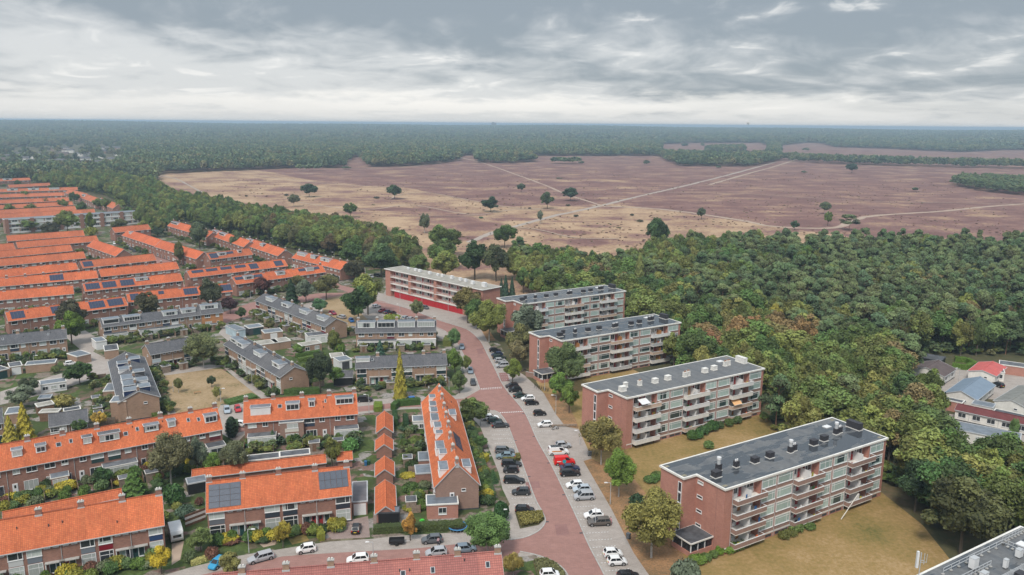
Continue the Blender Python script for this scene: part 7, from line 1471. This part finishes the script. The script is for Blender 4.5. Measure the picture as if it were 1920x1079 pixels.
# ---------------------------------------------------------------- lamps, signs
def lamp(x, yb, yt, lab, arm=1.0, sgn=-1, m=None):
    g = G(x, yb); h = HC*(yb-yt)/(yb-HY-(x-960)*.0084); t = thing('street_lamp', lab, 'street lamp', g); q = MB()
    q.bar((0, 0, 0), (0, 0, 1), .09, m or M_grey, 7); q.bar((0, 0, 1), (0, 0, h), .065, m or M_grey, 7, .05); q.bar((0, 0, h), (sgn*arm, 0, h+.08), .045, m or M_grey, 6); q.build('pole', t)
    q = MB(); q.hexa([(sgn*arm-.35, -.14, h), (sgn*arm+.35, -.10, h), (sgn*arm+.35, .10, h), (sgn*arm-.35, .14, h), (sgn*arm-.3, -.1, h+.16), (sgn*arm+.3, -.08, h+.16), (sgn*arm+.3, .08, h+.16), (sgn*arm-.3, .1, h+.16)], M_white); q.build('lamp_head', t)
for a in [(1042, 777, 739, 'tall street lamp on the path by the lone black hatchback'), (1144, 946, 902, 'tall street lamp on the verge right of the pale trio of cars'), (901, 799, 768, 'street lamp at the white estate by the junction'), (1021, 733, 710, 'street lamp beside the bicycle rack'), (868, 700, 680, 'street lamp behind the parallel parked cars'), (842, 731, 706, 'street lamp at the end of the near grey terrace'),
    (473, 725, 691, 'street lamp on the footpath right of the small park'), (414, 755, 727, 'street lamp at the bottom of the small park'), (692, 776, 738, 'street lamp above the orange gabled sheds'), (66, 699, 665, 'street lamp in front of the long brick garage'), (467, 1037, 988, 'street lamp before the solar terrace door'), (700, 1045, 1014, 'street lamp behind the dusty red roof'),
    (750, 585, 570, 'street lamp on the bend before the red garages'), (627, 484, 473, 'street lamp at the far end of the slanting terrace by the oaks'), (512, 459, 446, 'street lamp between the slanting far terraces'), (546, 498, 485, 'street lamp near the middle far orange terrace'), (1796, 724, 689, 'street lamp between the bungalows'), (325, 735, 717, 'street lamp at the left edge of the small park'), (557, 632, 612, 'street lamp among the garages between the slanting terraces'), (1087, 834, 806, 'street lamp before the olive and rusty tree'), (470, 560, 546, 'street lamp on the brick street by the solar terrace')]: lamp(*a, sgn=-1 if a[0] > 500 else 1)
lamp(1116, 988, 951, 'thin grey sign post in front of the brown grey estate', arm=.05)
lamp(949, 983, 953, 'black street lantern at the clipped yew', arm=.15, m=M_black)
# ---------------------------------------------------------------- people
def person(p, rz, lab, top, leg, skin=(.45, .28, .2), hair=(.05, .03, .02), pose=0):
    t = thing('person', lab, 'person', (p[0], p[1], .03), rz); b = .10 if pose else .0
    J = [(0, 0, .95), (0, 0, 1.15), (.0+b, 0, 1.40), (b*1.2, 0, 1.50), (b*1.4, 0, 1.58), (b*1.5+.01, 0, 1.69), (0, .10, .92), (.12, .11, .50), (.02, .12, .08), (.15, .12, .04), (0, -.10, .92), (.02, -.11, .50), (-.16, -.12, .08), (-.03, -.12, .04),
         (b, .19, 1.41), (.06+b, .24, 1.15), (.22+b, .20, .95), (.29+b, .19, .90), (b, -.19, 1.41), (-.02+b, -.25, 1.15), (.10+b, -.24, .92), (.15+b, -.24, .85)]
    E_ = [(0, 1), (1, 2), (2, 3), (3, 4), (4, 5), (0, 6), (6, 7), (7, 8), (8, 9), (0, 10), (10, 11), (11, 12), (12, 13), (2, 14), (14, 15), (15, 16), (16, 17), (2, 18), (18, 19), (19, 20), (20, 21)]
    Rr = [.15, .14, .17, .06, .09, .095, .10, .07, .05, .04, .10, .07, .05, .04, .07, .05, .04, .045, .07, .05, .04, .045]
    me = bpy.data.meshes.new('body'); me.from_pydata(J, E_, []); o = obj('body', me, t)
    sk = o.modifiers.new('skin', 'SKIN'); me.skin_vertices.new() if not me.skin_vertices else None
    for i, r in enumerate(Rr): me.skin_vertices[0].data[i].radius = (r, r)
    me.skin_vertices[0].data[0].use_root = True; ss_ = o.modifiers.new('sub', 'SUBSURF'); ss_.levels = 1; ss_.render_levels = 2
    m = bpy.data.materials.new('clothes_and_skin'); N, L, P = nodes_of(m); tc = N.new('ShaderNodeTexCoord'); sp_ = N.new('ShaderNodeSeparateXYZ'); L.new(tc.outputs['Object'], sp_.inputs[0])
    rp = N.new('ShaderNodeValToRGB'); mp = N.new('ShaderNodeMath'); mp.operation = 'MULTIPLY'; mp.inputs[1].default_value = .5; L.new(sp_.outputs[2], mp.inputs[0]); L.new(mp.outputs[0], rp.inputs[0]); rp.color_ramp.interpolation = 'CONSTANT'
    for _ in range(2): rp.color_ramp.elements.new(.5)
    for e, (po, c) in zip(rp.color_ramp.elements, ((0, (.03, .03, .03)), (.05, leg), (.485, top), (.752, skin))): e.position = po; e.color = (*c, 1)
    L.new(rp.outputs[0], P.inputs['Base Color']); me.materials.append(m)
    q = MB(); q.hexa([(b*1.5-.12, -.09, 1.60), (b*1.5+.02, -.10, 1.66), (b*1.5+.02, .10, 1.66), (b*1.5-.12, .09, 1.60), (b*1.5-.09, -.06, 1.80), (b*1.5+.05, -.06, 1.81), (b*1.5+.05, .06, 1.81), (b*1.5-.09, .06, 1.80)], mat('hair_%d' % int(hair[0]*100), hair, .8)); q.build('hair', t)
person(G(822, 1024), 2.4, 'person in a pale pink top and dark trousers walking beside the grey hatchback', (.62, .42, .45), (.03, .03, .05)); person(G(1146, 985), 3.3, 'person in pink leaning towards the boot of the brown grey estate', (.60, .30, .33), (.55, .33, .36), pose=1)
person(G(919, 441), 1.0, 'tiny person walking on the grey heath path', (.03, .03, .05), (.03, .03, .04)); person(G(804, 734), 0, 'person in white at the house door beside the golden cypress', (.6, .6, .6), (.2, .2, .25))
person(G(689, 361), .5, 'tiny far walker left of the round lone oak', (.03, .02, .02), (.03, .03, .04))
# ---------------------------------------------------------------- gardens: fences, hedges, shrubs
POLYROADS = [RL+[(870, 748), (757, 754), (680, 762), (560, 776), (440, 790), (440, 805), (560, 790), (680, 772), (870, 762)]+RL2+[(875, 1012), (779, 1022), (650, 1029), (529, 1037), (400, 1054), (280, 1110), (700, 1140)]+RR[::-1]]+OROADS+[[(300, 700), (392, 690), (420, 690), (510, 750), (440, 790), (325, 775)]]
def offroad(p):
    q = PX(np.array([[p[0], p[1], 0]])); return not any(inpoly(q, r)[0] for r in POLYROADS)
fp = MB(); fp.box(0, 1.78, -.03, .03, .08, 1.75, M_timber)
for k in range(9): fp.box(.1+k*.19, .12+k*.19, -.045, .045, .1, 1.72, M_shedwood)
fpm = fp.mesh('fence_panel'); pp_ = MB(); pp_.box(-.05, .05, -.05, .05, 0, 1.82, M_shedwood); ppm = pp_.mesh('post')
SHC = [(.05, .09, .02), (.08, .13, .025), (.12, .15, .03), (.035, .06, .02), (.20, .19, .03), (.10, .12, .06), (.13, .06, .04), (.06, .11, .03), (.30, .25, .03), (.09, .14, .05)]
SHW = ['dark green', 'green', 'olive', 'deep green', 'yellowish', 'grey-green', 'reddish', 'green', 'bright yellow', 'fresh green']
cand = []
for (lab, gf, gb) in LR:
    A, an, L, hw, n = GRP[lab]; ux = np.array([math.cos(an), math.sin(an)]); uy = np.array([-math.sin(an), math.cos(an)]); ho = L/n; A2 = A[:2]
    for sgn, dep in ((-1, gf), (1, gb)):
        if dep < 3: continue
        for i in range(n+1):
            st = A2+ux*(ho*i)+uy*sgn*(hw+1.2); npan = int((dep-1.2)/1.8)
            ang = an+sgn*math.pi/2
            ok = [offroad(st+uy*sgn*1.8*(k+.5)) and free(st+uy*sgn*1.8*(k+.5), .2) for k in range(npan)]
            if not any(ok) or (A[1] > 330): continue
            if dep >= 6 or random.random() < .4:
                g = G(0, 0) if False else st; f = thing('garden_fence', 'brown board garden fence at the ' + ' '.join(lab.replace(',', '').split()[:9]), 'fence', (st[0], st[1], 0), ang, 'fences at the ' + ' '.join(lab.replace(',', '').split()[:9]))
                for k in range(npan):
                    if ok[k]: obj('fence_panel', fpm, f, (k*1.82, 0, 0)); obj('post', ppm, f, (k*1.82, 0, 0))
        for i in range(n):
            for _ in range(11 if dep > 6 else 7):
                p = A2+ux*(ho*i+random.uniform(.4, ho-.4))+uy*sgn*(hw+random.uniform(1.2, dep-.3))
                if offroad(p) and free(p, .5): cand.append((p, lab))
# small flat-roofed garden sheds, one at the end of many gardens
shd = MB(); shd.box(-1.2, 1.2, -1.0, 1.0, 0, 2.1, M_timber); shw = shd.mesh('wall'); shd = MB(); shd.box(-1.32, 1.32, -1.12, 1.12, 2.1, 2.24, M_cream); shd.box(-1.22, 1.22, -1.02, 1.02, 2.241, 2.26, M_felt); shr = shd.mesh('roof'); shd = MB(); shd.box(-.4, .4, -1.05, -1.001, .05, 1.9, M_shedwood); shdm = shd.mesh('door')
for (lab, gf, gb) in LR:
    A, an, L, hw, n = GRP[lab]; ux = np.array([math.cos(an), math.sin(an)]); uy = np.array([-math.sin(an), math.cos(an)]); ho = L/n
    for sgn, dep in ((-1, gf), (1, gb)):
        if dep < 5 or A[1] > 340: continue
        for i in range(n):
            p = A[:2]+ux*(ho*i+random.uniform(1.6, ho-1.6))+uy*sgn*(hw+dep-1.2)
            if random.random() < .55 and offroad(p) and free(p, 1.5):
                l9 = ' '.join(lab.replace(',', '').split()[:9]); t = thing('garden_shed', 'small timber garden shed at the '+l9, 'shed', (p[0], p[1], 0), an+random.choice([0, math.pi]), 'timber sheds at the '+l9)
                obj('wall', shw, t); obj('roof', shr, t); obj('door', shdm, t); occupy(p, an, 1.3, 1.1)
cand.sort(key=lambda c: c[0][1]); rest = []; ns = 0
for p, lab in cand:
    if ns < 285 and -30 < PX(np.array([[p[0], p[1], 0]]))[0, 0] < 1950 and PX(np.array([[p[0], p[1], 0]]))[0, 1] < 1110:
        ns += 1; k = random.randrange(len(SHC)); w_ = random.uniform(.8, 2.0); o = obj('garden_shrub', random.choice(CR['shrub']), None, (p[0], p[1], 0), random.uniform(0, 6), (w_, w_, random.uniform(1.0, 2.6)), SHC[k])
        l9 = ' '.join(lab.replace(',', '').split()[:9]); tag(o, '%s shrub at the %s' % (SHW[k], l9), 'shrub', '%s shrubs at the %s' % (SHW[k], l9))
    else: rest.append(p)
if rest: instanced('garden_shrubs', crowns_of('broad')+crowns_of('far'), np.array(rest), (1.0, 3.2), (1.4, 3.6), 21)
def hedge(pts, w, h, colr, lab):
    g = [G(*p)[:2] for p in pts]; C_, N_ = [], []; V, Fq = [], []
    for i in range(len(g)-1):
        d = g[i+1]-g[i]; L = np.linalg.norm(d); d = d/L; nn = np.array([-d[1], d[0]]); n = int(L*(w+2*h)*34); t = RNG.uniform(0, L, n); s = RNG.uniform(-(w/2+h), w/2+h, n); top = np.abs(s) < w/2
        off = np.where(top, s, np.sign(s)*w/2); z = np.where(top, h, h-(np.abs(s)-w/2)); p = g[i]+np.outer(t, d)+np.outer(off, nn)
        C_.append(np.stack([p[:, 0], p[:, 1], z], 1)+RNG.normal(size=(n, 3))*.05); N_.append(np.where(top[:, None], np.array([0, 0, 1.0]), np.concatenate([np.outer(np.sign(s), nn), np.full((n, 1), .3)], 1))+RNG.normal(size=(n, 3))*.4)
        b = len(V); a0, a1 = g[i], g[i+1]; k = w/2*.9
        for zz in (0, h*.95): V += [(*(a0-nn*k), zz), (*(a1-nn*k), zz), (*(a1+nn*k), zz), (*(a0+nn*k), zz)]
        Fq += [(b+4, b+5, b+6, b+7), (b, b+1, b+5, b+4), (b+1, b+2, b+6, b+5), (b+2, b+3, b+7, b+6), (b+3, b, b+4, b+7)]
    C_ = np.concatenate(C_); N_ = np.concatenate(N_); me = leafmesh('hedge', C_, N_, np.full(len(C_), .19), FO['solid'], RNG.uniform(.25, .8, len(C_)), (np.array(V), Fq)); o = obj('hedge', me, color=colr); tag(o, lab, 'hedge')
for a in [([(700, 1000), (760, 996), (868, 992)], 1.6, 1.5, (.06, .08, .025), 'long clipped brown-green hedge along the lower street'), ([(510, 738), (560, 739), (600, 737)], 2.0, 1.6, (.06, .11, .025), 'green hedge behind the wide dormer terrace'), ([(424, 758), (450, 752), (478, 745)], 3.5, .9, (.07, .13, .03), 'low wide green hedge at the bottom of the small park'),
   ([(440, 797), (441, 812)], 1.5, 1.6, (.05, .09, .03), 'short hedge at the end of the long orange terrace'), ([(737, 770), (745, 762), (788, 758)], 1.5, 1.8, (.05, .10, .02), 'dark green hedge corner behind the orange gabled sheds'), ([(709, 762), (709, 773)], 2.2, 1.5, (.14, .20, .025), 'lime green block hedge beside the brick street'), ([(740, 782), (742, 800)], 1.2, 2.0, (.03, .07, .02), 'dark narrow hedge right of the farthest shed'),
   ([(760, 790), (762, 810)], 1.2, 2.2, (.025, .06, .02), 'dark hedge column before the white garden house'), ([(598, 1000), (604, 1015)], 1.2, 1.5, (.19, .20, .03), 'yellow-green clipped hedge beside the drive'), ([(358, 1060), (398, 1048)], 1.0, .9, (.36, .34, .12), 'pale cream flowering hedge along the lower left kerb'), ([(885, 812), (902, 880), (920, 940)], 2.2, 1.6, (.055, .09, .03), 'long hedge in front of the away-running terrace'),
   ([(898, 865), (912, 868)], 3, 1.6, (.34, .30, .03), 'bright yellow shrub bank by the away-running terrace'), ([(838, 650), (843, 640)], 3, 2.2, (.12, .14, .03), 'olive hedge at the end of the white trimmed terrace'), ([(1785, 690), (1812, 694), (1828, 688), (1812, 680), (1790, 678)], 1.3, 1.7, (.09, .16, .02), 'bright green hedge enclosing the bungalow lawn'), ([(555, 672), (600, 664)], 1.3, 1.5, (.08, .14, .03), 'green hedge between the garage gardens'), ([(560, 680), (610, 671)], 1.3, 1.5, (.10, .15, .03), 'nearer parallel hedge between the garage gardens'),
   ([(262, 722), (280, 770), (300, 790)], 2.0, 1.3, (.08, .11, .025), 'hedge bank right of the park terrace')]: hedge(*a)
def clump(a, b, n, w, h, colr, lab):
    for k in range(n):
        g = G(a[0]+(b[0]-a[0])*k/max(1, n-1), a[1]+(b[1]-a[1])*k/max(1, n-1)); ww = w*random.uniform(.7, 1.2); c = tuple(v*random.uniform(.8, 1.25) for v in colr)
        tag(obj('border_shrub', CR['shrub'][k % 4], None, (g[0]+random.uniform(-.5, .5), g[1]+random.uniform(-.5, .5), 0), k*1.3, (ww, ww, h*random.uniform(.7, 1.2)), c), lab, 'shrub', lab+', in a row')
clump((1298, 824), (1340, 807), 5, 1.6, 2.6, (.05, .10, .025), 'dark green shrub under the middle balconies of the block with cream stacks'); clump((1350, 803), (1378, 795), 3, 1.5, 2.2, (.05, .095, .028), 'dark shrub under the right balconies of the block with cream stacks')
clump((1300, 1058), (1398, 1026), 9, 1.3, 1.5, (.09, .15, .03), 'fresh green border shrub at the corner of the nearest block'); clump((1470, 1008), (1512, 990), 5, 1.2, 1.4, (.085, .11, .03), 'low green shrub under the middle balconies of the nearest block'); clump((1150, 840), (1165, 830), 2, 1.3, 1.6, (.08, .12, .03), 'green bush at the gable of the block with cream stacks'); clump((1220, 905), (1236, 896), 3, 1.4, 1.8, (.08, .14, .03), 'green bush at the left foot of the nearest block'); clump((1331, 840), (1322, 850), 1, 1.6, 2.2, (.10, .13, .05), 'lone bush on the lawn behind the nearest block')
def bed(pts, colr, lab):
    g = np.array([G(*p)[:2] for p in pts]); lo, hi = g.min(0), g.max(0); P = RNG.uniform(lo, hi, (7000, 2)); P = P[inpoly(P, g.tolist())]; z = .3+.45*RNG.uniform(size=len(P)); C_ = np.concatenate([P, z[:, None]], 1); N_ = np.array([0, 0, 1.0])+RNG.normal(size=(len(P), 3))*.5
    me = leafmesh('planting', C_, N_, np.full(len(P), .32), FO['solid'], RNG.uniform(.1, .9, len(P)), (np.array([(*p, .38) for p in g]), [tuple(range(len(g)))])); o = obj('bed_planting', me, color=colr); tag(o, lab, 'planting', kind='stuff')
bed([(969, 966), (1016, 963), (1019, 974), (1010, 983), (978, 989)], (.15, .13, .035), 'olive low bushes of the oval bed at the junction'); bed([(1001, 1054), (1024, 1052), (1043, 1061), (1058, 1079), (1062, 1092), (1012, 1092)], (.10, .10, .04), 'dull green low bushes in the bottom corner bed'); bed([(941, 859), (974, 854), (976, 863), (946, 870)], (.13, .12, .035), 'small olive bed between the parked cars')
# heath bushes
for i, (x, y, w_, colr, lab) in enumerate([(706, 373, 12, (.05, .05, .035), 'flat dark bush near the round lone oak'), (676, 357, 4, (.05, .05, .03), 'small dark bush above the flat dark one'), (537, 368, 12, (.05, .05, .03), 'dark low bush left of the lone oak'), (1065, 387, 10, (.05, .055, .035), 'dark bush below the flat-topped oak'), (993, 392, 8, (.06, .055, .04), 'low dark bush beside the sandy track'),
   (1185, 405, 11, (.045, .05, .03), 'dark bush in the middle of the tan strip'), (1200, 417, 14, (.07, .065, .04), 'long flat bush below the dark one'), (1080, 407, 12, (.055, .055, .035), 'flat bush right of the grey path'), (1145, 422, 5, (.04, .07, .035), 'small round green juniper'), (1120, 420, 4, (.05, .08, .04), 'second juniper, left of the round one'), (1133, 424, 4, (.05, .08, .04), 'third juniper, between the others'), (1103, 395, 5, (.05, .06, .04), 'little dark bush on the path edge'),
   (902, 410, 10, (.06, .11, .05), 'green bush below the largest heath oak'), (1283, 408, 4, (.04, .07, .04), 'tiny dark juniper on the tan strip'), (1337, 412, 3, (.05, .05, .03), 'tiny dark bush right of the slim birch'), (462, 369, 8, (.06, .06, .04), 'bush at the belt edge on the heath'), (500, 369, 5, (.05, .05, .035), 'small dark bush left of the belt birch')]):
    g = G(x, y); s = w_*math.hypot(g[1], 1)/F/2; o = obj('heath_bush', CR['shrub'][i % 4], None, (g[0], g[1], 0), i, (s, s*.7, s*.75), colr); tag(o, lab, 'bush')
# skyline
def block(x, y, wpx, hpx, lab, m, nm='distant_building'):
    g = G(x, y); d = math.hypot(g[0], g[1]); w = wpx*d/F; h = hpx*d/F; t = thing(nm, lab, 'building', (g[0], g[1], 0), -math.atan2(g[0], g[1])); q = MB(); q.box(-w/2, w/2, 0, w*.6, 0, h, m); q.build('wall', t); q = MB(); q.box(-w*.35, w*.1, w*.1, w*.4, h, h*1.08, m); q.build('roof_housing', t)
block(926, 246, 9, 15, 'dark brown tower building standing out of the far wood', mat('dark_tower', (.07, .05, .05), .8))
g = G(1402, 241); d = math.hypot(g[0], g[1]); t = thing('water_tower', 'far water tower on the right horizon', 'water tower', (g[0], g[1], 0)); s = d/F; q = MB(); q.bar((0, 0, 0), (0, 0, 7*s), 1.0*s, M_cream, 10); q.build('shaft', t); q = MB(); q.bar((0, 0, 7*s), (0, 0, 8.5*s), 1.3*s, M_concrete, 12, 2.2*s); q.bar((0, 0, 8.5*s), (0, 0, 10.5*s), 2.2*s, M_cream, 12); q.build('tank', t)
for i in range(26):
    x = [635, 662, 700, 1010, 1180, 1330, 1515, 1550, 1705, 1720, 1740, 1853, 1862, 1905, 20, 60, 480, 560, 590, 760, 830, 1240, 1270, 1620, 1780, 1440][i]
    block(x, 240.5+(x-960)*.0084+random.uniform(-1.5, 1.5), random.uniform(3, 9), random.uniform(4, 7.5), 'pale far building on the horizon line', M_cream) if False else None
FBD = []
for yy in (276, 281, 286, 291, 296, 301, 306, 311, 316):
    x = -30+random.uniform(0, 12)
    while x < 226:
        w_ = random.uniform(9, 16) if x < 130 else random.uniform(20, 34)
        if random.random() < (.62 if x < 130 else .8) and not (yy < 284 and x < 90): FBD.append((x+w_/2, yy+random.uniform(-1.5, 1.5), w_))
        x += w_+random.uniform(2, 8)
for i, (x, y, wpx) in enumerate(FBD):
    g = G(x, y, 8); d = math.hypot(g[0], g[1]); w = wpx*d/F*1.0; t = thing('distant_house', ('grey' if i % 4 else 'brown')+' roofed far house row among the trees at the upper left', 'building', (g[0], g[1], 0), .2, 'far %s roofed house rows' % ('grey' if i % 4 else 'brown')); q = MB(); q.box(-w/2, w/2, 0, 9, 0, 6, M_cream if i % 3 else B_GREY); q.build('wall', t)
    q = MB(); q.hexa([(-w/2-.3, -.5, 6), (w/2+.3, -.5, 6), (w/2+.3, 9.5, 6), (-w/2-.3, 9.5, 6), (-w/2, 4, 9.5), (w/2, 4, 9.5), (w/2, 5, 9.5), (-w/2, 5, 9.5)], T_GR if i % 4 else M_brownroof); q.build('roof', t)
    for k in range(max(2, int(w/6))): window(t, -w/2+(k+.5)*w/max(2, int(w/6)), 0, 3.2, 2.4, 1.5, joined=True)
def park_things():
    g = G(370, 738); q = MB(); q.box(-.9, .9, -.2, .2, .42, .48, M_wood); q.box(-.8, -.7, -.15, .15, 0, .42, M_wood); q.box(.7, .8, -.15, .15, 0, .42, M_wood); tag(q.build('park_bench', None, (g[0], g[1], 0), .4), 'wooden bench on the small parched park', 'bench')
    tree('small_pine', 'small dark tree in the middle of the parched park', 'tree', G(397, 727), 3.6, 2.6, 'solid', (.05, .07, .035)); tree('young_tree', 'thin young tree left in the parched park', 'tree', G(335, 737), 4.4, 2.6, 'light', (.13, .14, .05)); tree('young_tree', 'thin pale young tree right in the parched park', 'tree', G(407, 753), 4.4, 2.6, 'light', (.20, .20, .06))
park_things()
g = G(1577, 974); q = MB(); q.bar((0, 0, 0), (3.2, .6, 5.2), .09, M_cream, 5); tag(q.build('leaning_board', None, (g[0], g[1], 0)), 'pale board leaning from the dry lawn to a balcony', 'board')
g = G(796, 1005); q = MB(); q.box(-.5, .5, -.3, .3, 0, .5, mat('bright_green_plastic', (.06, .5, .05), .5)); q.box(-.3, .3, -.25, .25, .5, .7, MATS['bright_green_plastic']); tag(q.build('toy_box', None, (g[0]-1, g[1]+5, 0)), 'bright green toy box by the porch room', 'toy')
g = G(857, 1000)
q = MB()
for k in range(16): a0 = k*math.pi/8; a1 = a0+math.pi/8; q.bar((math.cos(a0)*1.8, math.sin(a0)*1.8, .7), (math.cos(a1)*1.8, math.sin(a1)*1.8, .7), .12, mat('blue_pad', (.05, .2, .4), .6), 5); q.bar((math.cos(a0)*1.8, math.sin(a0)*1.8, 0), (math.cos(a0)*1.8, math.sin(a0)*1.8, .7), .03, M_grey, 4)
q.bar((0, 0, .68), (0, 0, .70), 1.7, M_black, 16); tag(q.build('trampoline', None, (g[0], g[1]+1.5, 0)), 'round trampoline with blue rim behind the clipped hedge', 'trampoline')
q = MB(); q.box(0, .9, -.35, 0, 0, .7, M_white); q.bar((.45, -.351, .35), (.45, -.38, .35), .25, M_dkgrey, 12); A, an, L, hw, n = GRP['orange roofed terrace running away from the camera with a brown brick gable and dormers']; p = A[:2]-np.array([math.cos(an), math.sin(an)])*.04; tag(q.build('air_conditioner', None, (p[0]-1.5, p[1]-.25, 3.25), an-math.pi/2), 'white air conditioner on the brown brick gable', 'air conditioner')
print('shrubs', ns, len(rest), 'objects', len(bpy.data.objects))

g1, g2 = G(348, 990)[:2], G(386, 975)[:2]; an = math.atan2(*(g2-g1)[::-1]); L = float(np.linalg.norm(g2-g1)); t = thing('board_fence', 'fence of alternating white and dark brown wide boards left of the solar terrace', 'fence', (*g1, 0), an)
for k in range(5): q = MB(); q.box(0, L, -.05, .05, .1+k*.5, .1+k*.5+.47, M_white if k % 2 else M_shedwood); q.build('board', t)

# drains, bins
q = MB(); q.box(-.22, .22, -.3, .3, .035, .05, M_dkgrey); drm = q.mesh('drain_cover'); k = 0
for ln in (RL2[2:], RR[9:20]):
    _, _, Lt = along(ln, 0); n = int(Lt/16)
    for i in range(n):
        p, d, _ = along(ln, (i+.5)/n); s_ = 1 if ln is not RR[9:20] and ln[0] == RL2[2] else -1; nn = np.array([-d[1], d[0]])*s_; o = obj('drain_cover', drm, None, (p[0]+nn[0]*.45, p[1]+nn[1]*.45, 0), math.atan2(d[1], d[0])); tag(o, 'dark iron drain cover at the '+('left' if s_ > 0 else 'right')+' kerb of the brick road', 'drain', 'drains along the brick road')
for i, (x, y, c, l) in enumerate([(686, 873, (.03, .12, .25), 'blue'), (691, 872, (.03, .10, .05), 'green'), (738, 966, (.03, .03, .035), 'black'), (733, 968, (.03, .10, .06), 'dark green'), (1178, 1010, (.12, .13, .14), 'grey'), (616, 990, (.05, .05, .055), 'black'), (462, 842, (.03, .10, .05), 'green'), (851, 990, (.03, .03, .035), 'black'), (1106, 855, (.15, .16, .16), 'grey')]):
    q = MB(); m_ = mat('bin_plastic_'+l.replace(' ', '_'), c, .6); q.hexa([(-.25, -.3, 0), (.25, -.3, 0), (.25, .3, 0), (-.25, .3, 0), (-.3, -.36, .95), (.3, -.36, .95), (.3, .36, .95), (-.3, .36, .95)], m_); q.box(-.32, .32, -.38, .38, .95, 1.05, m_); q.bar((-.28, .36, .08), (.28, .36, .08), .09, M_tyre, 8); g = G(x, y)
    tag(q.build('wheelie_bin', None, (g[0], g[1], .03), i), ['blue wheelie bin behind the orange gabled sheds', 'green wheelie bin next to the blue one', 'black wheelie bin at the front of the nearest orange shed', 'dark green wheelie bin left of the black one', 'grey bin under the large yellow-olive tree', 'black bin beside the private drive', 'green bin at the left end of the wide dormer terrace', 'black bin at the porch room', 'grey bin by the bicycles'][i], 'bin')
